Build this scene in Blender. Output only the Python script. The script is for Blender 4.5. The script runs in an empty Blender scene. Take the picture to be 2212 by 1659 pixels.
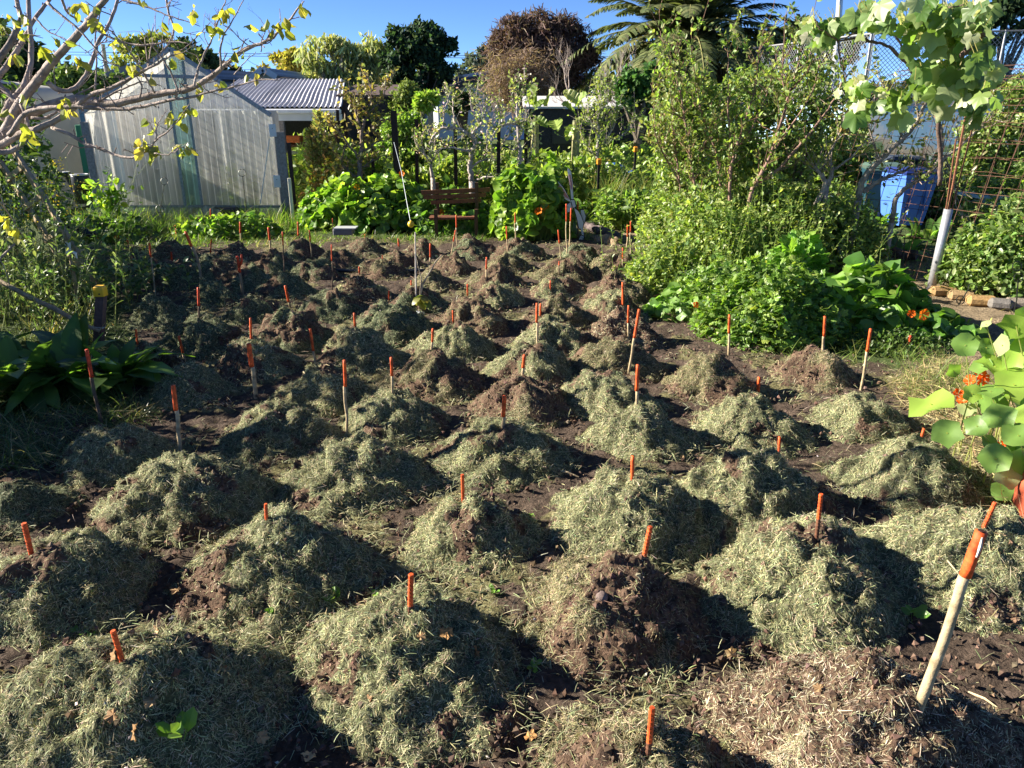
import bpy, math, random
import numpy as np

# ------------------------------------------------------------------ camera, sky, sun, exposure
S = bpy.context.scene
F = 1661.0; CX = 1106.0; CY = 829.5; TH = math.radians(19.9); HC = 1.8
cam = bpy.data.cameras.new("camera"); cam.sensor_width = 36.0; cam.lens = F / 2212 * 36
cam.clip_start = 0.05; cam.clip_end = 2000
co = bpy.data.objects.new("camera", cam); S.collection.objects.link(co)
co.location = (0, 0, HC); co.rotation_euler = (math.pi / 2 - TH, 0, 0); S.camera = co
SUN_EL = 26.0; SUN_AZ = 172.0           # where the sun stands, degrees counter-clockwise from +x
w = bpy.data.worlds.new("World"); S.world = w; w.use_nodes = True
nt = w.node_tree; sky = nt.nodes.new("ShaderNodeTexSky"); sky.sky_type = 'NISHITA'; sky.sun_disc = False
sky.sun_elevation = math.radians(SUN_EL); sky.sun_rotation = math.radians(90 - SUN_AZ)
sky.air_density = 0.58; sky.dust_density = 0.0; sky.ozone_density = 6.0; sky.altitude = 3000
bg = nt.nodes['Background']; bg.inputs[1].default_value = 0.056; nt.links.new(sky.outputs[0], bg.inputs[0])
sl = bpy.data.lights.new("sun", 'SUN'); sl.energy = 4.6; sl.angle = math.radians(0.5); sl.color = (1.0, 0.91, 0.76)
so = bpy.data.objects.new("sun", sl); S.collection.objects.link(so)
so.rotation_euler = (math.radians(90 - SUN_EL), 0, math.radians(SUN_AZ + 90))
S.view_settings.view_transform = 'Standard'; S.view_settings.look = 'None'
S.view_settings.exposure = 1.95; S.view_settings.gamma = 1.0; S.view_settings.use_curve_mapping = False

# ------------------------------------------------------------------ helpers
rg = np.random.default_rng(7); random.seed(7)
PI = math.pi
def ray(px, py):
    x = (px - CX) / F; v = -(py - CY) / F
    return np.array([x, math.cos(TH) + v * math.sin(TH), -math.sin(TH) + v * math.cos(TH)])
def G(px, py, z=0.0):                      # point where the view line meets height z
    d = ray(px, py); t = (z - HC) / d[2]; return np.array([0, 0, HC]) + d * t
def D(px, py, Y):                          # point on the view line at distance Y
    d = ray(px, py); return np.array([0, 0, HC]) + d * (Y / d[1])
def z3(X, Y): return 1238.7 + X * .4, Y * .4
def z4(X, Y): return 530.9 + X * .4, 442.4 + Y * .4
def z5(X, Y): return X * .3414, 398.2 + Y * .3414
def z6(X, Y): return 884.8 + X * .24, 159.3 + Y * .24
def z1(X, Y): return X * .3414, Y * .3414
def z2(X, Y): return 530.9 + X * .3414, 88.5 + Y * .3414
NT = rg.random((64, 64, 64)).astype(np.float32)
def vn(x, y, z=0.0):
    x = np.asarray(x, float); y = np.asarray(y, float); z = np.asarray(z, float) + x * 0
    xi = np.floor(x).astype(int); yi = np.floor(y).astype(int); zi = np.floor(z).astype(int)
    fx = x - xi; fy = y - yi; fz = z - zi
    fx = fx * fx * (3 - 2 * fx); fy = fy * fy * (3 - 2 * fy); fz = fz * fz * (3 - 2 * fz)
    g = lambda a, b, c: NT[(xi + a) & 63, (yi + b) & 63, (zi + c) & 63]
    return ((g(0,0,0)*(1-fx)+g(1,0,0)*fx)*(1-fy)+(g(0,1,0)*(1-fx)+g(1,1,0)*fx)*fy)*(1-fz) + \
           ((g(0,0,1)*(1-fx)+g(1,0,1)*fx)*(1-fy)+(g(0,1,1)*(1-fx)+g(1,1,1)*fx)*fy)*fz
def fbm(x, y, z=0.0, o=4):
    s = 0; a = .5; t = 0
    for i in range(o):
        s = s + a * vn(x * 2**i + 17 * i, y * 2**i + 5 * i, np.asarray(z) * 2**i); t += a; a *= .5
    return s / t
def nrm(a): return a / (np.linalg.norm(a, axis=-1, keepdims=True) + 1e-9)

def link(o, parent=None):
    S.collection.objects.link(o)
    if parent is not None: o.parent = parent
    return o
class Geo:
    def __init__(s): s.V = []; s.Fc = []; s.C = []; s.n = 0
    def add(s, V, faces, C):
        V = np.asarray(V, np.float32).reshape(-1, 3); C = np.asarray(C, np.float32)
        if C.ndim == 1: C = np.tile(C, (len(V), 1))
        s.V.append(V); s.C.append(C[:, :3])
        for f in (faces if isinstance(faces, list) else [faces]):
            f = np.asarray(f, np.int64)
            if len(f): s.Fc.append(f + s.n)
        s.n += len(V)
    def build(s, name, mat, parent=None, smooth=False, origin=None):
        V = np.concatenate(s.V); C = np.concatenate(s.C)
        o3 = np.array(parent['_o']) if (parent is not None and '_o' in parent) else np.zeros(3)
        if origin is not None: o3 = np.asarray(origin, float)
        me = bpy.data.meshes.new(name)
        me.vertices.add(len(V)); me.vertices.foreach_set("co", (V - o3).astype(np.float32).ravel())
        tot = np.concatenate([np.full(len(f), f.shape[1]) for f in s.Fc])
        lp = np.concatenate([f.ravel() for f in s.Fc])
        st = np.concatenate([[0], np.cumsum(tot)[:-1]])
        me.loops.add(len(lp)); me.loops.foreach_set("vertex_index", lp.astype(np.int32))
        me.polygons.add(len(tot)); me.polygons.foreach_set("loop_start", st.astype(np.int32))
        me.update(calc_edges=True)
        me.polygons.foreach_set("use_smooth", np.full(len(tot), bool(smooth)))
        ca = me.color_attributes.new("Col", 'FLOAT_COLOR', 'POINT')
        ca.data.foreach_set("color", np.c_[C, np.ones(len(C))].astype(np.float32).ravel())
        me.materials.append(mat); me.validate()
        o = bpy.data.objects.new(name, me)
        if parent is None and origin is not None: o.location = origin; o['_o'] = [float(q) for q in origin]
        return link(o, parent)
def T(o, label, cat, group=None):
    o['label'] = label; o['category'] = cat
    if group: o['group'] = group
    return o
def thing(name, label, cat, loc, group=None):
    o = bpy.data.objects.new(name, None); o.empty_display_size = .1
    S.collection.objects.link(o); o.location = [float(q) for q in loc]; o['_o'] = [float(q) for q in loc]
    return T(o, label, cat, group)
def tube(g, P, R, col, sides=6, cap=True):
    P = np.asarray(P, float); n = len(P); R = np.broadcast_to(np.asarray(R, float), (n,))
    t = nrm(np.gradient(P, axis=0)); up = np.array([.13, .31, .94]) if abs(t[0][2]) < .9 else np.array([1, .2, 0.])
    a = nrm(np.cross(t, up)); b = np.cross(t, a); an = np.arange(sides) * 2 * PI / sides
    V = P[:, None] + R[:, None, None] * (a[:, None] * np.cos(an)[None, :, None] + b[:, None] * np.sin(an)[None, :, None])
    i = np.arange(n - 1)[:, None] * sides; j = np.arange(sides)[None]; k = (j + 1) % sides
    Q = np.stack([i + j, i + k, i + sides + k, i + sides + j], -1).reshape(-1, 4)
    fs = [Q]
    if cap: fs += [np.array([list(range(sides))[::-1]]), np.array([[(n - 1) * sides + q for q in range(sides)]])]
    c = np.asarray(col, float)
    if c.ndim == 2: c = np.repeat(c, sides, axis=0)
    g.add(V.reshape(-1, 3), fs, c)
def box(g, c, s, col, rz=0.0, R=None, bev=0.0):
    c = np.asarray(c, float); h = np.asarray(s, float) / 2
    v = np.array([[x, y, z] for x in (-1, 1) for y in (-1, 1) for z in (-1, 1)], float)
    if R is None:
        R = np.array([[math.cos(rz), -math.sin(rz), 0], [math.sin(rz), math.cos(rz), 0], [0, 0, 1]])
    if bev > 0:
        b = min(bev, h.min() * .6)
        V = []; F6 = []
        for ax in range(3):
            for sg in (-1, 1):
                o1, o2 = [q for q in range(3) if q != ax]
                base = len(V)
                for a1, a2 in ((-1, -1), (1, -1), (1, 1), (-1, 1)):
                    p = np.zeros(3); p[ax] = sg * h[ax]; p[o1] = a1 * (h[o1] - b); p[o2] = a2 * (h[o2] - b); V.append(p)
                F6.append([base, base + 1, base + 2, base + 3])
        V = np.array(V); idx = {}
        def near(sx, ax):                   # vertex of face ax nearest the corner sx
            fb = (ax * 2 + (1 if sx[ax] > 0 else 0)) * 4
            o1, o2 = [q for q in range(3) if q != ax]
            k = {(-1, -1): 0, (1, -1): 1, (1, 1): 2, (-1, 1): 3}[(sx[o1], sx[o2])]
            return fb + k
        T3 = []; E4 = []
        for sx in [(a, b_, c_) for a in (-1, 1) for b_ in (-1, 1) for c_ in (-1, 1)]:
            T3.append([near(sx, 0), near(sx, 1), near(sx, 2)])
        for ax in range(3):
            o1, o2 = [q for q in range(3) if q != ax]
            for s1 in (-1, 1):
                for s2 in (-1, 1):
                    a = [0, 0, 0]; a[o1] = s1; a[o2] = s2
                    m = list(a); m[ax] = -1; p = list(a); p[ax] = 1
                    E4.append([near(tuple(m), o1), near(tuple(p), o1), near(tuple(p), o2), near(tuple(m), o2)])
        g.add(V @ R.T + c, [np.array(F6), np.array(E4), np.array(T3)], col); return
    Q = [[0, 1, 3, 2], [4, 6, 7, 5], [0, 4, 5, 1], [2, 3, 7, 6], [0, 2, 6, 4], [1, 5, 7, 3]]
    g.add((v * h) @ R.T + c, [np.array(Q)], col)
def beam(g, a, b, wd, th, col, up=(0, 0, 1)):   # rectangular bar between two points
    a = np.asarray(a, float); b = np.asarray(b, float); d = b - a; L = np.linalg.norm(d); x = d / L
    u = np.asarray(up, float); y = np.cross(u, x)
    if np.linalg.norm(y) < 1e-3: y = np.cross([0, 1, 0], x)
    y = y / np.linalg.norm(y); z = np.cross(x, y)
    box(g, (a + b) / 2, (L, wd, th), col, R=np.stack([x, y, z], 1))
def frames(d, n):
    x = nrm(d); z = nrm(n - (n * x).sum(-1, keepdims=True) * x); y = np.cross(z, x)
    return np.stack([x, y, z], -1)          # columns
def inst(g, tv, tf, P, Rm, Sc, C, shade=None):
    tv = np.asarray(tv, float); n = len(P); k = len(tv)
    if n == 0: return
    Sc = np.broadcast_to(np.asarray(Sc, float), (n,))
    V = P[:, None] + np.einsum('nij,kj->nki', Rm, tv) * Sc[:, None, None]
    fs = [(np.asarray(f)[None] + (np.arange(n) * k)[:, None, None]).reshape(-1, np.asarray(f).shape[1]) for f in tf]
    Cc = np.repeat(C[:, None], k, 1)
    if shade is not None: Cc = Cc * np.asarray(shade)[None, :, None]
    g.add(V.reshape(-1, 3), fs, Cc.reshape(-1, 3))
def rdir(n): return nrm(rg.normal(size=(n, 3)))
def pal(n, cols, jit=.15, wts=None):
    c = np.array(cols, float)[rg.choice(len(cols), n, p=wts)]
    return np.clip(c * (1 + rg.normal(0, jit, (n, 1))) * (1 + rg.normal(0, jit * .35, (n, 3))), .004, .95)

# leaf templates (x = along the leaf, z = upper side)
LQ = (np.array([[0, 0, 0], [.5, .27, .05], [1, 0, 0], [.5, -.27, .05]]), [[[0, 1, 2, 3]]])
LO = (np.array([[0, 0, 0], [.3, .24, .06], [.72, .22, .05], [1, 0, -.05], [.72, -.22, .05], [.3, -.24, .06], [.35, 0, 0], [.72, 0, -.01]]),
      [[[0, 6, 1], [0, 5, 6], [7, 3, 2], [7, 4, 3]], [[6, 7, 2, 1], [6, 5, 4, 7]]])
def roundleaf(n=11):
    a = np.arange(n) * 2 * PI / n; r = .5 * (1 + .05 * np.cos(a * 5)) 
    r2 = .25
    V = [[.0, 0, -.05]] + [[r2 * math.cos(q), r2 * math.sin(q), 0] for q in a] + [[r[i] * math.cos(q), r[i] * math.sin(q), .02 + .05 * math.cos(3 * q)] for i, q in enumerate(a)]
    return np.array(V), [[[0, 1 + i, 1 + (i + 1) % n] for i in range(n)], [[1 + i, 1 + n + i, 1 + n + (i + 1) % n, 1 + (i + 1) % n] for i in range(n)]]
RL = roundleaf(); RLs = [1.25] + [1.02] * 11 + [.95] * 11
def grapeleaf():
    ang = [0, 14, 30, 44, 62, 78, 96, 112, 132, 150, 168]; rad = [.62, .5, .4, .5, .56, .44, .38, .44, .42, .38, .2]
    pts = [(0.36 + r * math.cos(math.radians(a)), r * math.sin(math.radians(a))) for a, r in zip(ang, rad)]
    pts = pts + [(x, -y) for x, y in pts[::-1][:-1]]
    n = len(pts)
    V = [[.3, 0, .0]] + [[x, y, -.1 * abs(y) * 2 - .12 * max(0, x - .5) + .035 * math.sin(9 * i)] for i, (x, y) in enumerate(pts)]
    return np.array(V), [[[0, 1 + i, 1 + (i + 1) % n] for i in range(n)]]
GL = grapeleaf()
def longleaf(seg=8, wd=.17, droop=.55, fold=.25, wav=.02):
    V = []; 
    for i in range(seg + 1):
        t = i / seg; x = t - .18 * t * t; z = .38 * t - droop * t * t * 1.05
        hw = wd * (math.sin(PI * min(1, t * .93 + .07)) ** .8) * (1 if t < .95 else .2) + .006
        if t < .12: hw = .022
        wv = wav * math.sin(i * 2.3)
        V += [[x, hw, z + hw * fold + wv], [x, 0, z], [x, -hw, z + hw * fold - wv]]
    Q = []
    for i in range(seg):
        a = i * 3
        Q += [[a, a + 1, a + 4, a + 3], [a + 1, a + 2, a + 5, a + 4]]
    return np.array(V), [Q]
LL = longleaf(); LL2 = longleaf(8, .15, .9, .3, .03); LL3 = longleaf(6, .12, .25, .3, .01)
LLs = [1, 1.3, 1] * 9
OCT = np.array([[1, 0, 0], [-1, 0, 0], [0, 1, 0], [0, -1, 0], [0, 0, 1], [0, 0, -1.]]); OF = [[[0, 2, 4], [2, 1, 4], [1, 3, 4], [3, 0, 4], [2, 0, 5], [1, 2, 5], [3, 1, 5], [0, 3, 5]]]
def flower_t():
    V = [[0, 0, 0]]; Fq = []
    for k in range(5):
        a = k * 2 * PI / 5
        for r, da, z in ((.28, -.42, .12), (.52, -.5, .3), (.58, 0, .24), (.52, .5, .3), (.28, .42, .12)):
            V.append([r * math.cos(a + da), r * math.sin(a + da), z])
        b = 1 + 5 * k; Fq.append([0, b, b + 1, b + 2, b + 3, b + 4])
    return np.array(V), [Fq]
FL = flower_t()

def blades(g, P, d, n, L, W, C, seg=2, bend=.3, lift=.0):
    """ribbons: root P, direction d, face normal n"""
    N = len(P); x = nrm(d); z = nrm(n - (n * x).sum(-1, keepdims=True) * x); y = np.cross(z, x)
    L = np.broadcast_to(L, (N,)); W = np.broadcast_to(W, (N,)); bend = np.broadcast_to(bend, (N,))
    V = np.zeros((N, (seg + 1) * 2, 3)); Cc = np.zeros((N, (seg + 1) * 2, 3))
    for i in range(seg + 1):
        t = i / seg
        c = P + x * (L * t)[:, None] * 1.0 - z * (L * bend * t * t)[:, None] + z * (lift * t)
        hw = (W * .5 * (1 - .82 * t ** 1.6 if seg > 2 else (1 if 0 < i < seg else .55)))[:, None]
        V[:, 2 * i] = c + y * hw; V[:, 2 * i + 1] = c - y * hw
        Cc[:, 2 * i] = C; Cc[:, 2 * i + 1] = C
    f = np.array([[2 * i, 2 * i + 1, 2 * i + 3, 2 * i + 2] for i in range(seg)])
    fs = (f[None] + (np.arange(N) * (seg + 1) * 2)[:, None, None]).reshape(-1, 4)
    g.add(V.reshape(-1, 3), [fs], Cc.reshape(-1, 3))

# ------------------------------------------------------------------ materials
def newmat(name):
    m = bpy.data.materials.new(name); m.use_nodes = True; t = m.node_tree
    return m, t, t.nodes['Principled BSDF'], t.nodes['Material Output']
def vmat(name, rough=.8, trans=0.0, spec=.25, nscale=0, namp=.25, bump=0, bscale=60, metal=0, coat=0, tint=(1.25, 1.2, .55)):
    m, t, b, out = newmat(name); N = t.nodes; K = t.links
    a = N.new('ShaderNodeAttribute'); a.attribute_name = 'Col'; col = a.outputs['Color']
    if nscale:
        tc = N.new('ShaderNodeTexCoord'); nz = N.new('ShaderNodeTexNoise'); nz.inputs['Scale'].default_value = nscale; nz.inputs['Detail'].default_value = 6
        K.new(tc.outputs['Object'], nz.inputs['Vector'])
        mr = N.new('ShaderNodeMapRange'); mr.inputs['From Min'].default_value = .3; mr.inputs['From Max'].default_value = .7
        mr.inputs['To Min'].default_value = 1 - namp; mr.inputs['To Max'].default_value = 1 + namp; K.new(nz.outputs['Fac'], mr.inputs['Value'])
        mx = N.new('ShaderNodeVectorMath'); mx.operation = 'SCALE'; K.new(col, mx.inputs[0]); K.new(mr.outputs[0], mx.inputs['Scale']); col = mx.outputs[0]
    K.new(col, b.inputs['Base Color']); b.inputs['Roughness'].default_value = rough; b.inputs['Specular IOR Level'].default_value = spec
    b.inputs['Metallic'].default_value = metal; b.inputs['Coat Weight'].default_value = coat
    if bump:
        tc = N.new('ShaderNodeTexCoord'); nz = N.new('ShaderNodeTexNoise'); nz.inputs['Scale'].default_value = bscale; nz.inputs['Detail'].default_value = 8; nz.inputs['Roughness'].default_value = .65
        K.new(tc.outputs['Object'], nz.inputs['Vector']); bp = N.new('ShaderNodeBump'); bp.inputs['Strength'].default_value = bump; bp.inputs['Distance'].default_value = .02
        K.new(nz.outputs['Fac'], bp.inputs['Height']); K.new(bp.outputs[0], b.inputs['Normal'])
    if trans:
        tr = N.new('ShaderNodeBsdfTranslucent'); vm = N.new('ShaderNodeVectorMath'); vm.operation = 'MULTIPLY'; vm.inputs[1].default_value = tint
        K.new(col, vm.inputs[0]); K.new(vm.outputs[0], tr.inputs['Color'])
        mix = N.new('ShaderNodeMixShader'); mix.inputs[0].default_value = trans
        K.new(b.outputs[0], mix.inputs[1]); K.new(tr.outputs[0], mix.inputs[2]); K.new(mix.outputs[0], out.inputs['Surface'])
    return m
M_leaf = vmat('leaf', .42, .42, .5, tint=(1.7, 1.75, .75))
M_far = vmat('far_foliage', .7, .3, .2, tint=(1.6, 1.7, .8))
M_clip = vmat('dried_clippings', .75, .12, .25, tint=(1.3, 1.2, .8))
M_soil = vmat('soil', .95, 0, .15, nscale=45, namp=.45, bump=1.0, bscale=70)
M_clod = vmat('clods', .95, 0, .15, nscale=90, namp=.3)
M_bark = vmat('bark', .85, 0, .2, nscale=25, namp=.35, bump=.6, bscale=50)
M_wood = vmat('weathered_wood', .8, 0, .2, nscale=30, namp=.25, bump=.3, bscale=60)
M_paint = vmat('paint', .6, 0, .3, nscale=70, namp=.38, bump=.15, bscale=200)
M_plastic = vmat('plastic', .42, 0, .5, nscale=6, namp=.08)
M_plain = vmat('plain_surface', .7, 0, .3, nscale=3, namp=.08)
M_rust = vmat('rusty_steel', .8, 0, .3, nscale=80, namp=.4)
M_metal = vmat('galvanised_metal', .45, 0, .5, nscale=30, namp=.15, metal=.6)
M_petal = vmat('petal', .6, .3, .2, tint=(1.3, 1, .6))
M_stone = vmat('stone', .9, 0, .2, nscale=20, namp=.25, bump=.6, bscale=30)

# ------------------------------------------------------------------ mounds: peak pixel, half width, soil share, tone, label
def Z4(X, Y, h): a = z4(X, Y); return a[0], a[1], h * .4
def Z5(X, Y, h): a = z5(X, Y); return a[0], a[1], h * .3414
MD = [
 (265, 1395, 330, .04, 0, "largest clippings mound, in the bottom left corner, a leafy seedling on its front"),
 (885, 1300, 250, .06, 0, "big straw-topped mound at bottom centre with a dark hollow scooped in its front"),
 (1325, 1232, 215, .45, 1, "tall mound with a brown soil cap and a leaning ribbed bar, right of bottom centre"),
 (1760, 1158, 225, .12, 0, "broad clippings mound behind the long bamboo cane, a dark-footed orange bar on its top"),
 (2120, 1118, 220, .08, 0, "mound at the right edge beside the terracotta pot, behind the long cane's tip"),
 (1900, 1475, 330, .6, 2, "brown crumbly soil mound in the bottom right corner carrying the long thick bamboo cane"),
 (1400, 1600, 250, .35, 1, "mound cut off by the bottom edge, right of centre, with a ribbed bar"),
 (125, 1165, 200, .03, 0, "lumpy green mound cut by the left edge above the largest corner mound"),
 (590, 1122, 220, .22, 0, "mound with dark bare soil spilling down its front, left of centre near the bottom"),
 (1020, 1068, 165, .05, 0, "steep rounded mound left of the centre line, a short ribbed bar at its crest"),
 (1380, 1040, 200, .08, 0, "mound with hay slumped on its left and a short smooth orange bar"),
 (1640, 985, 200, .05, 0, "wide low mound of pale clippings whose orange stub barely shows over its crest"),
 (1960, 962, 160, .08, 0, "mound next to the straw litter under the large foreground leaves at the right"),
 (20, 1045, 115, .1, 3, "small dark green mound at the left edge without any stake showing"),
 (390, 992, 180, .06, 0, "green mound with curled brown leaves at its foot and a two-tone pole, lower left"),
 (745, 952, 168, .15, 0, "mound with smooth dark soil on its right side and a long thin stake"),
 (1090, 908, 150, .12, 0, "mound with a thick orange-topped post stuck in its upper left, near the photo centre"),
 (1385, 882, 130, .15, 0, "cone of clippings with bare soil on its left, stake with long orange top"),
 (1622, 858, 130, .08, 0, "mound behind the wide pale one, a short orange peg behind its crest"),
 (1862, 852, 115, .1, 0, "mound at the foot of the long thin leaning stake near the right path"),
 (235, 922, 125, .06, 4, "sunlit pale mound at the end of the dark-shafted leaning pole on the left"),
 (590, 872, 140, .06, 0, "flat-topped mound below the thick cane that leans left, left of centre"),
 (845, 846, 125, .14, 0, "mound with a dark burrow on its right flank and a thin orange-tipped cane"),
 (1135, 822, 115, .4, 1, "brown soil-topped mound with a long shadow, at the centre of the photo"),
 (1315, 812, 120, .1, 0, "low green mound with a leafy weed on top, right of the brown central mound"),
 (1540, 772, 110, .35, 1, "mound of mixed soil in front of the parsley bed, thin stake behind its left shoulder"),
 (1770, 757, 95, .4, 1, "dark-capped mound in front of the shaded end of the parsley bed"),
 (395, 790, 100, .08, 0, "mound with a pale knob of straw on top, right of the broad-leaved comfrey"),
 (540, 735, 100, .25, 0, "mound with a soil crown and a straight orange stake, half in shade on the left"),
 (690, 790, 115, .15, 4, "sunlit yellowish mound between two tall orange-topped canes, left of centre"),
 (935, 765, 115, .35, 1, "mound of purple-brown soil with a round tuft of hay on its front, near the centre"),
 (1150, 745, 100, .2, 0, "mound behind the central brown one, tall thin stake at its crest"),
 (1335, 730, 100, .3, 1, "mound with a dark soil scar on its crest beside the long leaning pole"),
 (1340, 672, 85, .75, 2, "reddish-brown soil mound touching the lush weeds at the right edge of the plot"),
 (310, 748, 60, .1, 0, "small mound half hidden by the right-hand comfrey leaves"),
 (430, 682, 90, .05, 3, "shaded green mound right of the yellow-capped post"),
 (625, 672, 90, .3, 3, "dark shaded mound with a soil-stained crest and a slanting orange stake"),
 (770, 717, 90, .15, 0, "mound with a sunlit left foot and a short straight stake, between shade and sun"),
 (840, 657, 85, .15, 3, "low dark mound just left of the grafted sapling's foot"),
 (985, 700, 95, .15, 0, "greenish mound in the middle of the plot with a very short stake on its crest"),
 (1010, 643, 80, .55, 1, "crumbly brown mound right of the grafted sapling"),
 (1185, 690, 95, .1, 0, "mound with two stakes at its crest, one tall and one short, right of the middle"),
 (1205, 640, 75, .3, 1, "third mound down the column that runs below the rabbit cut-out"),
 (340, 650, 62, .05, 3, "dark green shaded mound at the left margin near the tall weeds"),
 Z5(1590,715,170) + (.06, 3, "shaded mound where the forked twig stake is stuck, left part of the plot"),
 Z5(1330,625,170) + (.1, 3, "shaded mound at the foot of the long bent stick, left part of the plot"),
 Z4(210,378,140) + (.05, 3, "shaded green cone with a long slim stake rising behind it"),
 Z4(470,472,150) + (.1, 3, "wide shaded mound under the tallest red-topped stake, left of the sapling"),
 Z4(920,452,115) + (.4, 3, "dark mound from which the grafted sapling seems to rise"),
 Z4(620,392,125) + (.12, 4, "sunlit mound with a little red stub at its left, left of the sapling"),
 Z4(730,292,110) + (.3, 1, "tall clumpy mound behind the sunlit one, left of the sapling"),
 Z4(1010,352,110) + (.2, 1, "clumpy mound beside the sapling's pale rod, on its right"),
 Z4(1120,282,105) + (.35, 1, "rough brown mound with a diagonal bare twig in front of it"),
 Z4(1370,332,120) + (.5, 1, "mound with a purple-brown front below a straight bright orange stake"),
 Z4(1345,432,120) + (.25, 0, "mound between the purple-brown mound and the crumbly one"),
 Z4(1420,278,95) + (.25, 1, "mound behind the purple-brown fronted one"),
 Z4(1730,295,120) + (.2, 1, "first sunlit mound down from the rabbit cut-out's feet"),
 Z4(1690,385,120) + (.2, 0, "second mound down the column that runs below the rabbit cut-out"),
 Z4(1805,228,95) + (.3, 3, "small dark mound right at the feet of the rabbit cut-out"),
 Z4(1490,188,110) + (.3, 3, "dark mound tucked under the right-hand nasturtium clump"),
 Z4(1225,178,110) + (.35, 3, "dark mound in front of the park bench, right of two crossing stakes"),
 Z4(940,195,95) + (.35, 3, "dark mound in front of the nasturtiums, left of the park bench"),
 Z4(830,252,105) + (.4, 1, "brown mound with a small red stake, third row from the back"),
 Z4(655,192,90) + (.5, 3, "darkest soil mound behind, below the white box in the grass"),
 Z4(495,240,105) + (.35, 1, "brown mound with a rusty leaf scrap on it, near the white box in the grass"),
 Z4(300,195,95) + (.2, 3, "dry grey mound below the greenhouse corner post"),
 Z4(360,300,105) + (.45, 3, "mound with a sunlit soil cap, second row below the greenhouse corner"),
 Z5(1730,432,150) + (.4, 3, "dark mound with the thick double-tipped stake, in front of the greenhouse"),
 Z5(1490,372,105) + (.55, 4, "sunlit brown mound on its own in front of the greenhouse's broken base panel"),
 Z5(1560,520,150) + (.15, 3, "dark mound behind the forked twig stake"),
 Z5(1330,462,140) + (.35, 3, "dark mound behind the bent stick, near the greenhouse"),
 Z5(1085,375,130) + (.6, 3, "black soil mound at the back left of the plot"),
 Z5(850,450,110) + (.2, 3, "dark mound over a length of black pipe at the back left"),
 Z5(1085,492,160) + (.05, 3, "shaded green mound with a tiny orange stub, back left of the plot"),
 Z5(990,735,165) + (.05, 3, "shaded green mound at the foot of the long straight leaning cane"),
 Z5(600,375,90) + (.15, 3, "small mound half hidden in weeds beside the blackbird"),
 (1345, 548, 62, .4, 1, "furthest mound on the right, between the log and the weeds"),
 (1335, 592, 70, .3, 1, "ragged hay-strewn mound at the right margin, below the furthest one"),
 (1325, 628, 70, .2, 0, "low spread mound with green shoots at the right margin of the plot"),
]
MO = []
for (px, py, hw, soil, tone, lab) in MD:
    Hh = .25
    for _ in range(12):
        c = G(px, py, Hh); R = hw * math.hypot(c[1], HC - Hh) / F * (1.02 if hw > 90 else 1.22 if hw > 55 else 1.38); R = min(R, .52)
        Hh = R * (.61 if hw > 110 else .66 if hw > 55 else .60)
    MO.append((c[0], c[1] + .0, R, Hh))
MX = np.array([m[0] for m in MO]); MY = np.array([m[1] for m in MO]); MR = np.array([m[2] for m in MO]); MH = np.array([m[3] for m in MO])
def gz(x, y):                                # gentle unevenness of the soil
    x = np.asarray(x, float); y = np.asarray(y, float)
    return (fbm(x * 1.3, y * 1.3, 3.0, 2) - .5) * .06
def prof(s): 
    s = np.clip(s, 0, 1.0)
    return np.clip(.5 * (np.cos(PI * s) + 1), 0, 1) ** .9 * .62 + .38 * np.clip(1 - s, 0, 1) - .05 * np.exp(-(s / .12) ** 2)
def hfun(x, y):
    z = gz(x, y)
    for i in range(len(MO)):
        s = np.hypot(x - MX[i], y - MY[i]) / (MR[i] * 1.03)
        z = np.maximum(z, gz(x, y) + MH[i] * prof(s) * (s < 1))
    return z
def hit(px, py, y0=1.2, y1=40):
    d = ray(px, py); ys = np.concatenate([np.arange(y0, 13, .01), np.arange(13, y1, .1)])
    P = np.array([0, 0, HC]) + d[None] * (ys / d[1])[:, None]
    h = hfun(P[:, 0], P[:, 1]); k = np.where(P[:, 2] < h)[0]
    return P[k[0]] if len(k) else G(px, max(py, 260))

# plot outline on the ground and surface zones
def inpoly(x, y, poly):
    r = np.zeros(np.shape(x), bool); n = len(poly)
    for i in range(n):
        x1, y1 = poly[i]; x2, y2 = poly[(i + 1) % n]
        c = ((y1 > y) != (y2 > y)) & (x < (x2 - x1) * (y - y1) / (y2 - y1 + 1e-12) + x1); r ^= c
    return r
PLOT = [tuple(G(*q)[:2]) for q in [(-300, 1010), (130, 900), (330, 790), (250, 640), (200, 540), (300, 528), (640, 512), (900, 515), (1290, 512), (1440, 520), (1420, 640), (1560, 730), (2000, 800), (1960, 700), (2040, 770), (2000, 900), (2150, 960), (2600, 1200)]] + [(2.6, .6), (-2.6, .6)]
PATH = [tuple(G(*q)[:2]) for q in [(1230, 490), (1440, 500), (1500, 470), (1600, 460), (1700, 470), (2300, 610), (2600, 600), (2700, 900), (2150, 960), (1900, 720), (1420, 640), (1420, 560), (1300, 540)]]
def soft(x, y, poly):
    j = .12
    jx = (fbm(x * 3, y * 3, 9.) - .5) * 4 * j; jy = (fbm(x * 3, y * 3, 5.) - .5) * 4 * j
    return sum(inpoly(x + jx + a, y + jy + b, poly) * 1.0 for a, b in ((0, 0), (.05, .03), (-.05, .02), (.01, -.05))) / 4

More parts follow.
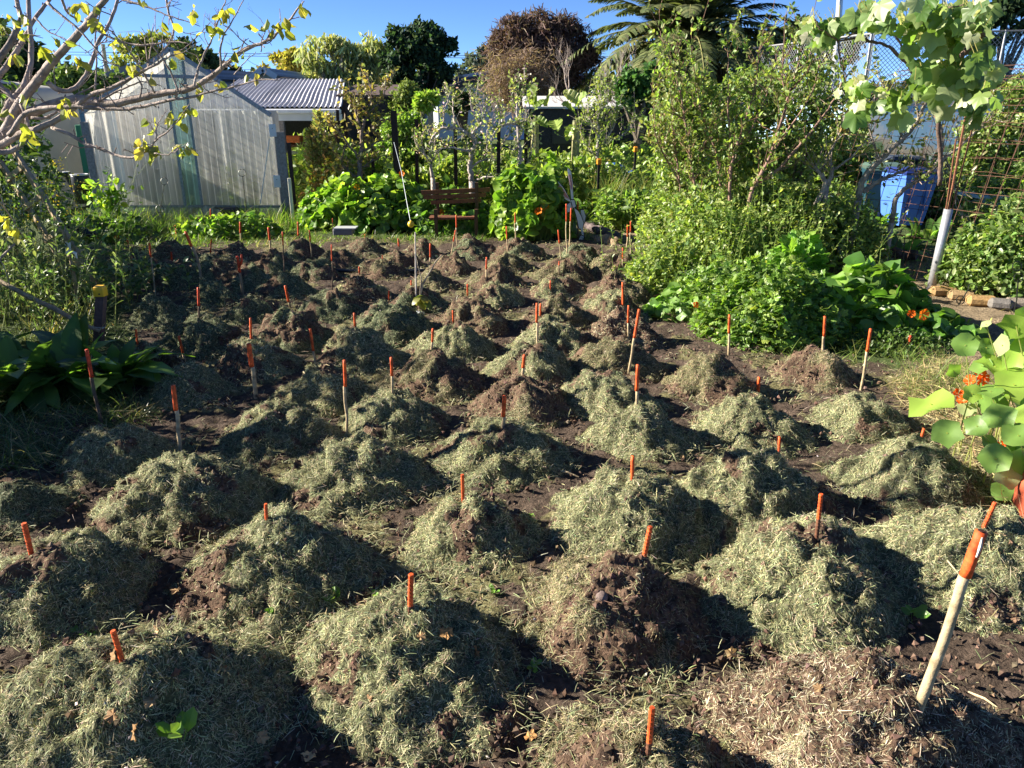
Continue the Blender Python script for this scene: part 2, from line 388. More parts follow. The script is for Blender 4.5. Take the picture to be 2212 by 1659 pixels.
# ------------------------------------------------------------------ ground: one sheet to the horizon
def axis(segs):
    return np.unique(np.concatenate([np.arange(a, b, s) for a, b, s in segs]).round(4))
xs = axis([(-400, -60, 34), (-60, -12, 4), (-12, -4, .25), (-4, -2.4, .06), (-2.4, 2.4, .025), (2.4, 4.4, .05), (4.4, 12, .25), (12, 60, 4), (60, 401, 34)])
ys = axis([(-40, 0, 8), (0, 1.2, .2), (1.2, 4.0, .022), (4, 7, .035), (7, 12, .06), (12, 24, .4), (24, 80, 4), (80, 601, 40)])
X, Y = np.meshgrid(xs, ys)
near = (Y < 13) & (np.abs(X) < 6)
rough = np.clip((fbm(X * 9, Y * 9, 1.0, 4) - .45), 0, 1) * .075 + np.clip(fbm(X * 30, Y * 30, 4.0, 3) - .5, -.2, 1) * .028
Z = gz(X, Y) + np.where(near, rough, 0)
inside = np.zeros_like(X)
for i in range(len(MO)):                     # the sheet dips a little beneath every mound
    s = np.hypot(X - MX[i], Y - MY[i]) / MR[i]; inside = np.maximum(inside, np.clip((.85 - s) * 6, 0, 1))
Z = Z - inside * .05
sp = soft(X, Y, PLOT); pa = soft(X, Y, PATH) * (1 - sp)
n1 = fbm(X * 6, Y * 6, 2.)[..., None]; n2 = fbm(X * 22, Y * 22, 7.)[..., None]; n3 = fbm(X * 2.2, Y * 2.2, 12.)[..., None]
soilc = np.array([.082, .060, .046]) * (.55 + .9 * n2) * (.8 + .4 * n3)
mulch = np.array([.17, .16, .075]) * (.5 + n2)
soilc = np.where((n1 * .6 + n3 * .4 > .56), mulch * .8 + soilc * .2, soilc)
pathc = np.array([.22, .17, .11]) * (.5 + n2)
veg = np.array([.06, .085, .028]) * (.5 + n1)
colr = sp[..., None] * soilc + pa[..., None] * pathc + (1 - sp - pa)[..., None] * veg
g = Geo(); ny, nx = X.shape
ii = (np.arange(ny - 1)[:, None] * nx + np.arange(nx - 1)[None]).ravel()
g.add(np.stack([X, Y, Z], -1).reshape(-1, 3), [np.stack([ii, ii + 1, ii + nx + 1, ii + nx], 1)], colr.reshape(-1, 3))
o = g.build('ground', M_soil, smooth=True); o['kind'] = 'structure'

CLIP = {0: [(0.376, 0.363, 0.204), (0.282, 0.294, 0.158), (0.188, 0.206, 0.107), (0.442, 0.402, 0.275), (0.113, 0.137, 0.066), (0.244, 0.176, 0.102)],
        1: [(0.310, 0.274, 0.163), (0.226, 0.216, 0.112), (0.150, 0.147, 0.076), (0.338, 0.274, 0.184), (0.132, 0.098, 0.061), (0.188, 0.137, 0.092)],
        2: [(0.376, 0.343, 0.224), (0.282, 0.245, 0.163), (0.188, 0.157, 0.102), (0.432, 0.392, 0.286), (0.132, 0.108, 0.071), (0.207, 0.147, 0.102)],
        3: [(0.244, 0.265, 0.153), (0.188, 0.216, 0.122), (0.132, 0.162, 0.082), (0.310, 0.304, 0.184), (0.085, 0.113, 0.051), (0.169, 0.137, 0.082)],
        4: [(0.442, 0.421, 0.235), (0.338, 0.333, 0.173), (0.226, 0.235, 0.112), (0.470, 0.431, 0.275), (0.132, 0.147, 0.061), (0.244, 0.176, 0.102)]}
WT = [.27, .27, .19, .12, .1, .05]
def soilmask(p, seed, soil, cx, cy):
    n = fbm(p[:, 0] * 5, p[:, 1] * 5, p[:, 2] * 5 + seed, 3)
    lo = (p[:, 1] - cy)
    return n + soil * .5 > .68
def mound(i, rec):
    px, py, hw, soil, tone, lab = rec; soil += .14 * (hw < 62); cx, cy, R, Hh = MO[i]; dist = math.hypot(cy, HC)
    res = 768 / dist                         # pixels per metre in the render
    nr = int(np.clip(R * res / 2.6, 10, 70)); nth = int(np.clip(R * 6.3 * res / 3.2, 28, 210))
    seed = i * 3.7
    r = np.linspace(0.0, 1.2, nr + 1)[1:]; th = np.arange(nth) * 2 * PI / nth
    Rr, Th = np.meshgrid(r, th, indexing='ij')
    rad = R * (1 + .42 * (vn(np.cos(Th) * 1.3 + seed, np.sin(Th) * 1.3, 2.) - .5) + .12 * (vn(np.cos(Th) * 4 + seed, np.sin(Th) * 4, 6.) - .5))
    x = cx + Rr * rad * np.cos(Th); y = cy + Rr * rad * np.sin(Th)
    ox, oy = .10 * R * math.sin(seed * 5), .10 * R * math.cos(seed * 3); Rr2 = np.clip(Rr + .16 * np.clip(1 - Rr, 0, 1) * Rr * 4 * (vn(np.cos(Th) * 1.1 + seed, np.sin(Th) * 1.1, 8.) - .5) * 2, 0, 2)
    h = Hh * prof(Rr2 / 1.03)
    h += .035 * (R / .4) * (fbm(x * 4, y * 4, seed, 2) - .5) * np.clip(1.1 - Rr, 0, 1) * 2
    # clumps: push the surface along its own slope normal
    sl_ = Hh / R * 1.1 * np.sin(PI * np.clip(Rr, 0, 1)); nz_ = 1 / np.sqrt(1 + sl_ ** 2); nx_ = np.cos(Th) * sl_ * nz_; ny_ = np.sin(Th) * sl_ * nz_
    cl = fbm(x * 14, y * 14, h * 14 + seed, 3); cl = np.clip(cl - .42, -.08, .5)
    dtl = (fbm(x * 34, y * 34, h * 34 + seed, 2) - .5)
    fine = np.clip(1.18 - Rr, 0, 1) ** .5
    amp = ((.16 if hw > 90 else .21) * cl + .04 * dtl) * min(1, R / .36) * fine
    z = gz(x, y) + h + amp * nz_ - np.clip(Rr - .96, 0, 1) * .35
    x = x + amp * nx_; y = y + amp * ny_
    top = np.array([[cx, cy, float(z[0].mean())]])
    P = np.concatenate([top, np.stack([x, y, z], -1).reshape(-1, 3)])
    a = np.arange(nth); b = (a + 1) % nth
    T0 = np.stack([np.zeros(nth, int), 1 + a, 1 + b], 1)
    q = np.arange(nr - 1)[:, None] * nth + 1
    Q = np.stack([q + a, q + nth + a, q + nth + b, q + b], -1).reshape(-1, 4)
    sm = soilmask(P, seed, soil, cx, cy)
    nn = fbm(P[:, 0] * 25, P[:, 1] * 25, P[:, 2] * 25, 2)[:, None]
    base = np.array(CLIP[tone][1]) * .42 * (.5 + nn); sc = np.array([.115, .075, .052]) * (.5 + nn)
    C = np.where(sm[:, None], sc, base)
    g = Geo(); g.add(P, [T0, Q], C)
    name = 'soil_mound' if soil > .4 else 'clippings_mound'
    o = g.build(name, M_soil, smooth=True, origin=(cx, cy, float(gz(cx, cy))))
    T(o, lab, 'mound', 'mounds of soil and grass clippings set out in the plot')
    # loose clippings lying on it
    A = P[Q[:, 0]]; B = P[Q[:, 1]]; Cc = P[Q[:, 2]]; Dd = P[Q[:, 3]]
    cr = np.cross(Cc - A, Dd - B); ar = np.linalg.norm(cr, axis=1); nl = nrm(cr); nl = np.where(nl[:, 2:3] < 0, -nl, nl)
    vis = np.clip(-(nl * nrm(A - np.array([0, 0, HC]))).sum(1) + .25, .0, 1) > .0
    pr = ar * vis; ctr = (A + Cc) / 2; smq = soilmask(ctr, seed, soil, cx, cy); pr = pr * np.where(smq, .12, 1)
    pr = pr / pr.sum()
    area = PI * R * R * 1.25
    dens = np.clip(56000 * (2.6 / dist) ** 1.3, 4200, 60000); N = int(area * dens)
    k = rg.choice(len(Q), N, p=pr); u = rg.random((N, 1)); v = rg.random((N, 1))
    p = (A[k] * (1 - u) + B[k] * u) * (1 - v) + (Dd[k] * (1 - u) + Cc[k] * u) * v
    n = nl[k]; down = np.stack([n[:, 0], n[:, 1], -(1 - n[:, 2] ** 2) / np.maximum(n[:, 2], .2)], -1)
    flow = np.stack([vn(p[:, 0] * 9, p[:, 1] * 9, p[:, 2] * 9 + 1) - .5, vn(p[:, 0] * 9, p[:, 1] * 9, p[:, 2] * 9 + 21) - .5, vn(p[:, 0] * 9, p[:, 1] * 9, p[:, 2] * 9 + 41) - .5], -1) * 1.3
    d = nrm(down) * .45 + flow + rdir(N) * .95; d = d - (d * n).sum(1, keepdims=True) * n * rg.uniform(.55, 1.05, (N, 1)); d = nrm(d)
    ff = nrm(n + rdir(N) * .55)
    px_ = 1 / res
    W = np.maximum(rg.uniform(.0010, .0024, N), px_ * .32); L = rg.choice([.6, 1, 1.9], N, p=[.4, .5, .10]) * rg.uniform(.010, .026, N) * (.9 + .1 * px_ / .004)
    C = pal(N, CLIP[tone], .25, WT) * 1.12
    C = C * (1 + .5 * (fbm(p[:, 0] * 7, p[:, 1] * 7, p[:, 2] * 7 + seed, 2)[:, None] - .5))
    g2 = Geo(); blades(g2, p + n * rg.uniform(-.002, .009, (N, 1)), d, ff, L, W, C, 2, rg.uniform(-.25, .45, N))
    c2 = g2.build('grass_clippings', M_clip, o); c2['kind'] = 'stuff'
    # crumbs of soil
    wsm = ar * np.where(smq, 1.0, .05); Nc = int(area * np.clip(3600 * (2.4 / dist) ** 1.6, 150, 3600) * (.18 + soil))
    if Nc > 12 and dist < 8:
        k = rg.choice(len(Q), Nc, p=wsm / wsm.sum()); u = rg.random((Nc, 1)); p = A[k] * u + Cc[k] * (1 - u)
        g3 = Geo(); clods(g3, p, rg.gamma(2.2, .0028, Nc) + .7 * px_)
        c3 = g3.build('soil_crumbs', M_clod, o); c3['kind'] = 'stuff'
def clods(g, p, s):
    n = len(p); s = np.clip(s, .002, .016); Rm = frames(rdir(n), rdir(n))
    tv = OCT * np.array([1, .8, .75]); tv = tv[None] * (1 + rg.normal(0, .22, (n, 6, 1)))
    V = p[:, None] + np.einsum('nij,nkj->nki', Rm, tv) * s[:, None, None]
    f = (np.array(OF[0])[None] + (np.arange(n) * 6)[:, None, None]).reshape(-1, 3)
    C = pal(n, [(.12, .08, .058), (.09, .06, .043), (.15, .105, .075), (.075, .05, .037)], .2)
    g.add(V.reshape(-1, 3), [f], np.repeat(C[:, None], 6, 1).reshape(-1, 3))
for i, rec in enumerate(MD): mound(i, rec)

# loose litter between the mounds
def scatter_plot(n, ymax=12, p=1.6):
    P = []
    while sum(len(q) for q in P) < n:
        y = 1.25 + (ymax - 1.25) * rg.random(n * 2) ** p; x = (rg.random(n * 2) - .5) * 2 * (y * .70 + .4)
        k = inpoly(x, y, PLOT); P.append(np.c_[x, y][k])
    P = np.concatenate(P)[:n]; return P[:, 0], P[:, 1]
x, y = scatter_plot(9000, 9, 1.7); ss = np.min([np.hypot(x - MX[i], y - MY[i]) / MR[i] for i in range(len(MO))], 0); k = ss > .85
x, y = x[k], y[k]; g = Geo(); clods(g, np.c_[x, y, gz(x, y) + .022 + .02 * rg.random(len(x))], rg.gamma(2, .004, len(x)) + .0014 * y * .5)
o = T(g.build('soil_clods', M_clod), 'crumbled dark brown soil clods lying between the mounds', 'soil clods'); o['kind'] = 'stuff'
x, y = scatter_plot(90000, 11.5, 1.5); ss = np.min([np.hypot(x - MX[i], y - MY[i]) / MR[i] for i in range(len(MO))], 0)
m = fbm(x * 6, y * 6, 2., 4) * .6 + fbm(x * 2.2, y * 2.2, 12., 4) * .4; k = (ss > .8) & (rg.random(len(x)) < np.clip((m - .50) * 9 + np.clip(1.2 - ss, 0, .5) * 1.3, .05, 1))
x, y = x[k], y[k]; N = len(x); dd = rdir(N) * [1, 1, .35]
g = Geo(); blades(g, np.c_[x, y, gz(x, y) + .025 + .03 * rg.random(N)], dd, np.tile([0, 0, 1.], (N, 1)) + rdir(N) * .5, rg.uniform(.02, .06, N), np.maximum(.0024, y / 768 * .6), pal(N, CLIP[0], .22, WT), 2, .25)
o = T(g.build('loose_clippings', M_clip), 'loose straw-coloured grass clippings scattered on the soil between mounds', 'clippings'); o['kind'] = 'stuff'
NICK = ['largest corner mound', 'bottom centre mound', 'tall soil-capped mound', 'broad mound behind the long cane', 'mound by the pot', 'front right soil mound', 'bottom edge mound', 'lumpy left edge mound', 'mound with soil spilling down', 'steep rounded mound', 'slumped mound right of centre', 'wide pale mound', 'mound by the straw litter', 'small left edge mound', 'green lower left mound', 'mound with a smooth dark flank']
seen = {}
def leaflab(kx, a, b, s):
    d = [math.hypot(a - m[0], (b - m[1] - m[2] * .35) * 1.3) for m in MD[:16]]; k = int(np.argmin(d)); m = MD[k]
    c = seen.get(k, 0); seen[k] = c + 1
    side = ('left' if a < m[0] - .25 * m[2] else 'right' if a > m[0] + .25 * m[2] else 'middle') + ' part, ' + ('low down' if b > m[1] + .55 * m[2] else 'high up')
    return ['curled orange-brown', 'crisp tan', 'torn brown', 'pale folded', 'small rusty', 'broad ochre'][c % 6] + (' dead leaf' if c < 6 else ' dry leaf') + ' on the ' + NICK[k] + ', ' + side
# curled dry leaves on the near mounds
for kx, (a, b, s) in enumerate([(300, 1590, .05), (250, 1435, .04), (350, 1525, .045), (380, 1465, .04), (500, 1452, .03), (165, 1300, .04), (350, 1380, .035), (965, 1365, .05), (1035, 1410, .05), (800, 1530, .03), (395, 1285, .04), (640, 1300, .03), (690, 1640, .05), (490, 1140, .06), (215, 1038, .05), (905, 1390, .03), (860, 1010, .03), (1140, 1610, .04), (1500, 1050, .03), (560, 1600, .04), (640, 1690, .05), (265, 1550, .04), (1770, 1500, .03), (1575, 1430, .045)]):
    if b > 1655: continue
    p = hit(a, b); p = p + [0, -.015, .03]; g = Geo(); n = np.array([rdir(1)[0] * .5 + [-.3, -.4, .8]])
    tv = GL[0] * [1, 1, 1]; tv = tv + np.c_[np.zeros((len(tv), 2)), .5 * tv[:, 1] ** 2 + .15 * np.sin(tv[:, 0] * 9)]
    inst(g, tv, GL[1], p[None], frames(rdir(1), n), s, pal(1, [(.42, .22, .09), (.34, .2, .1), (.45, .3, .16)]))
    T(g.build('dry_leaf', M_clip, origin=p), leaflab(kx, a, b, s), 'dry leaf', 'dry leaves fallen on the mounds')

# ------------------------------------------------------------------ stakes
def P4(a): return z4(a[0], a[1]) + z4(a[2], a[3])
def P5(a): return z5(a[0], a[1]) + z5(a[2], a[3])
SD = [
 ((52, 1130, 66, 1205), 'rebar', 13, 1, "ribbed orange bar in the lumpy mound cut by the left edge"),
 ((244, 1362, 263, 1440), 'rebar', 13, .9, "ribbed orange bar leaning left in the largest corner mound"),
 ((574, 1088, 575, 1140), 'rebar', 9, 1, "short upright ribbed bar in the mound with soil down its front"),
 ((888, 1240, 885, 1345), 'rebar', 14, .66, "ribbed orange bar with a dark foot in the bottom centre mound"),
 ((999, 1025, 1000, 1082), 'rebar', 9, 1, "short bright ribbed bar just left of the photo centre line"),
 ((1409, 1528, 1400, 1657), 'rebar', 14, .6, "ribbed bar at the bottom edge, its lower half bare rust"),
 ((1405, 1137, 1384, 1245), 'rebar', 13, .6, "ribbed bar leaning right in the tall soil-capped mound"),
 ((1774, 1067, 1766, 1165), 'rebar', 11, .55, "orange bar fading to dark rust, behind the long bamboo cane"),
 ((1367, 985, 1366, 1042), 'peg', 10, 1, "smooth short orange bar in the slumped mound right of centre"),
 ((1684, 943, 1684, 985), 'peg', 8, 1, "orange stub barely showing over the wide pale mound"),
 ((1996, 925, 1987, 965), 'peg', 8, 1, "dull red peg next to the straw litter at the right"),
 ((2150, 1085, 2120, 1160), 'rebar', 11, 1, "ribbed orange bar right behind the tip of the long cane"),
 ((2120, 1148, 1981, 1548), 'cane', 27, .23, "long thick pale bamboo cane with hollow orange top, at the bottom right"),
 ((187, 755, 218, 925), 'dark', 10, .35, "dark weathered pole with orange top leaning left, lower left"),
 ((374, 832, 390, 990), 'cane', 12, .34, "pale pole with wide orange top in the green mound, lower left"),
 ((537, 742, 553, 868), 'cane', 13, .4, "thick pale cane leaning left below the half-shaded straight stake"),
 ((744, 778, 749, 948), 'cane', 9, .33, "tall thin cane in the mound with the smooth dark flank"),
 ((1090, 855, 1086, 920), 'cane', 11, .7, "stubby orange-topped post near the centre of the photo"),
 ((1378, 788, 1374, 882), 'cane', 10, .6, "straight stake with a long orange top, right of centre"),
 ((1640, 815, 1637, 858), 'peg', 9, .95, "short orange peg with a torn shred of tape, below the parsley bed"),
 ((1881, 710, 1861, 850), 'cane', 8, .35, "long thin leaning cane nearest the right path"),
 ((845, 772, 848, 852), 'cane', 8, .5, "thin cane in the mound with the dark burrow"),
 ((1133, 767, 1127, 822), 'cane', 9, .5, "stake tilting right in the central brown mound"),
 ((1381, 668, 1358, 805), 'cane', 8, .45, "long leaning pole beside the mound with a soil scar"),
 ((1358, 660, 1356, 735), 'cane', 6, .5, "thin upright stake just left of the long leaning pole"),
 ((1576, 680, 1574, 768), 'cane', 7, .45, "slim stake against the lit weeds left of the parsley"),
 ((1782, 683, 1779, 770), 'cane', 7, .5, "stake in front of the shaded end of the parsley bed"),
 ((1967, 725, 1963, 762), 'dark', 7, .5, "dull shaded stake on bare dark soil under the trailing nasturtium"),
 ((386, 726, 400, 787), 'cane', 7, .6, "left-leaning stake on the mound with a pale straw knob"),
 ((541, 687, 542, 740), 'peg', 7, 1, "orange stake on the soil-crowned mound, left"),
 ((670, 710, 680, 790), 'cane', 8, .6, "stake leaning left on the sunlit yellowish mound"),
 ((935, 710, 933, 768), 'cane', 7, .5, "stake on the purple-brown mound with the hay tuft"),
 ((1160, 655, 1159, 748), 'cane', 7, .45, "taller of the two stakes behind the central brown mound"),
 ((1168, 656, 1167, 690), 'peg', 6, .9, "shorter of the two stakes behind the central brown mound"),
 ((293, 711, 297, 750), 'peg', 6, .95, "orange stake half hidden behind the comfrey"),
 ((428, 621, 429, 688), 'dark', 7, .6, "stake standing in shade right of the yellow-capped post"),
 ((616, 617, 626, 668), 'cane', 7, .7, "slanting orange stake on the soil-stained shaded mound"),
 ((765, 676, 767, 717), 'peg', 7, .7, "short straight stake between the shade and the sun"),
 ((978, 671, 979, 699), 'peg', 5, .9, "very short stake on the greenish mound in the plot's middle"),
 ((840, 628, 840, 655), 'peg', 5, .9, "dull red stub left of the grafted sapling"),
 ((1010, 614, 1010, 641), 'peg', 5, .9, "red stub on the crumbly brown mound right of the sapling"),
 ((1189, 606, 1189, 634), 'peg', 4, .9, "dark red stub low in the column below the rabbit cut-out"),
 ((1345, 610, 1346, 666), 'peg', 6, .95, "orange-red stake on the reddish-brown mound at the right margin"),
 (P4((198, 145, 207, 385)), 'dark', 4, .3, "long slim grey stake behind the shaded green cone"),
 (P4((463, 215, 465, 465)), 'dark', 4, .35, "tallest red-topped stake, left of the sapling"),
 (P4((344, 137, 353, 292)), 'cane', 4, .4, "pale thin stake above the mound with a sunlit soil cap"),
 (P4((122, 122, 134, 250)), 'cane', 6, .55, "thick double-tipped stake in front of the greenhouse"),
 (P4((281, 92, 283, 185)), 'dark', 5, .8, "stake on the dry grey mound below the greenhouse corner post"),
 (P4((643, 160, 643, 188)), 'peg', 3, .9, "tiny red stub on the darkest mound at the back"),
 (P4((823, 182, 827, 236)), 'peg', 5, .8, "small red stake on the brown mound, third row from the back"),
 (P4((612, 335, 614, 388)), 'peg', 5, .6, "little red stub at the left of the sunlit mound"),
 (P4((738, 272, 738, 298)), 'peg', 3, .9, "red stub hidden behind the tall clumpy mound"),
 (P4((893, 408, 893, 446)), 'peg', 4, .9, "dull stub left of the sapling's pale rod"),
 (P4((996, 210, 996, 345)), 'cane', 5, .55, "straight stake between the sapling's rod and its diagonal twig"),
 (P4((1133, 137, 1108, 275)), 'cane', 4, .45, "right-leaning stake crossing a taller one before the bench"),
 (P4((1136, 55, 1139, 225)), 'cane', 4, .4, "taller stake crossed by a leaning one before the bench"),
 (P4((1218, 75, 1213, 166)), 'dark', 4, .25, "stake to the right of the bench's crossing pair"),
 (P4((1068, 30, 1065, 125)), 'dark', 4, .2, "dark stake under the left end of the bench seat"),
 (P4((1455, 42, 1456, 208)), 'cane', 4, .35, "left one of two tall stakes against the right nasturtium clump"),
 (P4((1487, 22, 1487, 172)), 'cane', 3, .1, "right one of two tall stakes against the right nasturtium clump"),
 (P4((1408, 117, 1413, 270)), 'cane', 4, .45, "stake left of the two standing against the nasturtium clump"),
 (P4((1301, 283, 1297, 415)), 'cane', 5, .5, "bright orange stake above the purple-brown mound front"),
 (P4((1687, 135, 1703, 300)), 'cane', 4, .45, "left-leaning stake, leftmost by the rabbit cut-out"),
 (P4((1731, -5, 1733, 280)), 'cane', 4, .33, "longest stake by the rabbit cut-out, orange to its middle"),
 (P4((1757, 18, 1750, 222)), 'cane', 4, .35, "stake nearest the rabbit cut-out's body on its left"),
 (P4((1793, -20, 1792, 185)), 'dark', 4, .25, "stake standing behind the rabbit cut-out"),
 (P4((1693, 305, 1690, 382)), 'dark', 4, .3, "thin stub on the second mound below the rabbit cut-out"),
 (P4((2036, 232, 2036, 370)), 'cane', 4, .45, "stake against the weeds, below the pair beside the log"),
 (P4((2062, 108, 2060, 238)), 'cane', 4, .5, "shorter and left one of the pair beside the log"),
 (P4((2079, 88, 2077, 288)), 'cane', 4, .3, "taller and right one of the pair beside the log"),
 (P5((803, 340, 820, 430)), 'dark', 5, .4, "stake over the black pipe at the back left"),
 (P5((925, 308, 930, 345)), 'peg', 6, .9, "red stub behind the long straight leaning cane"),
 (P5((1083, 427, 1085, 492)), 'peg', 5, .95, "tiny orange stub on the shaded green mound, back left"),
 (P5((1337, 345, 1330, 442)), 'peg', 4, .9, "thin all-red stake right of the bent stick"),
 (P5((1519, 237, 1520, 367)), 'cane', 5, .55, "stake on the lone sunlit mound before the greenhouse"),
 (P5((945, 370, 983, 728)), 'cane', 5, .25, "long straight leaning cane at the left of the plot"),
 (P5((552, 275, 572, 352)), 'peg', 6, .9, "orange stake next to the blackbird"),
 (P5((1331, 155, 1335, 330)), 'dark', 3, .45, "stake poking up in front of the greenhouse base"),
 (P5((1112, 278, 1113, 342)), 'peg', 3, .6, "faint red stake among the grass by the greenhouse"),
 (P5((2104, 215, 2106, 322)), 'dark', 3, .25, "weathered stake left of the white box in the grass"),
]
ORG = (.66, .10, .022); ORD = (.55, .06, .018); BAM = (.42, .33, .20); DRK = (.12, .085, .06); RST = (.13, .055, .03)
def stake(tp, kind, wpx, fr, lab):
    tx, ty, bx, by = tp; b = hit(bx, by); b = b + [0, .01, 0]; t = D(tx, ty, b[1] + rg.uniform(-.02, .02)); dist = math.hypot(b[1], HC - b[2])
    r = max(wpx * dist / F / 2 * .78, .0045); ax = nrm(t - b); L = np.linalg.norm(t - b)
    b0 = b - ax * .07
    names = {'rebar': 'steel_bar', 'peg': 'marker_peg', 'cane': 'bamboo_stake', 'dark': 'wooden_stake'}
    th = thing(names[kind], lab, 'stake', b, 'orange-tipped stakes marking the mounds')
    n = 16 if dist < 5 else 7; sd = 10 if dist < 5 else 6
    def seg(a, c, rr, col, nm, mat, wob=0.0, rib=False):
        a = np.array(a); c = np.array(c); l = np.linalg.norm(c - a); g = Geo()
        if rib:
            m = max(6, int(l / .0045)); s = np.linspace(0, 1, m); P = a + (c - a) * s[:, None]; R = rr * (1 + .14 * (np.arange(m) % 3 == 0)); R[-1] = rr * .9
            cc = np.array(col) * (1 - .15 * (np.arange(m) % 3 == 1))[:, None] * (.75 + .5 * vn(s * 9, s * 0 + bx))[:, None]
        else:
            m = max(5, int(l / .02)); s = np.linspace(0, 1, m); P = a + (c - a) * s[:, None] + np.stack([vn(s * 4 * l / .4, s * 0 + bx, 1) - .5, s * 0, s * 0], 1) * wob
            nodes = np.isin(np.arange(m), np.arange(3, m, max(4, int(.16 / .02))))
            R = rr * (1 + (.10 * nodes if kind == 'cane' else 0) + .08 * (vn(s * 6, s * 0 + by) - .5)); cc = np.array(col) * (.7 + .55 * vn(s * 14 * l / .3, s * 0 + bx, 3))[:, None] * np.where(nodes, .6, 1)[:, None]
        tube(g, P, R, cc, sd); return g.build(nm, mat, th, smooth=not rib)
    k = b + (t - b) * (1 - fr)
    if kind == 'rebar':
        if fr < .95: seg(b0, k, r, RST, 'rusty_foot', M_rust, rib=True)
        seg(b0 if fr >= .95 else k, t, r, ORG, 'painted_tip', M_paint, rib=True)
    else:
        col = {'peg': RST, 'cane': BAM, 'dark': DRK}[kind]
        oc = ORG if kind != 'dark' else ORD
        if by < 660: oc = tuple(.5 * a + .5 * c for a, c in zip(ORG, ORD))
        if fr < .93: seg(b0, k, r * .93, col, 'shaft', M_wood, wob=.012 if kind != 'peg' else 0)
        seg(b0 if fr >= .93 else k, t, r, oc, 'painted_tip', M_paint)
        if wpx > 20:                        # open hollow end of the thick cane
            g = Geo(); tube(g, [t + ax * .0005, t + ax * .003], [r * .62, r * .6], (.05, .02, .012), 10); g.build('hollow_end', M_wood, th)
            g = Geo(); q = b + (t - b) * .885; tube(g, [q - [0, r * .95, 0], q + ax * .03 - [0, r * .97, 0], q + ax * .055 - [.003, r * .95, 0]], [.003, .0045, .002], (.62, .55, .5), 5); g.build('bare_scratch', M_wood, th)
for a in SD: stake(*a)
def bent(pts, wpx, k, lab, fork=None):
    q = [z5(*p) for p in pts]; b = hit(*q[-1]); th = thing('crooked_stick', lab, 'stake', b, 'orange-tipped stakes marking the mounds')
    P = np.array([D(a, c, b[1]) for a, c in q]); P = np.vstack([P, b - [0, 0, .06]]); r = wpx * math.hypot(b[1], HC) / F / 2
    s = np.linspace(0, len(P) - 1, 20); P2 = np.stack([np.interp(s, range(len(P)), P[:, i]) for i in range(3)], 1)
    P2[1:-1] = (P2[:-2] + P2[1:-1] * 2 + P2[2:]) / 4; c = int(20 * k)
    g = Geo(); tube(g, P2[c:], r, np.array([(.36, .28, .18)] * len(P2[c:])) * rg.uniform(.6, 1.1, (len(P2[c:]), 1)), 7); g.build('shaft', M_wood, th, smooth=True)
    g = Geo(); tube(g, P2[:c + 1], r * 1.05, ORD if fork else ORG, 7)
    if fork: tube(g, [P2[c - 2], P2[c - 3] + [.035, 0, .04], P2[c - 3] + [.04, 0, .10]], [r, r * .9, r * .7], ORD, 6)
    g.build('painted_tip', M_paint, th, smooth=True)
bent([(1173, 298), (1200, 370), (1240, 445), (1262, 520), (1272, 640)], 6, .27, "long bent stick with an orange upper end leaning away from the greenhouse")
bent([(1500, 455), (1512, 520), (1522, 600), (1540, 715)], 6, .38, "forked twig stake with its prongs painted red, left part of the plot", True)

# ------------------------------------------------------------------ grafted sapling in the plot
b = hit(*z4(935, 590)); th = thing('grafted_sapling', 'young grafted sapling with drooping leaves and white tape tied at its base', 'sapling', b)
Yb = b[1]; q = lambda X, Y, dy=0: D(*z4(X, Y), Yb + dy)
g = Geo(); tube(g, [b - [0, 0, .05], q(940, 500), q(955, 430), q(990, 370), q(1030, 300), q(1062, 270)], [.009, .009, .008, .007, .006, .004], (.34, .29, .22), 7)
tube(g, [q(940, 480), q(950, 400), q(930, 330), q(922, 285)], [.007, .006, .004, .003], (.34, .29, .22), 6); g.build('stem', M_bark, th, smooth=True)
g = Geo(); n = 12; Pp = np.array([q(rg.uniform(925, 955), rg.uniform(485, 520), rg.uniform(-.04, .04)) for _ in range(n)]); dd = rdir(n) * [1, 1, .3] + [0, 0, -.5]
inst(g, LL[0] * [1, 1.3, .5], LL[1], Pp, frames(nrm(dd), np.tile([0, -.2, 1.], (n, 1)) + rdir(n) * .3), rg.uniform(.1, .16, n), pal(n, [(.11, .16, .04), (.2, .2, .05)])); g.build('leaves', M_leaf, th, smooth=True)
g = Geo(); c = q(935, 585)
for k in range(6): a = rdir(1)[0] * [1, .5, .5]; tube(g, [c, c + a * .035, c + a * .06 + [0, 0, -.02]], [.009, .011, .006], (.7, .72, .78), 5)
tube(g, [q(930, 575), q(960, 580), q(968, 610)], .008, (.68, .7, .72), 6); g.build('white_tape', M_plain, th)
o = Geo(); a = hit(*z4(919, 495)); tube(o, [a - [0, 0, .06], D(*z4(919, 480), a[1]), D(*z4(915, 148), a[1])], [.008, .008, .006], (.60, .54, .46), 8)
T(o.build('support_rod', M_wood, origin=a), 'tall bare pale rod standing beside the grafted sapling', 'garden rod')
# black irrigation pipe across the back rows
for (pts, lab) in (([(770, 540), (900, 545), (1000, 540), (1150, 560), (1290, 575)], 'black irrigation pipe lying at the back left of the plot'),
                   ([(1850, 545), (2000, 540), (2120, 545), (2330, 552), (2600, 548), (2900, 540)], 'black irrigation pipe crossing the back of the plot, middle stretch')):
    g = Geo(); P = np.array([G(*z5(*p), .05) for p in pts]); tube(g, P, .021, (.012, .013, .018), 8); T(g.build('water_pipe', M_plastic, smooth=True), lab, 'pipe', 'black pipe lengths')
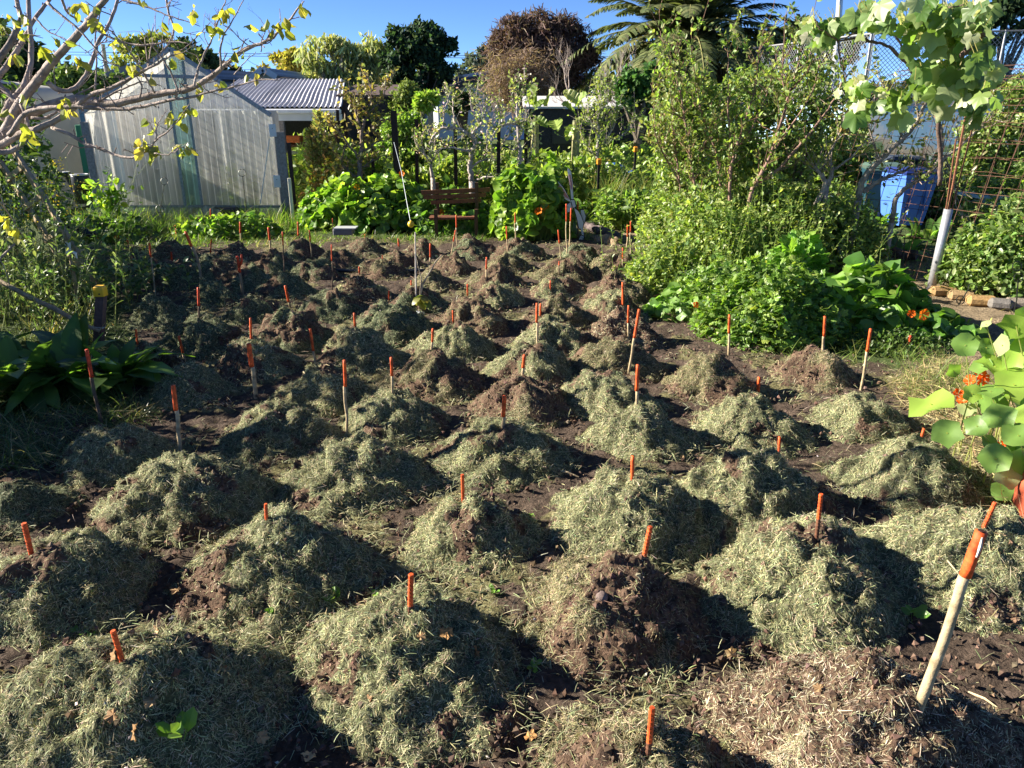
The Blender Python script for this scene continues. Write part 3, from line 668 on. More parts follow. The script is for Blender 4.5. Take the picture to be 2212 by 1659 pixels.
# pale pebbles / scraps and green seedlings in the soil
sd_pts = [(190, 1383, .03), (395, 1600, .07), (245, 1345, .03), (385, 1140, .02), (1020, 1540, .03), (1155, 1450, .035), (815, 1295, .03), (725, 1300, .05), (1970, 1340, .05), (700, 1335, .02), (175, 1375, .04), (1065, 1285, .035), (590, 1330, .03), (1150, 1120, .02), (985, 730, .02)]
for i, (a, bq, s) in enumerate(sd_pts):
    p = hit(a, bq); n = 7; g = Geo(); dr = rdir(n) * [1, 1, .1] + [0, 0, .55]
    Ls = LO[0] * [1, 1.35, 1]
    inst(g, Ls, LO[1], np.tile(p, (n, 1)) + rg.normal(0, s * .25, (n, 3)) * [1, 1, .4] + [0, 0, s * .5], frames(nrm(dr), rdir(n) * .4 + [-.2, -.2, 1]), s * rg.uniform(.6, 1.0, n), pal(n, [(.14, .27, .04), (.2, .35, .06)]))
    for k in range(3): tube(g, [p - [0, 0, .01], p + [rg.normal(0, s * .2), 0, s * .6]], .0012, (.2, .3, .08), 4, False)
    lab = {1: 'bright green seedling with oval leaves on the front of the largest corner mound', 8: 'lone green weed seedling in the shaded hollow left of the long cane', 7: 'fresh leafy weed at the foot of the bottom centre mound'}.get(i, 'tiny green weed seedling by the ' + NICK[int(np.argmin([math.hypot(a - m[0], bq - m[1] - m[2] * .4) for m in MD[:16]]))] + [', lowest one', ', lone sprig', ', twin-leaved', ', paler one', ', flat one'][i % 5])
    T(g.build('weed_seedling', M_leaf, origin=p), lab, 'seedling', None if i in (1, 8, 7) else 'tiny weed seedlings in the soil')
n = 420; x, y = scatter_plot(n, 7, 1.4); g = Geo()
tv = OCT * [1, .7, .4]; inst(g, tv, OF, np.c_[x, y, hfun(x, y) + .012], frames(rdir(n), rdir(n)), rg.uniform(.003, .009, n), pal(n, [(.5, .46, .42), (.35, .3, .27), (.28, .2, .13)], .2))
o = T(g.build('pebbles', M_stone), 'scattered small pale pebbles and bits of shell on the soil', 'pebbles'); o['kind'] = 'stuff'
# grey stone by the corner mound, straw stalks, small twigs
for (a, bq, s, c, lab) in [(372, 1345, .055, (.16, .16, .18), 'grey stone wedged between the lower left mounds'), (2145, 1075, .05, (.07, .055, .045), 'dark lump of soil on top of the mound at the right edge'), (1300, 1290, .045, (.16, .12, .11), 'rounded clod near the top of the tall soil-capped mound'), (700, 865, .03, (.13, .08, .06), 'reddish clod beside the thin cane mound')]:
    p = hit(a, bq); g = Geo(); inst(g, OCT, OF, p[None], frames(rdir(1), rdir(1)), s, np.array([c])); m = g.build('stone', M_stone, origin=p); 
    md = m.modifiers.new('s', 'SUBSURF'); md.levels = 3; md.render_levels = 3; T(m, lab, 'stone')
for i, (a, b1, c, d1, r, lab) in enumerate([(1940, 915, 1975, 935, .004, 'pale straw stalk on the soil right of the leaning thin cane mound'), (2045, 1215, 2130, 1330, .003, 'thin pale stalk lying behind the mound at the right edge'), (2090, 1500, 2160, 1540, .004, 'split straw blade beside the foot of the long cane'), (1290, 880, 1312, 895, .003, 'short twig on the flank of the central brown mound'), (1495, 1030, 1540, 1055, .006, 'knobbly twig at the foot of the mound right of centre'), (1200, 1020, 1250, 1035, .006, 'brown twig lying in the gap near the centre'), (655, 805, 670, 830, .006, 'forked pale twig on the sunlit yellowish mound'), (550, 980, 545, 965, .006, 'stub of twig upright in the soil below the flat-topped mound')]):
    p = hit(a, b1); e = hit(c, d1); m = (p + e) / 2 + [0, 0, .02]; g = Geo(); tube(g, [p + [0, 0, .01], m, e + [0, 0, .012]], [r, r, r * .5], (.5, .4, .25), 5); T(g.build('twig', M_wood, origin=p), lab, 'twig')

# ------------------------------------------------------------------ plants: generic builders
GR = [(.10, .20, .028), (.15, .26, .04), (.07, .14, .022), (.20, .31, .05)]
def grass(name, lab, pts, hgt, n, cols=None, wd=.006, dry=0.0, kind='stuff', cat='grass', lean=.5, bendr=(.2, .9)):
    """pts: (k,2) ground positions"""
    cols = cols or GR; g = Geo(); k = len(pts); tuft = pts[rg.integers(0, k, n)]
    P = np.c_[tuft + rg.normal(0, .03, (n, 2)), np.zeros(n)]; P[:, 2] = gz(P[:, 0], P[:, 1]) - .01
    h = hgt * rg.uniform(.45, 1.15, n) * (.6 + .8 * vn(P[:, 0] * 2.5, P[:, 1] * 2.5))
    d = nrm(np.c_[rg.normal(0, lean, (n, 2)), np.ones(n)]); hd = nrm(np.c_[d[:, :2], np.zeros(n)]); nn = np.cross(np.cross(d, hd), d) * -1.0
    nn = nrm(-hd + d * 0.3)
    dist = np.maximum(P[:, 1], 2); C = pal(n, cols + ([(.42, .36, .18)] if dry else []), .18, None)
    if dry: C = np.where((rg.random(n) < dry)[:, None], pal(n, [(.42, .36, .2), (.35, .3, .16)], .15), pal(n, cols, .18))
    blades(g, P, d, rdir(n) * .25 + [0, 0, 1.], h, np.maximum(wd * rg.uniform(.6, 1.3, n), dist / 768 * .55), C, 4, rg.uniform(*bendr, n))
    o = g.build(name, M_leaf); T(o, lab, cat); o['kind'] = kind; return o
def region(poly_px, n, ground=True):
    """random ground points inside a polygon given in photo pixels of the ground"""
    w_ = np.array([G(*p)[:2] for p in poly_px]); lo = w_.min(0); hi = w_.max(0); out = []
    while sum(map(len, out)) < n:
        q = lo + (hi - lo) * rg.random((n * 3, 2)); out.append(q[inpoly(q[:, 0], q[:, 1], [tuple(v) for v in w_])])
    return np.concatenate(out)[:n]
def dome(c, rx, ry, h, n, k=1.0, shell=.55):
    a = rg.random(n) * 2 * PI; s = np.sqrt(rg.random(n)); u = s * np.cos(a); v = s * np.sin(a)
    lump = .35 + 1.25 * fbm(u * 2.6 + c[0] * 3, v * 2.6 + c[1] * 3, 1., 3)
    if n > 600: a0 = fbm(u * 6 + 9, v * 6, c[0], 2); lump = lump * (.8 + .5 * a0)
    zt = h * np.sqrt(np.clip(1 - s ** 2, 0, 1)) ** k * lump; z = zt * (1 - shell * rg.random(n) ** 1.6)
    P = np.c_[c[0] + u * rx, c[1] + v * ry, z + gz(c[0], c[1])]
    N = nrm(np.c_[u / rx * h * .9, v / ry * h * .9, np.sqrt(np.clip(1 - s ** 2, .05, 1))]); return P, N
def nasturtium(lab, c, rx, ry, h, n, size, flowers=(), cols=None, cat='nasturtium', group=None, nfl=0, Rsc=1):
    th = thing('nasturtium', lab, cat, (c[0], c[1], 0), group); P, N = dome(c, rx, ry, h, n)
    cols = cols or [(.13, .24, .035), (.17, .29, .045), (.09, .17, .028), (.22, .33, .06)]
    zn = nrm(N * .55 + rdir(n) * .38 + [-.18, -.1, .55]); g = Geo()
    sz = size * rg.uniform(.5, 1.2, n); C = pal(n, cols, .16)
    for v in range(3):
        k = np.arange(n) % 3 == v; tv = RL[0].copy(); m = 11
        a = np.arange(m) * 2 * PI / m; tv[12:, 2] += [.07, .02, .10][v] * np.cos((2 + v) * a + v); tv[12:, :2] *= (1 + .08 * np.cos((3 + v) * a))[:, None]
        inst(g, tv, RL[1], P[k], frames(rdir(k.sum()), zn[k]), sz[k], C[k], RLs)
    g.build('leaves', M_leaf, th, smooth=True)
    g = Geo(); m = min(n, 500)
    for i in range(m):
        p = P[i]; q = np.array([c[0] + (p[0] - c[0]) * .75, c[1] + (p[1] - c[1]) * .75, 0]); mid = (p + q) / 2 + rg.normal(0, .04, 3)
        tube(g, [q, mid, p], .0022 * max(1, c[1] / 5), (.22, .33, .1), 3, False)
    g.build('stems', M_leaf, th)
    for f in list(flowers) + [None] * nfl:
        if f is None:
            i = rg.integers(n); p = P[i] + zn[i] * size * .5; s = size * .55; col = [(.8, .2, .01), (.85, .38, .02)][rg.integers(2)]
        else: p, s, col = f
        g = Geo(); d = nrm(np.array([-.25, -.85, .45]) + rdir(1)[0] * .35)
        inst(g, FL[0], FL[1], np.asarray(p)[None], frames(rdir(1), d[None]), s * 1.1, np.array([col]) * .9, [.45] + [1] * 25); g.build('flower', M_petal, th)
    return th
def leafy(name, lab, cat, c, rx, ry, h, n, tmpl, size, cols, group=None, up=.5, hang=.4, mat=None, shade=None, stems=True, kk=1.0, shell=.7, sm=False):
    th = thing(name, lab, cat, (c[0], c[1], 0), group); P, N = dome(c, rx, ry, h, n, kk, shell); P[:, 2] += (c[2] if len(c) > 2 else 0)
    g = Geo(); zn = nrm(N * .5 + rdir(n) * .55 + [-.1, 0, up]); inst(g, tmpl[0], tmpl[1], P, frames(rdir(n) + N * .6 - [0, 0, hang], zn), size * rg.uniform(.6, 1.3, n), pal(n, cols, .18), shade)
    g.build('foliage', mat or M_leaf, th, smooth=sm)
    if stems:
        g = Geo()
        for i in range(min(90, n // 10)):
            p = P[i]; q = np.array([c[0] + rg.normal(0, rx * .2), c[1] + rg.normal(0, ry * .2), 0]); m = (p + q) / 2 + rg.normal(0, rx * .08, 3); tube(g, [q, m, p], [.006, .004, .002], (.12, .13, .05), 4, False)
        g.build('stems', M_bark, th)
    return th
def rosette(name, lab, c, n, L, cols, group=None, tm=None, spread=.12, cat='comfrey'):
    """big leaves arching out of a common crown"""
    th = thing(name, lab, cat, (c[0], c[1], 0), group); g = Geo(); tm = tm or [LL, LL2, LL3]
    for v in range(3):
        m = n // 3; a = rg.random(m) * 2 * PI; P = np.c_[c[0] + np.cos(a) * spread * rg.random(m), c[1] + np.sin(a) * spread * rg.random(m), gz(c[0] + a * 0, c[1]) + .02]
        e = rg.uniform(.15, 1.1, m); d = np.c_[np.cos(a) * np.cos(e), np.sin(a) * np.cos(e), np.sin(e)]; nn = np.c_[-np.cos(a) * np.sin(e), -np.sin(a) * np.sin(e), np.cos(e)] + rdir(m) * .25
        t = tm[v]; inst(g, t[0], t[1], P, frames(d, nn), L * rg.uniform(.6, 1.15, m), pal(m, cols, .15), ([1, 1.25, 1] * 9)[:len(t[0])])
    g.build('leaves', M_leaf, th, smooth=True); return th
def stalks(g, base, n, h, r, col, lean=.12, leaf=None, lcol=None, ln=8, ls=.05, sp=.1):
    """upright weed stalks with small leaves along them"""
    LP = []; LD = []
    for i in range(n):
        b = np.array([base[0] + rg.normal(0, sp), base[1] + rg.normal(0, sp), 0]); d = nrm(np.array([rg.normal(0, lean), rg.normal(0, lean), 1])); hh = h * rg.uniform(.6, 1.1); bd = rg.normal(0, lean * .8, 2)
        s = np.linspace(0, 1, 6); P = b + d * (s * hh)[:, None] + np.c_[bd[0] * s ** 2 * hh, bd[1] * s ** 2 * hh, 0 * s]; tube(g, P, r * (1 - .7 * s), col, 4, False)
        for t in rg.uniform(.15, 1, ln): k = t * 5; j = int(min(4, k)); LP.append(P[j] + (P[j + 1] - P[j]) * (k - j)); LD.append(nrm(np.array([*rg.normal(0, 1, 2), .5])))
    if leaf: inst(g, leaf[0], leaf[1], np.array(LP), frames(np.array(LD), rdir(len(LP)) * .5 + [0, 0, .8]), ls * rg.uniform(.5, 1.3, len(LP)), pal(len(LP), lcol, .2))

# ---- left side: comfrey, long grass, weeds
CF = [(.065, .13, .03), (.09, .17, .035), (.05, .10, .025), (.12, .21, .04)]
for i, (px, py, n, L, lab) in enumerate([(50, 850, 26, .42, 'dark broad-leaved comfrey clump at the left edge above the long grass'), (170, 835, 30, .42, 'large comfrey clump left of the dark weathered pole, leaves drooping'),
        (275, 835, 26, .36, 'comfrey plant whose leaf tips catch the sun beside the half hidden mound'), (-60, 800, 18, .45, 'comfrey leaves cut by the left edge behind the edge clump')]):
    p = G(px, py); rosette('comfrey', lab, p + [0, -.05, 0], int(n * 1.3), L * 1.3, CF, 'broad-leaved comfrey plants')
grass('grass', 'long arching green and straw-dry grass at the lower left edge', region([(-150, 880), (250, 860), (330, 900), (150, 960), (110, 1010), (-200, 1060)], 260), .20, 4200, [(.08, .13, .035), (.11, .17, .045), (.06, .10, .03)], .005, dry=.3, bendr=(.4, 1.3), lean=.8)
grass('grass', 'grass growing around the yellow-capped post on the left', region([(-100, 700), (260, 700), (330, 800), (330, 850), (-150, 870)], 300), .15, 2600, [(.08, .13, .03), (.11, .17, .05), (.06, .10, .02)], .005, dry=.08, lean=.8, bendr=(.4, 1.3))
grass('grass', 'tall seeding grass in the left border', region([(-200, 560), (190, 560), (240, 660), (220, 740), (-250, 740)], 260), .38, 3600, [(.10, .15, .05), (.15, .19, .08), (.07, .11, .03)], .005, dry=.3, lean=.4)
for i, (px, py, h, lab) in enumerate([(70, 720, .95, 'tall seeding weed stalks left of the tied branch'), (150, 690, .8, 'grey-leaved stalks behind the tied branch'), (20, 690, 1.2, 'tallest grey-green weed stalks at the left edge'), (110, 640, 1.15, 'weed stalks under the leaning ladder'), (210, 650, .55, 'dark low weeds at the plot margin, left'), (270, 640, .42, 'low shaded weeds touching the leftmost mounds')]):
    p = G(px, py); th = thing('tall_weed', lab, 'weeds', p, 'tall weeds in the left border'); g = Geo()
    stalks(g, p, 26, h, .004, (.2, .24, .1), .16, LL3 if i < 4 else LO, [(.14, .20, .08), (.2, .26, .13), (.09, .15, .05)], 16, .08, .28); g.build('stalks', M_leaf, th)
# yellow-flowering brassica weeds in front of the tank
p = G(95, 640); th = thing('flowering_weed', 'loose weeds with yellow flower heads in front of the beige tank', 'weeds', p); g = Geo()
stalks(g, p, 34, 1.35, .004, (.16, .22, .08), .18, LO, [(.12, .18, .06), (.1, .2, .05)], 10, .05, .45)
g.build('stalks', M_leaf, th); g = Geo(); n = 420; ctr = np.array([D(*q, p[1] + rg.uniform(-.5, .5)) for q in [(45, 385), (95, 415), (110, 400), (150, 380), (75, 440), (120, 440), (160, 430), (60, 470), (100, 500), (160, 455), (40, 420), (20, 450), (125, 350), (170, 400), (85, 470), (55, 520)]])
inst(g, LQ[0], LQ[1], ctr[rg.integers(0, len(ctr), n)] + rg.normal(0, .035, (n, 3)), frames(rdir(n), rdir(n)), .025, pal(n, [(.45, .42, .05), (.25, .32, .05)])); g.build('flower_heads', M_petal, th)
# shrubs added outside the left edge to cast shade over the plot
DKG = [(.07, .12, .03), (.10, .165, .04), (.05, .09, .022)]
for i, (x, y, rx, ry, h, lab) in enumerate([(-4.75, 4.15, .55, .5, 1.5, 'low shading shrub added beyond the left edge by the long grass'), (-6.5, 7.9, .7, 1.1, 2.4, 'dense shading shrub added left of the weeds'), (-6.5, 9.6, .9, 1.0, 2.1, 'shading shrub added beside the tank'), (-5.1, 5.4, .7, .8, 1.7, 'rounded shading shrub added beyond the comfrey at the left')]):
    leafy('shrub', lab, 'shrub', (x, y), rx, ry, h, 3600, LO, .10, DKG, 'shrubs added at the left to shade the plot', kk=.6)
# weeds and grass in front of the greenhouse
grass('grass', 'sunlit long grass along the foot of the greenhouse', region([(130, 560), (200, 480), (420, 500), (640, 490), (730, 500), (700, 535), (420, 540), (250, 560)], 420), .15, 5200, GR + [(.22, .29, .06)], .006, dry=.08, lean=.8, bendr=(.4, 1.3))
grass('grass', 'rank green grass around the greenhouse base and its right corner', region([(130, 480), (640, 466), (740, 440), (860, 440), (820, 500), (630, 500), (200, 520)], 420), .36, 7000, GR + [(.22, .29, .06)], .007, lean=.5, bendr=(.3, 1.0), dry=.08)
grass('grass', 'meadow grass filling the garden behind the bench', region([(640, 440), (1000, 395), (1400, 395), (1430, 470), (1280, 480), (1100, 470), (760, 480)], 500), .42, 9000, GR + [(.24, .30, .08)], .010, dry=.07, lean=.35)
grass('grass', 'pale seeding grass behind the rabbit cut-out', region([(1250, 420), (1430, 415), (1450, 460), (1300, 470)], 300), .62, 4200, [(.20, .29, .09), (.15, .25, .06), (.26, .3, .13)], .008, dry=.15, lean=.2)
p = G(*z5(640, 300)); nasturtium('trailing nasturtium with yellow-orange flowers left of the greenhouse base', G(225, 520), .75, .45, .34, 420, .09, [(D(*z5(640, 262), 11.1), .05, (.8, .33, .02)), (D(*z5(740, 262), 11.1), .055, (.8, .33, .02)), (D(*z5(740, 340), 10.6), .06, (.85, .25, .02))], DKG + [(.09, .18, .03)])
nasturtium('low nasturtium patch before the broken greenhouse panel', G(495, 510), .8, .35, .32, 360, .09, [(D(*z5(1500, 212), 12), .05, (.85, .2, .02)), (D(*z5(1400, 250), 12), .05, (.85, .25, .02)), (D(*z5(1108, 265), 12), .05, (.8, .4, .03))])
p = G(250, 500); th = thing('lemon_sapling', 'young broadleaf sapling with sunlit shoots in front of the greenhouse left corner', 'sapling', p); g = Geo()
tips = []
for (a, b1) in [(205, 400), (250, 405), (232, 385), (215, 440), (262, 420), (190, 425), (240, 430)]:
    e = D(a, b1, p[1] - .1); s = np.linspace(0, 1, 5); Pq = p + (e - p) * s[:, None] + np.c_[s * 0, s * 0, np.sin(s * PI) * .08]; tube(g, Pq, .012 * (1 - .7 * s), (.2, .2, .1), 5); tips += [Pq[2], Pq[3], Pq[4], Pq[4]]
g.build('branches', M_bark, th); g = Geo(); tips = np.array(tips); n = 130; inst(g, LO[0] * [1, .9, 1], LO[1], tips[rg.integers(0, len(tips), n)] + rg.normal(0, .06, (n, 3)), frames(rdir(n) + [0, 0, .5], rdir(n) * .5 + [-.3, -.3, .6]), rg.uniform(.1, .19, n), pal(n, [(.2, .33, .04), (.28, .4, .06), (.12, .22, .03)])); g.build('leaves', M_leaf, th)

grass('grass', 'short rough grass and weeds along the back edge of the plot', region([(240, 545), (300, 505), (640, 495), (900, 500), (1290, 500), (1290, 518), (900, 528), (640, 522), (420, 535)], 400), .13, 6000, GR + DKG, .008, dry=.1, lean=.7)
# ---- back centre: nasturtium clumps, comfrey, fennel
NG = [(.13, .25, .03), (.19, .32, .045), (.10, .19, .028), (.26, .38, .06)]
nasturtium('big nasturtium mass left of the bench, bright in the sun', G(790, 500) + [0, .45, 0], 1.15, .75, .66, 1500, .15, (), NG, nfl=4, group='nasturtium clumps behind the plot')
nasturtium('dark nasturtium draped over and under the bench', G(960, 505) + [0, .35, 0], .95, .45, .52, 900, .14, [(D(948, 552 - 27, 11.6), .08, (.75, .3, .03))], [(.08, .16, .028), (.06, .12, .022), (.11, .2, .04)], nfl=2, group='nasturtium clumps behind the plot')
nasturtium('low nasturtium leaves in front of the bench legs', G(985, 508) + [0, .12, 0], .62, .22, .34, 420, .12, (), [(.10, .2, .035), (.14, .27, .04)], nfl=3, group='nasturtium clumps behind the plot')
nasturtium('nasturtium dome right of the bench beside the rabbit cut-out', G(1150, 520) + [0, .35, 0], .62, .55, .92, 900, .17, (), NG, nfl=2, group='nasturtium clumps behind the plot')
for px, py, n, L, lab in [(1310, 475, 34, .60, 'leafy dock clump right of the rabbit cut-out'), (1215, 445, 24, .55, 'dock leaves between the nasturtium dome and the pale grass'), (690, 470, 26, .5, 'dark curled leaves at the left foot of the nasturtium mass'), (1395, 455, 24, .5, 'broad leaves at the left side of the plum thicket'), (1260, 470, 20, .5, 'arching leaves directly behind the rabbit cut-out')]:
    rosette('dock_plant', lab, G(px, py) + [0, .3, 0], n, L, [(.10, .2, .035), (.15, .27, .05), (.07, .14, .025)], 'broad-leaved plants behind the plot', cat='dock plant')
p = G(672, 450); th = thing('fennel', 'feathery bright green fennel bush behind the greenhouse corner', 'fennel', p); g = Geo(); P, N = dome(p + [0, .5, 0], .62, .45, .80, 9000, 1, .6)
n = len(P); P[:, 2] += .1; blades(g, P, nrm(N * .7 + rdir(n) * .8), rdir(n), rg.uniform(.06, .14, n), .008, pal(n, [(.20, .34, .06), (.28, .42, .09), (.14, .26, .05)]), 2, .2); g.build('foliage', M_leaf, th)
# parsley bed and trailing nasturtium, right of the plot
PG = [(.12, .21, .035), (.17, .28, .05), (.08, .15, .03), (.23, .34, .07)]
leafy('parsley', 'lush flat-leaved parsley, brightest green, beside the dark-capped mound', 'parsley', G(1680, 745) + [0, .25, 0], .62, .5, .48, 5200, GL, .055, PG, up=.8, stems=False)
leafy('parsley', 'parsley sprawling behind the slim stake against lit weeds', 'parsley', G(1560, 690) + [0, .3, 0], .40, .45, .40, 2600, GL, .05, PG, up=.8, stems=False)
leafy('celery_plant', 'taller jagged-leaved celery standing above the parsley', 'celery', G(1745, 660) + [0, .4, 0], .25, .25, .62, 420, GL, .15, [(.14, .28, .04), (.2, .36, .06)], up=.7)
OR = (.80, .13, .01)
nasturtium('trailing nasturtium with big leaves between the parsley and the galvanised pipe', G(1880, 735) + [0, .5, 0], .70, .70, .42, 620, .15, [(D(1968, 742 - 65, 5.7), .05, OR), (D(2092 - 100, 678, 5.6), .075, (.85, .22, .02))], [(.07, .15, .03), (.10, .2, .04), (.14, .27, .04), (.2, .34, .06)], group='nasturtiums right of the plot')
nasturtium('nasturtium runner whose round leaves reach onto the path', G(2020, 740) + [0, .1, 0], .42, .35, .22, 150, .12, (), [(.09, .18, .03), (.13, .25, .04)], group='nasturtiums right of the plot')
nasturtium('nasturtium with an orange flower where the weeds meet the plot', G(1500, 690) + [0, .15, 0], .45, .3, .27, 170, .10, [(D(1503, 661, 6.2), .055, OR)], [(.16, .29, .06), (.12, .23, .05), (.2, .33, .08)], group='nasturtiums right of the plot')
WG = [(.19, .27, .06), (.25, .33, .08), (.13, .20, .05), (.32, .38, .12), (.10, .16, .04)]
for px, py, rx, ry, h, n, lab in [(1440, 640, .38, .55, .42, 3600, 'bright weedy bush at the right margin of the mounds'), (1470, 560, .5, .7, .62, 4800, 'yellow-green weeds rising behind the white plant tag'), (1560, 610, .55, .6, .75, 5000, 'tall lit weeds below the plum thicket'), (1660, 590, .6, .7, .78, 5000, 'tangle of weeds at the plum stems, centre'), (1800, 590, .7, .7, .70, 4800, 'shaded weeds behind the trailing nasturtium'), (1480, 500, .6, .6, .55, 3600, 'low weeds beyond the path bend')]:
    leafy('weed_bush', lab, 'weeds', G(px, py) + [0, .3, 0], rx, ry, h, int(n * .8), LO, .064, WG, 'lit weeds between the plot and the plum thicket', stems=False, kk=.7)
grass('grass', 'grass spilling from the weeds onto the plot at right', region([(1400, 560), (1440, 660), (1560, 730), (1700, 790), (2050, 800), (2000, 740), (1600, 660), (1500, 560)], 300), .22, 3600, WG, .005, lean=.5)
leafy('ground_cover', 'low dark weeds under the trailing nasturtium', 'weeds', G(1960, 770) + [0, .2, 0], .5, .3, .12, 1500, LO, .035, DKG + [(.1, .2, .03)], stems=False)
# foreground right: straw litter, large nasturtium with orange flowers
pts = region([(1930, 850), (2030, 800), (2120, 850), (2300, 860), (2500, 1250), (2212, 1200), (2080, 1010), (1980, 930)], 700)
n = 5200; q = pts[rg.integers(0, len(pts), n)] + rg.normal(0, .02, (n, 2)); g = Geo()
blades(g, np.c_[q, gz(q[:, 0], q[:, 1]) + rg.uniform(.01, .13, n)], nrm(rdir(n) * [1, 1, .3]), rdir(n) + [0, 0, 1], rg.uniform(.06, .2, n), .0032, pal(n, [(.48, .38, .2), (.38, .3, .15), (.3, .3, .12), (.22, .16, .09)], .2), 3, rg.uniform(-.3, .6, n))
o = T(g.build('straw_litter', M_clip), 'dry straw and dead vines under the large foreground leaves at the right', 'straw'); o['kind'] = 'stuff'
grass('grass', 'wispy grass at the edge of the straw litter, right', region([(1900, 830), (2080, 790), (2130, 850), (2000, 900)], 120), .2, 800, WG, .004, dry=.3, lean=.5)
fl = [(2097, 823), (2115, 805), (2068, 838 + 15), (2122, 820), (2080, 870), (2166, 908), (2200, 890), (2185, 925), (2165, 965), (2122, 812), (2180, 962)]
c = np.array([2.28, 3.55, 0]); th = thing('nasturtium', 'large foreground nasturtium with pale green leaves and orange flowers at the right edge', 'nasturtium', c)
LV = [(2010, 872, 46, 1), (2045, 935, 32, 0), (2085, 745, 26, 0), (2165, 745, 24, 2), (2195, 705, 34, 1), (2150, 790, 36, 1), (2205, 760, 40, 1), (2120, 860, 34, 0), (2190, 830, 40, 1), (2160, 900, 34, 0), (2205, 870, 34, 1), (2150, 990, 34, 0), (2205, 990, 40, 0), (2110, 920, 26, 0), (2175, 1030, 30, 2), (2180, 1110, 26, 1), (2200, 940, 34, 0), (2230, 800, 44, 1), (2240, 900, 44, 1), (2140, 960, 24, 0), (2060, 800, 18, 0), (2130, 700, 16, 2), (2225, 1040, 36, 0), (2090, 880, 20, 2), (2140, 845, 26, 0), (2185, 770, 26, 2), (2180, 730, 30, 0), (2225, 690, 36, 0), (2120, 790, 22, 0), (2150, 870, 26, 0), (2215, 1000, 34, 1), (2190, 960, 26, 0), (2100, 850, 20, 1), (2230, 850, 40, 0), (2180, 850, 30, 0), (2130, 750, 20, 0), (2165, 1060, 24, 0)]
g = Geo(); gs = Geo()
for (a, b1, rpx, t) in LV:
    Yd = 3.15 + (b1 < 900) * .45 + rg.uniform(-.12, .12); p = D(a, b1, Yd); s = 2.15 * rpx * Yd / F
    z_ = nrm(np.array([-.35, -.72, .6]) + rdir(1)[0] * .38); tv = RL[0].copy(); an = np.arange(11) * 2 * PI / 11; tv[12:, 2] += .09 * np.cos(3 * an + a); tv[12:, :2] *= (1 + .13 * np.cos(5 * an + b1))[:, None]
    inst(g, tv, RL[1], p[None], frames(rdir(1), z_[None]), s, np.array([[(.16, .28, .06), (.28, .42, .07), (.36, .42, .2)][t]]), RLs)
    q = np.array([p[0] + rg.uniform(.05, .3), Yd + .15, .03]); tube(gs, [q, (p + q) / 2 + [.05, 0, .07], p], [.004, .003, .0025], (.4, .42, .18), 5, False)
g.build('leaves', M_leaf, th, smooth=True); gs.build('stems', M_leaf, th)
for (a, b1) in fl:
    Yd = 3.3 + (b1 < 900) * .4; p = D(a, b1, Yd); g = Geo(); d = nrm(np.array([-.2, -.9, .3]) + rdir(1)[0] * .3)
    tv = FL[0] + np.c_[np.zeros((len(FL[0]), 2)), .06 * np.sin(np.arange(len(FL[0])) * 2.1)]
    inst(g, tv, FL[1], p[None], frames(rdir(1), d[None]), .055, np.array([[.85, .12, .01]]), [.5] + [1] * 25); g.build('flower', M_petal, th)
# terracotta pot at the right edge
p = D(2292, 1100, 3.0); p[2] = 0; g = Geo(); th = thing('terracotta_pot', 'rounded terracotta pot cut by the right edge of the photo', 'pot', p)
pr = [(.10, 0), (.15, .04), (.18, .12), (.185, .2), (.17, .27), (.15, .3)]
tube(g, [[p[0], p[1], z] for r, z in pr], [r for r, z in pr], (.42, .085, .04), 24, False); g.build('body', M_plain, th, smooth=True)
g = Geo(); tube(g, [[p[0], p[1], .295], [p[0], p[1], .3], [p[0], p[1], .335], [p[0], p[1], .335], [p[0], p[1], .3]], [.15, .172, .175, .15, .145], (.45, .10, .05), 24, False); g.build('rim', M_plain, th)

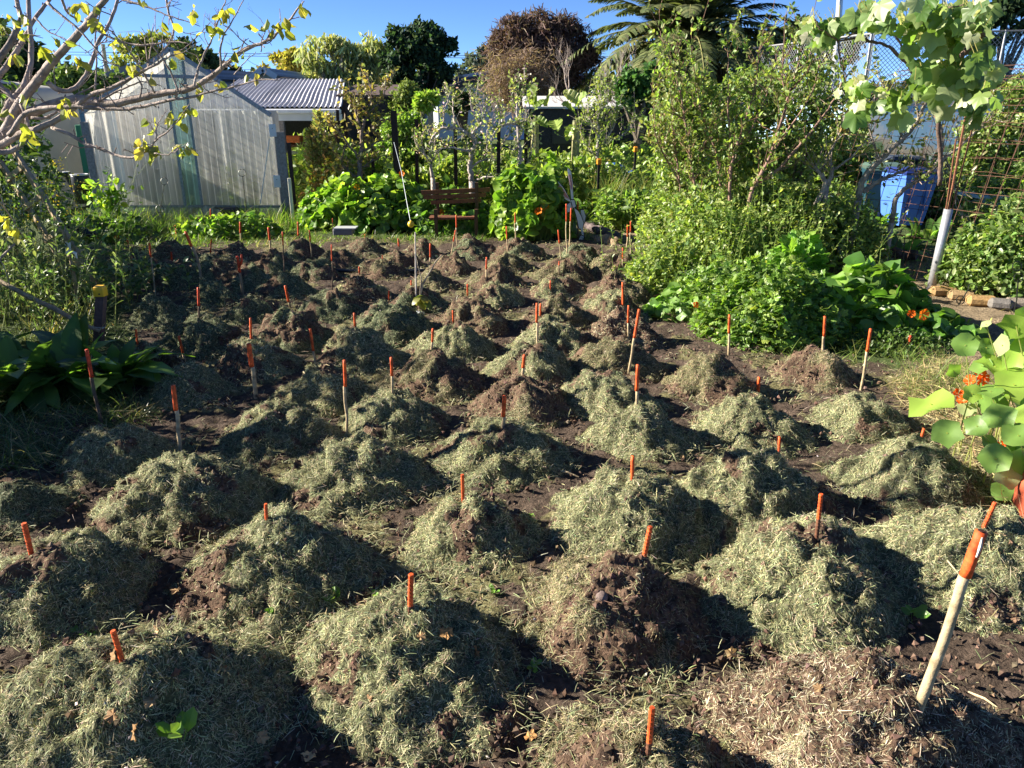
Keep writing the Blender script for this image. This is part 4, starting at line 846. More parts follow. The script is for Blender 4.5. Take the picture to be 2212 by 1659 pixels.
# ------------------------------------------------------------------ greenhouse
def polycarb():
    m, t, b, out = newmat('polycarbonate'); N = t.nodes; K = t.links
    tc = N.new('ShaderNodeTexCoord'); sx = N.new('ShaderNodeSeparateXYZ'); K.new(tc.outputs['Object'], sx.inputs[0])
    ad = N.new('ShaderNodeMath'); ad.operation = 'ADD'; K.new(sx.outputs[0], ad.inputs[0]); K.new(sx.outputs[1], ad.inputs[1])
    dv = N.new('ShaderNodeMath'); dv.operation = 'MULTIPLY'; dv.inputs[1].default_value = 1 / .105; K.new(ad.outputs[0], dv.inputs[0])
    fr = N.new('ShaderNodeMath'); fr.operation = 'FRACT'; K.new(dv.outputs[0], fr.inputs[0])
    lt = N.new('ShaderNodeMath'); lt.operation = 'LESS_THAN'; lt.inputs[1].default_value = .13; K.new(fr.outputs[0], lt.inputs[0])
    mp = N.new('ShaderNodeMapping'); mp.inputs['Scale'].default_value = (7, 7, .5); K.new(tc.outputs['Object'], mp.inputs[0])
    nz = N.new('ShaderNodeTexNoise'); nz.inputs['Scale'].default_value = 1.4; nz.inputs['Detail'].default_value = 5; K.new(mp.outputs[0], nz.inputs['Vector'])
    mr = N.new('ShaderNodeMapRange'); mr.inputs['From Min'].default_value = .3; mr.inputs['From Max'].default_value = .7; mr.inputs['To Min'].default_value = .30; mr.inputs['To Max'].default_value = .72; K.new(nz.outputs['Fac'], mr.inputs['Value'])
    mx = N.new('ShaderNodeMath'); mx.operation = 'MAXIMUM'; l2 = N.new('ShaderNodeMath'); l2.operation = 'MULTIPLY'; l2.inputs[1].default_value = .95; K.new(lt.outputs[0], l2.inputs[0])
    K.new(mr.outputs[0], mx.inputs[0]); K.new(l2.outputs[0], mx.inputs[1])
    at = N.new('ShaderNodeAttribute'); at.attribute_name = 'Col'
    tr = N.new('ShaderNodeBsdfTransparent'); tr.inputs[0].default_value = (.9, .93, .92, 1)
    ts = N.new('ShaderNodeBsdfTranslucent'); K.new(at.outputs['Color'], ts.inputs[0]); K.new(at.outputs['Color'], b.inputs['Base Color']); b.inputs['Roughness'].default_value = .25; b.inputs['Specular IOR Level'].default_value = .5
    m1 = N.new('ShaderNodeMixShader'); m1.inputs[0].default_value = .62; K.new(b.outputs[0], m1.inputs[1]); K.new(ts.outputs[0], m1.inputs[2])
    m2 = N.new('ShaderNodeMixShader'); K.new(mx.outputs[0], m2.inputs[0]); K.new(tr.outputs[0], m2.inputs[1]); K.new(m1.outputs[0], m2.inputs[2]); K.new(m2.outputs[0], out.inputs['Surface']); return m
M_poly = polycarb()
YG = 12.9
xL = D(174, 246, YG)[0] + .06; xR = D(592, 253, YG)[0] - .04; zE = D(174, 246, YG)[2]; zA = D(369, 110, YG)[2]; xA = D(369, 110, YG)[0]; zS = D(400, 443, YG)[2]; zE2 = D(592, 253, YG)[2]
gh = thing('greenhouse', 'clear ribbed plastic greenhouse with a gable end, behind the left of the plot', 'greenhouse', ((xL + xR) / 2, YG, 0))
LG = 4.2; SH = -1.75; GC = (.97, .93, .86); TEAL = (.40, .68, .62)
def quadgeo(pts, col, mat, nm, parent, smooth=False):
    g = Geo(); g.add(np.array(pts, float), [np.array([list(range(len(pts)))])], col); return g.build(nm, mat, parent)
d0 = D(1075 * .3414, 600 * .3414, YG)[0]; d1 = D(1215 * .3414, 800 * .3414, YG)[0]
lineL = lambda x: zE + (zA - zE) * (x - xL) / (xA - xL); lineR = lambda x: zE2 + (zA - zE2) * (xR - x) / (xR - xA)
zl = lambda x: lineL(x) if x < xA else lineR(x)
quadgeo([(xL, YG, zS), (d0, YG, zS), (d0, YG, zl(d0)), (xL, YG, zE)], GC, M_poly, 'front_panel', gh)
quadgeo([(d0 + .004, YG + .01, zS), (d1, YG + .01, zS), (d1, YG + .01, zl(d1)), (d0 + .004, YG + .01, zl(d0))], TEAL, M_poly, 'door_strip', gh)
quadgeo([(d1, YG, zS), (xR, YG, zS), (xR, YG, zE2), (xA if xA > d1 else d1 + .01, YG, zl(max(xA, d1 + .01))), (d1, YG, zl(d1))], GC, M_poly, 'front_panel', gh)
bx = D(1370 * .3414, 450, YG)[0]; bx2 = D(1490 * .3414, 450, YG)[0]
quadgeo([(xL, YG + .02, 0), (bx - .25, YG + .02, 0), (bx, YG + .02, zS - .05), (xL, YG + .02, zS - .05)], (.45, .55, .6), M_poly, 'base_panel', gh)
quadgeo([(bx2, YG + .02, 0), (xR, YG + .02, 0), (xR, YG + .02, zS - .05), (bx2, YG + .02, zS - .05)], (.45, .58, .5), M_poly, 'base_panel', gh)
for s_, xx, zz in ((0, xL, zE), (1, xR, zE2)):
    quadgeo([(xx, YG + .03, 0), (xx + SH, YG + LG, 0), (xx + SH, YG + LG, zz), (xx, YG + .03, zz)], GC, M_poly, 'side_panel', gh)
    quadgeo([(xx, YG - .05, zz + .02), (xx + SH, YG + LG, zz + .02), (xA + SH, YG + LG, zA + .02), (xA, YG - .05, zA + .02)], GC, M_poly, 'roof_panel', gh)
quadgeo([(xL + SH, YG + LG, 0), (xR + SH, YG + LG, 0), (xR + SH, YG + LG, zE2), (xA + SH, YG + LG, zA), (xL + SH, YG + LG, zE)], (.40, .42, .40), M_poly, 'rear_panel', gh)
g = Geo(); WC = (.23, .22, .23); MC = (.33, .34, .38)
for a, b_, wd in [((xL, YG, zE + .03), (xA, YG, zA + .03), .06), ((xR, YG, zE2 + .03), (xA, YG, zA + .03), .06)]: beam(g, np.array(a) - [0, .03, 0], np.array(b_) - [0, .03, 0], .05, wd, MC)
g.build('gable_rafter', M_wood, gh)
g = Geo(); beam(g, (xL, YG - .025, zS - .02), (xR, YG - .025, zS - .02), .04, .04, (.24, .25, .24)); g.build('sill_rail', M_wood, gh)
for xx, zt in ((d0, zl(d0)), (d1, zl(d1))): g = Geo(); beam(g, (xx, YG - .02, zS), (xx + .0, YG - .02, zt - .03), .035, .03, (.25, .29, .30), up=(0, 1, 0)); g.build('door_post', M_wood, gh)
g = Geo(); beam(g, (xA - .48, YG - .03, zl(xA - .48) - .06), (xA + .48, YG - .03, zl(xA + .48) - .06), .03, .05, (.3, .3, .33)); g.build('collar_tie', M_wood, gh)
for xx, zt, w_ in ((xL - .03, zE - .12, .13), (xR + .09, zE2 - .22, .16)): g = Geo(); box(g, (xx, YG + .02, zt / 2), (w_, .05, zt), WC, bev=.006); g.build('corner_board', M_wood, gh)
g = Geo(); box(g, (xR + .22, YG + .05, .62), (.05, .06, 1.24), (.05, .035, .035)); g.build('dark_post', M_wood, gh)
for (a, b_) in ((1725, 825), (1753, 1148)): p = D(*z1(a, b_), YG - .08); g = Geo(); box(g, p, (.11, .01, .19), (.6, .62, .68), bev=.003); box(g, p + [0, -.006, .03], (.012, .004, .012), (.1, .1, .12)); g.build('wall_bracket', M_plastic, gh)
g = Geo(); beam(g, D(*z1(1705, 880), YG - .02), D(*z1(1648, 1290), YG - .02), .012, .03, (.65, .66, .68), up=(0, 1, 0)); g.build('brace', M_plain, gh)
# hanging sheets and shelf inside
for i, (x0, x1, col) in enumerate([(xL + .12, xL + .85, (.62, .57, .52)), (xR - 1.15, xR - .1, (.55, .53, .5)), (xL + 1.25, xL + 1.6, (.3, .3, .27))]):
    g = Geo(); s = np.linspace(0, 1, 40); xx = x0 + (x1 - x0) * s; yy = YG + .75 + .5 * (i == 2) + .05 * np.sin(s * 34 + i) ; V = np.concatenate([np.c_[xx, yy, s * 0 + .35], np.c_[xx, yy, s * 0 + 1.72]]); a = np.arange(39); g.add(V, [np.c_[a, a + 1, a + 41, a + 40]], col)
    T(g.build('hanging_sheet', M_plain, smooth=True, origin=(x0, YG + .75, 0)), ['pale sheet hanging inside the greenhouse at its left', 'grey sheet hanging inside the greenhouse at its right', 'dull sheet hanging deep inside the greenhouse'][i], 'sheet')
leafy('greenhouse_plant', 'yellow-green plants growing inside the greenhouse right of its door', 'plant', (d1 + .45, YG + .7), .35, .3, .85, 900, LO, .1, [(.35, .38, .05), (.2, .3, .05)], stems=False)
leafy('greenhouse_plant', 'dark greenery inside the greenhouse left of its door', 'plant', (d0 - .5, YG + .9), .7, .4, 1.0, 1300, LO, .1, DKG, stems=False)
g = Geo(); b = D(*z1(1280, 1400), YG - .35); q = [D(*z1(*a), YG - .35 + .04 * i) for i, a in enumerate([(1150, 1410), (1300, 1300), (1400, 1330), (1330, 1420)])]; g.add(np.array(q), [np.array([[0, 1, 2, 3]])], (.45, .52, .62))
T(g.build('plastic_offcut', M_poly), 'loose sheet of clear plastic leaning at the greenhouse base', 'plastic sheet')
g = Geo(); box(g, D(*z1(1430, 1335), YG - .1), (.42, .2, .12), (.02, .02, .022), bev=.03); T(g.build('seed_tray', M_plastic, origin=D(*z1(1430, 1335), YG)), 'black tray in the gap of the broken greenhouse base', 'tray')

# wire plant supports with rings
def ringstake(pts, rings, Y, lab, r=.006, col=(.03, .035, .03)):
    P = np.array([D(*p, Y) for p in pts]); th = thing('plant_support', lab, 'plant support', [P[-1][0], Y, 0]); g = Geo(); tube(g, np.vstack([P, [P[-1][0], Y, 0]]), r, col, 5); g.build('wire_stem', M_metal, th)
    for (px, py, rp) in rings:
        c = D(px, py, Y); R = rp * Y / F; a = np.linspace(0, 2 * PI, 22); g = Geo(); tube(g, np.c_[c[0] + R * np.cos(a), Y + R * .3 * np.sin(a), c[2] + R * .95 * np.sin(a)], r * .9, col, 4, False); g.build('ring', M_metal, th)
ringstake([z1(1040, 1165), z1(1005, 1390)], [(*z1(1040, 1147), 7.5), (*z1(1010, 1322), 8)], 12.2, 'thin wire support with two rings in front of the greenhouse door')
ringstake([z1(1535, 1115), z1(1560, 1340)], [(*z1(1532, 1093), 7.5)], 12.2, 'wire support with a green-wrapped ring at the greenhouse right half')
ringstake([(2092, 625), (2070, 660)], [(2075, 648, 9), (2100, 622, 9)], 7.2, 'ringed wire support right of the galvanised pipe, low')
ringstake([(2200, 600), (2196, 650)], [(2197, 575, 10), (2200, 600, 10)], 6.9, 'ringed wire support near the right edge of the photo')
ringstake([(1955, 508), (1948, 600)], [(1958, 503, 12)], 8.3, 'ringed wire support before the broad leaves behind the wire mesh')

# ------------------------------------------------------------------ corrugated-roof shelter
YS = 16.0; sh = thing('garden_shelter', 'open shelter with a corrugated plastic roof and white gutter, right of the greenhouse', 'shelter', (D(600, 300, YS)[0], YS, 0))
xa = D(430, 240, YS)[0]; xb = D(738, 232, YS)[0]; za = D(600, 231, YS)[2]; zb = D(600, 171, YS + 2.6)[2]; xb2 = D(747, 172, YS + 2.6)[0]
g = Geo(); nu = 900; nv = 10; U, V_ = np.meshgrid(np.linspace(0, 1, nu), np.linspace(0, 1, nv)); XX = (xa + (xb - xa) * U) * (1 - V_) + (xa + (xb2 - xa) * U) * V_
ZZ = za + (zb - za) * V_ + .016 * np.sin(U * (xb - xa) * 2 * PI / .095) + .10 * np.exp(-((V_ - .22) / .14) ** 2) * -.35; YY = YS + 2.6 * V_
i0 = (np.arange(nv - 1)[:, None] * nu + np.arange(nu - 1)[None]).ravel()
cc = np.array([.46, .46, .50]) * (.65 + .55 * fbm(XX * 2.2, V_ * 1.5, 3.)[..., None] + .18 * (vn(XX * 14, V_ * 2, 7.)[..., None] - .5)) * np.where((np.abs(V_ - .93) < .04), 1.25, 1)[..., None]
g.add(np.stack([XX, YY, ZZ], -1).reshape(-1, 3), [np.c_[i0, i0 + 1, i0 + nu + 1, i0 + nu]], cc.reshape(-1, 3)); g.build('corrugated_roof', M_plain, sh, smooth=True)
g = Geo(); box(g, ((xa + xb) / 2, YS - .09, za - .08), (xb - xa, .1, .09), (.72, .74, .78), bev=.02); g.build('gutter', M_plastic, sh)
g = Geo(); box(g, ((xa + xb) / 2, YS - .02, za - .19), (xb - xa, .04, .13), (.6, .64, .7)); g.build('fascia', M_plain, sh)
for px in (612, 727): g = Geo(); xx = D(px, 300, YS)[0]; box(g, (xx, YS + .02, (za - .25) / 2), (.09, .09, za - .25), (.24, .22, .22) if px < 700 else (.12, .05, .03), bev=.01); g.build('post', M_wood, sh)
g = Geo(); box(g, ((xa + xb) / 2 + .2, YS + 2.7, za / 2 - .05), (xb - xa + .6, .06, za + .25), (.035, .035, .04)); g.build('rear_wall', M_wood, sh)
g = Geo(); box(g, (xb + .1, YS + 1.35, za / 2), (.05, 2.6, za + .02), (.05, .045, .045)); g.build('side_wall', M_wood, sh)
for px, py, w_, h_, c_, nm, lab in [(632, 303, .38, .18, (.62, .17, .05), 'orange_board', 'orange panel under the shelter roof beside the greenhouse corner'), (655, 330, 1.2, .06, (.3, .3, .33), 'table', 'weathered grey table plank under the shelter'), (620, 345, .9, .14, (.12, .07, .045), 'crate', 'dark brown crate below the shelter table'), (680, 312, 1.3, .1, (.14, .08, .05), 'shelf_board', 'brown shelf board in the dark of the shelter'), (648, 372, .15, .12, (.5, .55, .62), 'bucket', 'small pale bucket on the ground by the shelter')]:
    p = D(px, py, YS + .5); g = Geo(); box(g, p, (w_, .3, h_), c_, bev=.012)
    if nm == 'table':
        for sx in (-.5, .5): box(g, (p[0] + sx, p[1], p[2] / 2 - .02), (.06, .06, p[2] - .04), (.2, .2, .21))
    T(g.build(nm, M_wood, origin=p), lab, nm.replace('_', ' '))
# lower corrugated-roof bay and dark sheds behind the apple trees
def shed(nm, lab, x0, x1, y0, y1, z, wall, roof, ov=.1, rise=.25, windows=()):
    th = thing(nm, lab, 'shed', ((x0 + x1) / 2, y0, 0)); g = Geo()
    for a, b_, s_ in (((x0 + x1) / 2, y0, (x1 - x0, .05, z)), ((x0 + x1) / 2, y1, (x1 - x0, .05, z)), (x0, (y0 + y1) / 2, (.05, y1 - y0 - .06, z)), (x1, (y0 + y1) / 2, (.05, y1 - y0 - .06, z))): box(g, (a, b_, z / 2), s_, wall)
    g.build('wall', M_wood, th); g = Geo(); beam(g, ((x0 + x1) / 2, y0 - ov, z + .04), ((x0 + x1) / 2, y1 + ov, z + .04 + rise), x1 - x0 + 2 * ov, .04, roof); g.build('roof', M_plain, th)
    for (wx, wz, ww, wh) in windows: g = Geo(); box(g, (wx, y0 - .035, wz), (ww, .03, wh), (.02, .025, .03)); g.build('window', M_plastic, th)
    return th
q0 = D(1140, 250, 18)[0]; q1 = D(1400, 250, 18)[0]
shed('garden_shed', 'low pale-roofed dark shed behind the banana plant', q0, q1, 18, 20.5, 1.72, (.04, .04, .045), (.5, .5, .5), windows=[(q0 + .8, 1.2, .5, .4)])
shed('garden_shed', 'dark lean-to right of the corrugated-roof shelter', D(742, 250, 17)[0], D(842, 250, 17)[0], 17, 19, 1.95, (.06, .05, .05), (.10, .07, .06))
shed('garden_shed', 'small blue shed wall between the beige tank and the greenhouse', D(150, 250, 17)[0], D(262, 250, 17)[0], 17, 19.5, 1.75, (.08, .20, .34), (.25, .27, .3))
def house(lab, Y, wallp, ridge, eave, wcol, rcol, depth, tilt=0, nm='house'):
    """gable facing the camera: pixel points for left eave, apex, right eave"""
    (lx, ly), (ax, ay), (rx_, ry_) = wallp; L_ = D(lx, ly, Y); A_ = D(ax, ay, Y); R_ = D(rx_, ry_, Y); th = thing(nm, lab, 'house', (A_[0], Y, 0)); g = Geo()
    dx = np.array([ridge, depth, 0.]); pts = np.array([[L_[0], Y, 0], [R_[0], Y, 0], R_, A_, L_]); g.add(pts, [np.array([[0, 1, 2, 3, 4]])], wcol); g.add(pts + dx, [np.array([[4, 3, 2, 1, 0]])], wcol)
    for a, b_ in ((0, 4), (1, 2)): g.add(np.array([pts[a], pts[a] + dx, pts[b_] + dx, pts[b_]]), [np.array([[0, 1, 2, 3]])], wcol)
    g.build('wall', M_plain, th); g = Geo(); up = np.array([0, 0, .12]); ov = np.array([0, -.35, 0])
    for E in (L_, R_):
        e = E + (E - A_) * .12; g.add(np.array([e + up + ov, A_ + up + ov, A_ + up + dx, e + up + dx]), [np.array([[0, 1, 2, 3]])], rcol); g.add(np.array([e + ov, A_ + ov, A_ + dx, e + dx]), [np.array([[3, 2, 1, 0]])], rcol)
    g.build('roof', M_tile, th)
    for E in (L_, R_):
        e = E + (E - A_) * .13; g = Geo(); beam(g, e + ov + up * .6, A_ + ov + up * .6, .06, .2, eave); g.build('bargeboard', M_plain, th)
    return th
def tilemat():
    m, t, b, out = newmat('roof_tiles'); N = t.nodes; K = t.links; a = N.new('ShaderNodeAttribute'); a.attribute_name = 'Col'; tc = N.new('ShaderNodeTexCoord')
    wv = N.new('ShaderNodeTexWave'); wv.bands_direction = 'Z'; wv.inputs['Scale'].default_value = 2.2; wv.inputs['Distortion'].default_value = .3; K.new(tc.outputs['Object'], wv.inputs['Vector'])
    mr = N.new('ShaderNodeMapRange'); mr.inputs['To Min'].default_value = .75; mr.inputs['To Max'].default_value = 1.15; K.new(wv.outputs['Fac'], mr.inputs['Value'])
    mx = N.new('ShaderNodeVectorMath'); mx.operation = 'SCALE'; K.new(a.outputs['Color'], mx.inputs[0]); K.new(mr.outputs[0], mx.inputs['Scale']); K.new(mx.outputs[0], b.inputs['Base Color']); b.inputs['Roughness'].default_value = .8; return m
M_tile = tilemat()
h = house('white house with a dark tiled gable roof behind the apple trees', 32, ((945, 208), (1036, 172), (1062, 190)), -6.5, (.06, .05, .055), (.5, .54, .62), (.12, .11, .115), 11)
for px, py, s, Y in [(992, 176 + 6, .34, 33), (877, 188, .30, 36)]:
    p = D(px, py, Y); th = thing('satellite_dish', 'grey satellite dish on the %s end of the dark tiled roof' % ('near' if Y < 35 else 'far left'), 'satellite dish', p - [0, 0, .9]); g = Geo()
    a = np.linspace(0, 2 * PI, 17)[:-1]; V = [[0, .09, 0]] + [[s * math.cos(q), 0, s * 1.1 * math.sin(q)] for q in a]; g.add(np.array(V) + p, [np.array([[0, 1 + i, 1 + (i + 1) % 16] for i in range(16)])], (.38, .4, .44)); g.build('dish', M_metal, th)
    g = Geo(); tube(g, [p - [0, 0, 1.2], p + [0, .05, 0]], .03, (.3, .3, .32), 6); tube(g, [p - [0, 0, .3], p + [-.1, -.4, 0]], .02, (.3, .3, .32), 5); g.build('arm', M_metal, th)
p = D(884, 178, 36.2); g = Geo(); tube(g, [p - [0, 0, 1.4], p + [0, 0, .02]], .03, (.4, .4, .4), 5); beam(g, p + [-.1, 0, 0], p + [.95, 0, 0], .03, .03, (.5, .5, .5))
for k in range(7): beam(g, p + [k * .13, -.25, 0], p + [k * .13, .25, 0], .02, .02, (.5, .5, .5))
T(g.build('roof_antenna', M_metal, origin=p), 'thin television antenna beside the far satellite dish', 'antenna')
house('far pale roof rising behind the tiled house', 45, ((985, 172), (1070, 158), (1090, 168)), 8, (.4, .42, .5), (.5, .52, .6), (.42, .46, .56), 8)
house('small grey gabled house behind the shelter roof', 30, ((552, 172), (574, 154), (600, 170)), .3, (.5, .55, .62), (.5, .52, .52), (.33, .37, .42), 6)
house('grey-roofed house glimpsed behind the greenhouse left slope', 26, ((250, 168), (300, 150), (345, 172)), 2, (.2, .2, .22), (.3, .31, .32), (.22, .23, .25), 5)

# ------------------------------------------------------------------ beige water tank
c = (D(20, 300, 14.6)[0] - .5, 14.6 + .3, 0); th = thing('water_tank', 'large beige round water tank behind the leaning ladder', 'tank', c)
R = D(158, 300, 14.9)[0] - c[0]; zt = D(80, 205, 14.)[2] + .05; g = Geo(); prf = [(R, 0), (R, .5), (R, 1.0), (R, zt - .12), (R * .97, zt), (R * .7, zt + .12), (R * .2, zt + .22), (.01, zt + .23)]
tube(g, [[c[0], c[1], z] for r, z in prf], [r for r, z in prf], (.52, .51, .43), 64, False); g.build('body', M_plain, th, smooth=True)
g = Geo(); tube(g, [[c[0] - .2, c[1] - .3, zt + .15], [c[0] - .2, c[1] - .3, zt + .34]], .3, (.03, .03, .035), 20); g.build('lid', M_plastic, th)
g = Geo(); tube(g, [D(1, 175, 13.2), D(1, 262, 13.2)], .28, (.03, .032, .036), 16); T(g.build('black_drum', M_plastic), 'black ribbed drum above the weeds at the left edge', 'drum')
g = Geo(); x_ = D(176, 300, 13.6)[0]; box(g, (x_, 13.6, .75), (.1, .1, 1.5), (.03, .17, .10), bev=.01); T(g.build('green_post', M_plain, origin=(x_, 13.6, 0)), 'dark green post between the beige tank and the greenhouse', 'post')
# black watering can by the greenhouse
p = D(180, 425, 12.0); p[2] = 0; th = thing('watering_can', 'black watering can with a pale rim beside the greenhouse left corner', 'watering can', p); zt = D(180, 377, 12)[2]
g = Geo(); tube(g, [[p[0], 12, zt - .42], [p[0], 12, zt - .03], [p[0], 12, zt]], [.13, .125, .12], (.014, .014, .017), 18); g.build('body', M_plastic, th, smooth=True)
g = Geo(); tube(g, [[p[0] - .1, 12, zt - .32], [p[0] - .17, 12, zt - .1], [p[0] - .19, 12, zt + .03]], [.03, .035, .06], (.014, .014, .017), 12); g.build('spout', M_plastic, th)
g = Geo(); a = np.linspace(0, 2 * PI, 20); tube(g, np.c_[p[0] + .12 * np.cos(a), 12 + .12 * np.sin(a), a * 0 + zt], .01, (.6, .6, .62), 5, False); g.build('rim', M_plastic, th)
g = Geo(); tube(g, [[p[0] - .19, 12, zt + .03], [p[0] - .19, 12, zt + .045]], .052, (.6, .6, .62), 12); g.build('rose', M_plastic, th)

# ------------------------------------------------------------------ left border: ladder, posts, tied branch, blackbird
A0 = D(26, 318, 8.3); A1 = D(212, 618, 7.2); B0 = D(2, 352, 8.5); B1 = D(182, 640, 7.35); th = thing('wooden_ladder', 'old wooden ladder leaning among the weeds in front of the tank', 'ladder', [A1[0], A1[1], 0])
for a, b_ in ((A0, A1), (B0, B1)): g = Geo(); beam(g, a, b_, .035, .075, (.36, .27, .17)); g.build('rail', M_wood, th)
for t in (.14, .36, .6, .82): g = Geo(); beam(g, A0 + (A1 - A0) * t + [.03, -.04, 0], B0 + (B1 - B0) * t + [-.03, -.04, 0], .03, .055, (.42, .33, .2)); g.build('rung', M_wood, th)
b = G(207, 742); t_ = D(219, 634, b[1]); th = thing('capped_post', 'weathered square post with a bright yellow plastic cap', 'post', b)
g = Geo(); beam(g, b - [0, 0, .1], t_, .062, .062, (.13, .085, .075), up=(0, 1, 0)); g.build('post_shaft', M_wood, th)
g = Geo(); c = t_ + [0, -.01, .02]; ww = .041; 
pr = [(ww, -.035), (ww, .015), (ww * .93, .035), (ww * .7, .045)]; V = []; 
for r, z in pr: V += [[c[0] + r * math.cos(a) * (1.0 / max(abs(math.cos(a)), abs(math.sin(a))) ** .75), c[1] + r * math.sin(a) * (1.0 / max(abs(math.cos(a)), abs(math.sin(a))) ** .75), c[2] + z] for a in np.arange(24) * PI / 12]
n_ = 24; Q = [[k * n_ + i, k * n_ + (i + 1) % n_, (k + 1) * n_ + (i + 1) % n_, (k + 1) * n_ + i] for k in range(3) for i in range(n_)]; g.add(np.array(V), [np.array(Q), np.array([[3 * n_ + i for i in range(n_)]])], (.82, .47, .02)); g.build('yellow_cap', M_plastic, th)
g = Geo(); box(g, c + [.014, -.048, -.012], (.012, .004, .01), (.03, .02, .01)); g.build('cap_slot', M_plastic, th)
g = Geo(); Y0 = b[1] - .06; tube(g, [D(-60, 585, Y0 + .3), D(0, 608, Y0 + .2), D(60, 640, Y0 + .1), D(120, 668, Y0 + .03), D(170, 697, Y0), D(215, 715, Y0 - .02)], [.018, .02, .019, .021, .017, .014], (.34, .27, .18), 8); T(g.build('tied_branch', M_bark, smooth=True, origin=D(-60, 585, Y0 + .3)), 'long pale branch lashed to the yellow-capped post', 'branch')
g = Geo(); q = D(205, 712, Y0 - .01); a = np.linspace(0, 4 * PI, 26); tube(g, np.c_[q[0] + .045 * np.cos(a), b[1] + .04 * np.sin(a), q[2] + .012 * np.sin(a * .5) + a * 0], .004, (.5, .47, .4), 4, False); T(g.build('lashing', M_wood), 'cord lashing round the yellow-capped post', 'cord')
q = D(158, 740, 5.9); g = Geo(); beam(g, [q[0] - .03, 5.9, 0], D(163, 706, 5.9), .03, .04, (.3, .22, .12), up=(0, 1, 0)); T(g.build('short_stake', M_wood, origin=[q[0], 5.9, 0]), 'short brown stake propping the tied branch', 'stake')
L8 = lambda X, Y_: (X * .2667, 309.7 + Y_ * .2667)
b = G(*L8(640, 1400)); th = thing('young_fruit_tree', 'young pruned fruit tree with a hanging white label and tape', 'tree', b); Yb = b[1]; q = lambda X, Y_, dy=0.: D(*L8(X, Y_), Yb + dy)
g = Geo(); tube(g, [b - [0, 0, .05], q(605, 1100), q(570, 930), q(562, 740)], [.02, .017, .012, .006], (.3, .24, .16), 7); tube(g, [q(548, 912), q(620, 885), q(682, 855)], [.012, .009, .007], (.38, .32, .22), 6); tube(g, [q(575, 735), q(660, 650), q(740, 560)], [.006, .005, .003], (.3, .3, .14), 5); tube(g, [q(570, 950), q(500, 700), q(440, 640)], [.008, .005, .003], (.3, .26, .18), 5)
tube(g, [q(610, 1040), q(650, 985)], [.006, .003], (.3, .24, .16), 5); tube(g, [q(585, 1010), q(430, 1020)], [.005, .002], (.3, .24, .16), 5); g.build('trunk', M_bark, th, smooth=True)
g = Geo(); beam(g, q(548, 800, -.02), q(556, 900, -.02), .002, .05, (.72, .76, .78)); g.build('white_label', M_plain, th)
g = Geo(); tube(g, [q(590, 880, -.03), q(612, 890, -.04), q(622, 930, -.03)], [.012, .014, .007], (.75, .78, .82), 6); g.build('white_tape', M_plain, th)
g = Geo(); n = 20; c_ = np.array([q(*v) for v in [(470, 680), (440, 640), (520, 640), (630, 790), (600, 760)]])[rg.integers(0, 5, n)] + rg.normal(0, .03, (n, 3)); inst(g, LO[0], LO[1], c_, frames(rdir(n) * [1, .5, .6], rdir(n) * .5 + [0, -.3, .8]), rg.uniform(.06, .1, n), pal(n, [(.2, .26, .05), (.12, .18, .05)])); g.build('leaves', M_leaf, th)
# blackbird
p = D(180, 503, 10.0); th = bird = Geo(); a = np.linspace(0, 1, 9); tube(bird, [p + [-.13 + .28 * s, 0, .03 * math.sin(s * 3)] + np.array([0, 0, -.02 * s]) for s in a], [.008, .022, .042, .052, .055, .05, .04, .034, .006], (.008, .008, .010), 12)
tube(bird, [p + [-.14, 0, 0], p + [-.24, 0, .02]], [.014, .02], (.008, .008, .01), 8); tube(bird, [p + [.10, 0, .02], p + [.15, 0, .05], p + [.18, 0, .05]], [.03, .033, .008], (.008, .008, .01), 10)
bd = bird.build('blackbird', M_plastic, smooth=True, origin=p); bd.rotation_euler = (0, .35, 0); T(bd, 'black bird standing beside an orange stake at the back left of the plot', 'bird')
g = Geo(); tube(g, [p + [.18, 0, -.005], p + [.215, 0, -.02]], [.007, .002], (.6, .3, .02), 5); g.build('beak', M_plastic, bd)

# ------------------------------------------------------------------ bench, boards and bits behind the plot
Yb = 11.55; th = thing('park_bench', 'weathered brown slatted bench swallowed by nasturtiums', 'bench', (D(980, 470, Yb)[0], Yb, 0))
for (a, b_, tk) in [((1110, 960), (1545, 940), .06), ((1125, 990), (1520, 974), .06), ((1170, 1022), (1490, 1008), .055)]:
    g = Geo(); beam(g, D(*z2(*a), Yb), D(*z2(*b_), Yb + .05), .03, tk, (.155, .07, .035)); g.build('back_slat', M_wood, th)
for k, dy in enumerate((0, -.12, -.24)):
    g = Geo(); beam(g, D(*z2(1170, 1108), Yb - .02) + [0, dy, 0], D(*z2(1460, 1103), Yb + .02) + [0, dy, 0], .1, .03, (.17, .07, .04)); g.build('seat_slat', M_wood, th)
for px in (945, 1030):
    g = Geo(); xx = D(px, 440, Yb)[0]; box(g, (xx, Yb + .04, .37), (.05, .05, .74), (.09, .05, .03)); box(g, (xx, Yb - .3, .2), (.05, .05, .4), (.09, .05, .03)); g.build('leg', M_wood, th)
p = D(*z2(620, 1195), 10.6); g = Geo(); box(g, (p[0], 10.6, p[2] - .02), (.26, .2, .08), (.12, .13, .15), bev=.01); box(g, (p[0] + .03, 10.6, p[2] + .03), (.30, .22, .015), (.42, .44, .46)); T(g.build('white_box', M_plastic, origin=p), 'low grey box with a white lid in the grass behind the plot', 'box')
p = D(*z2(288, 1010), 12.2); g = Geo(); box(g, (p[0], 12.2, p[2]), (.05, .02, .68), (.62, .6, .5), bev=.004); T(g.build('white_board', M_plain, origin=(p[0], 12.2, 0)), 'upright off-white board beside the greenhouse corner', 'board')
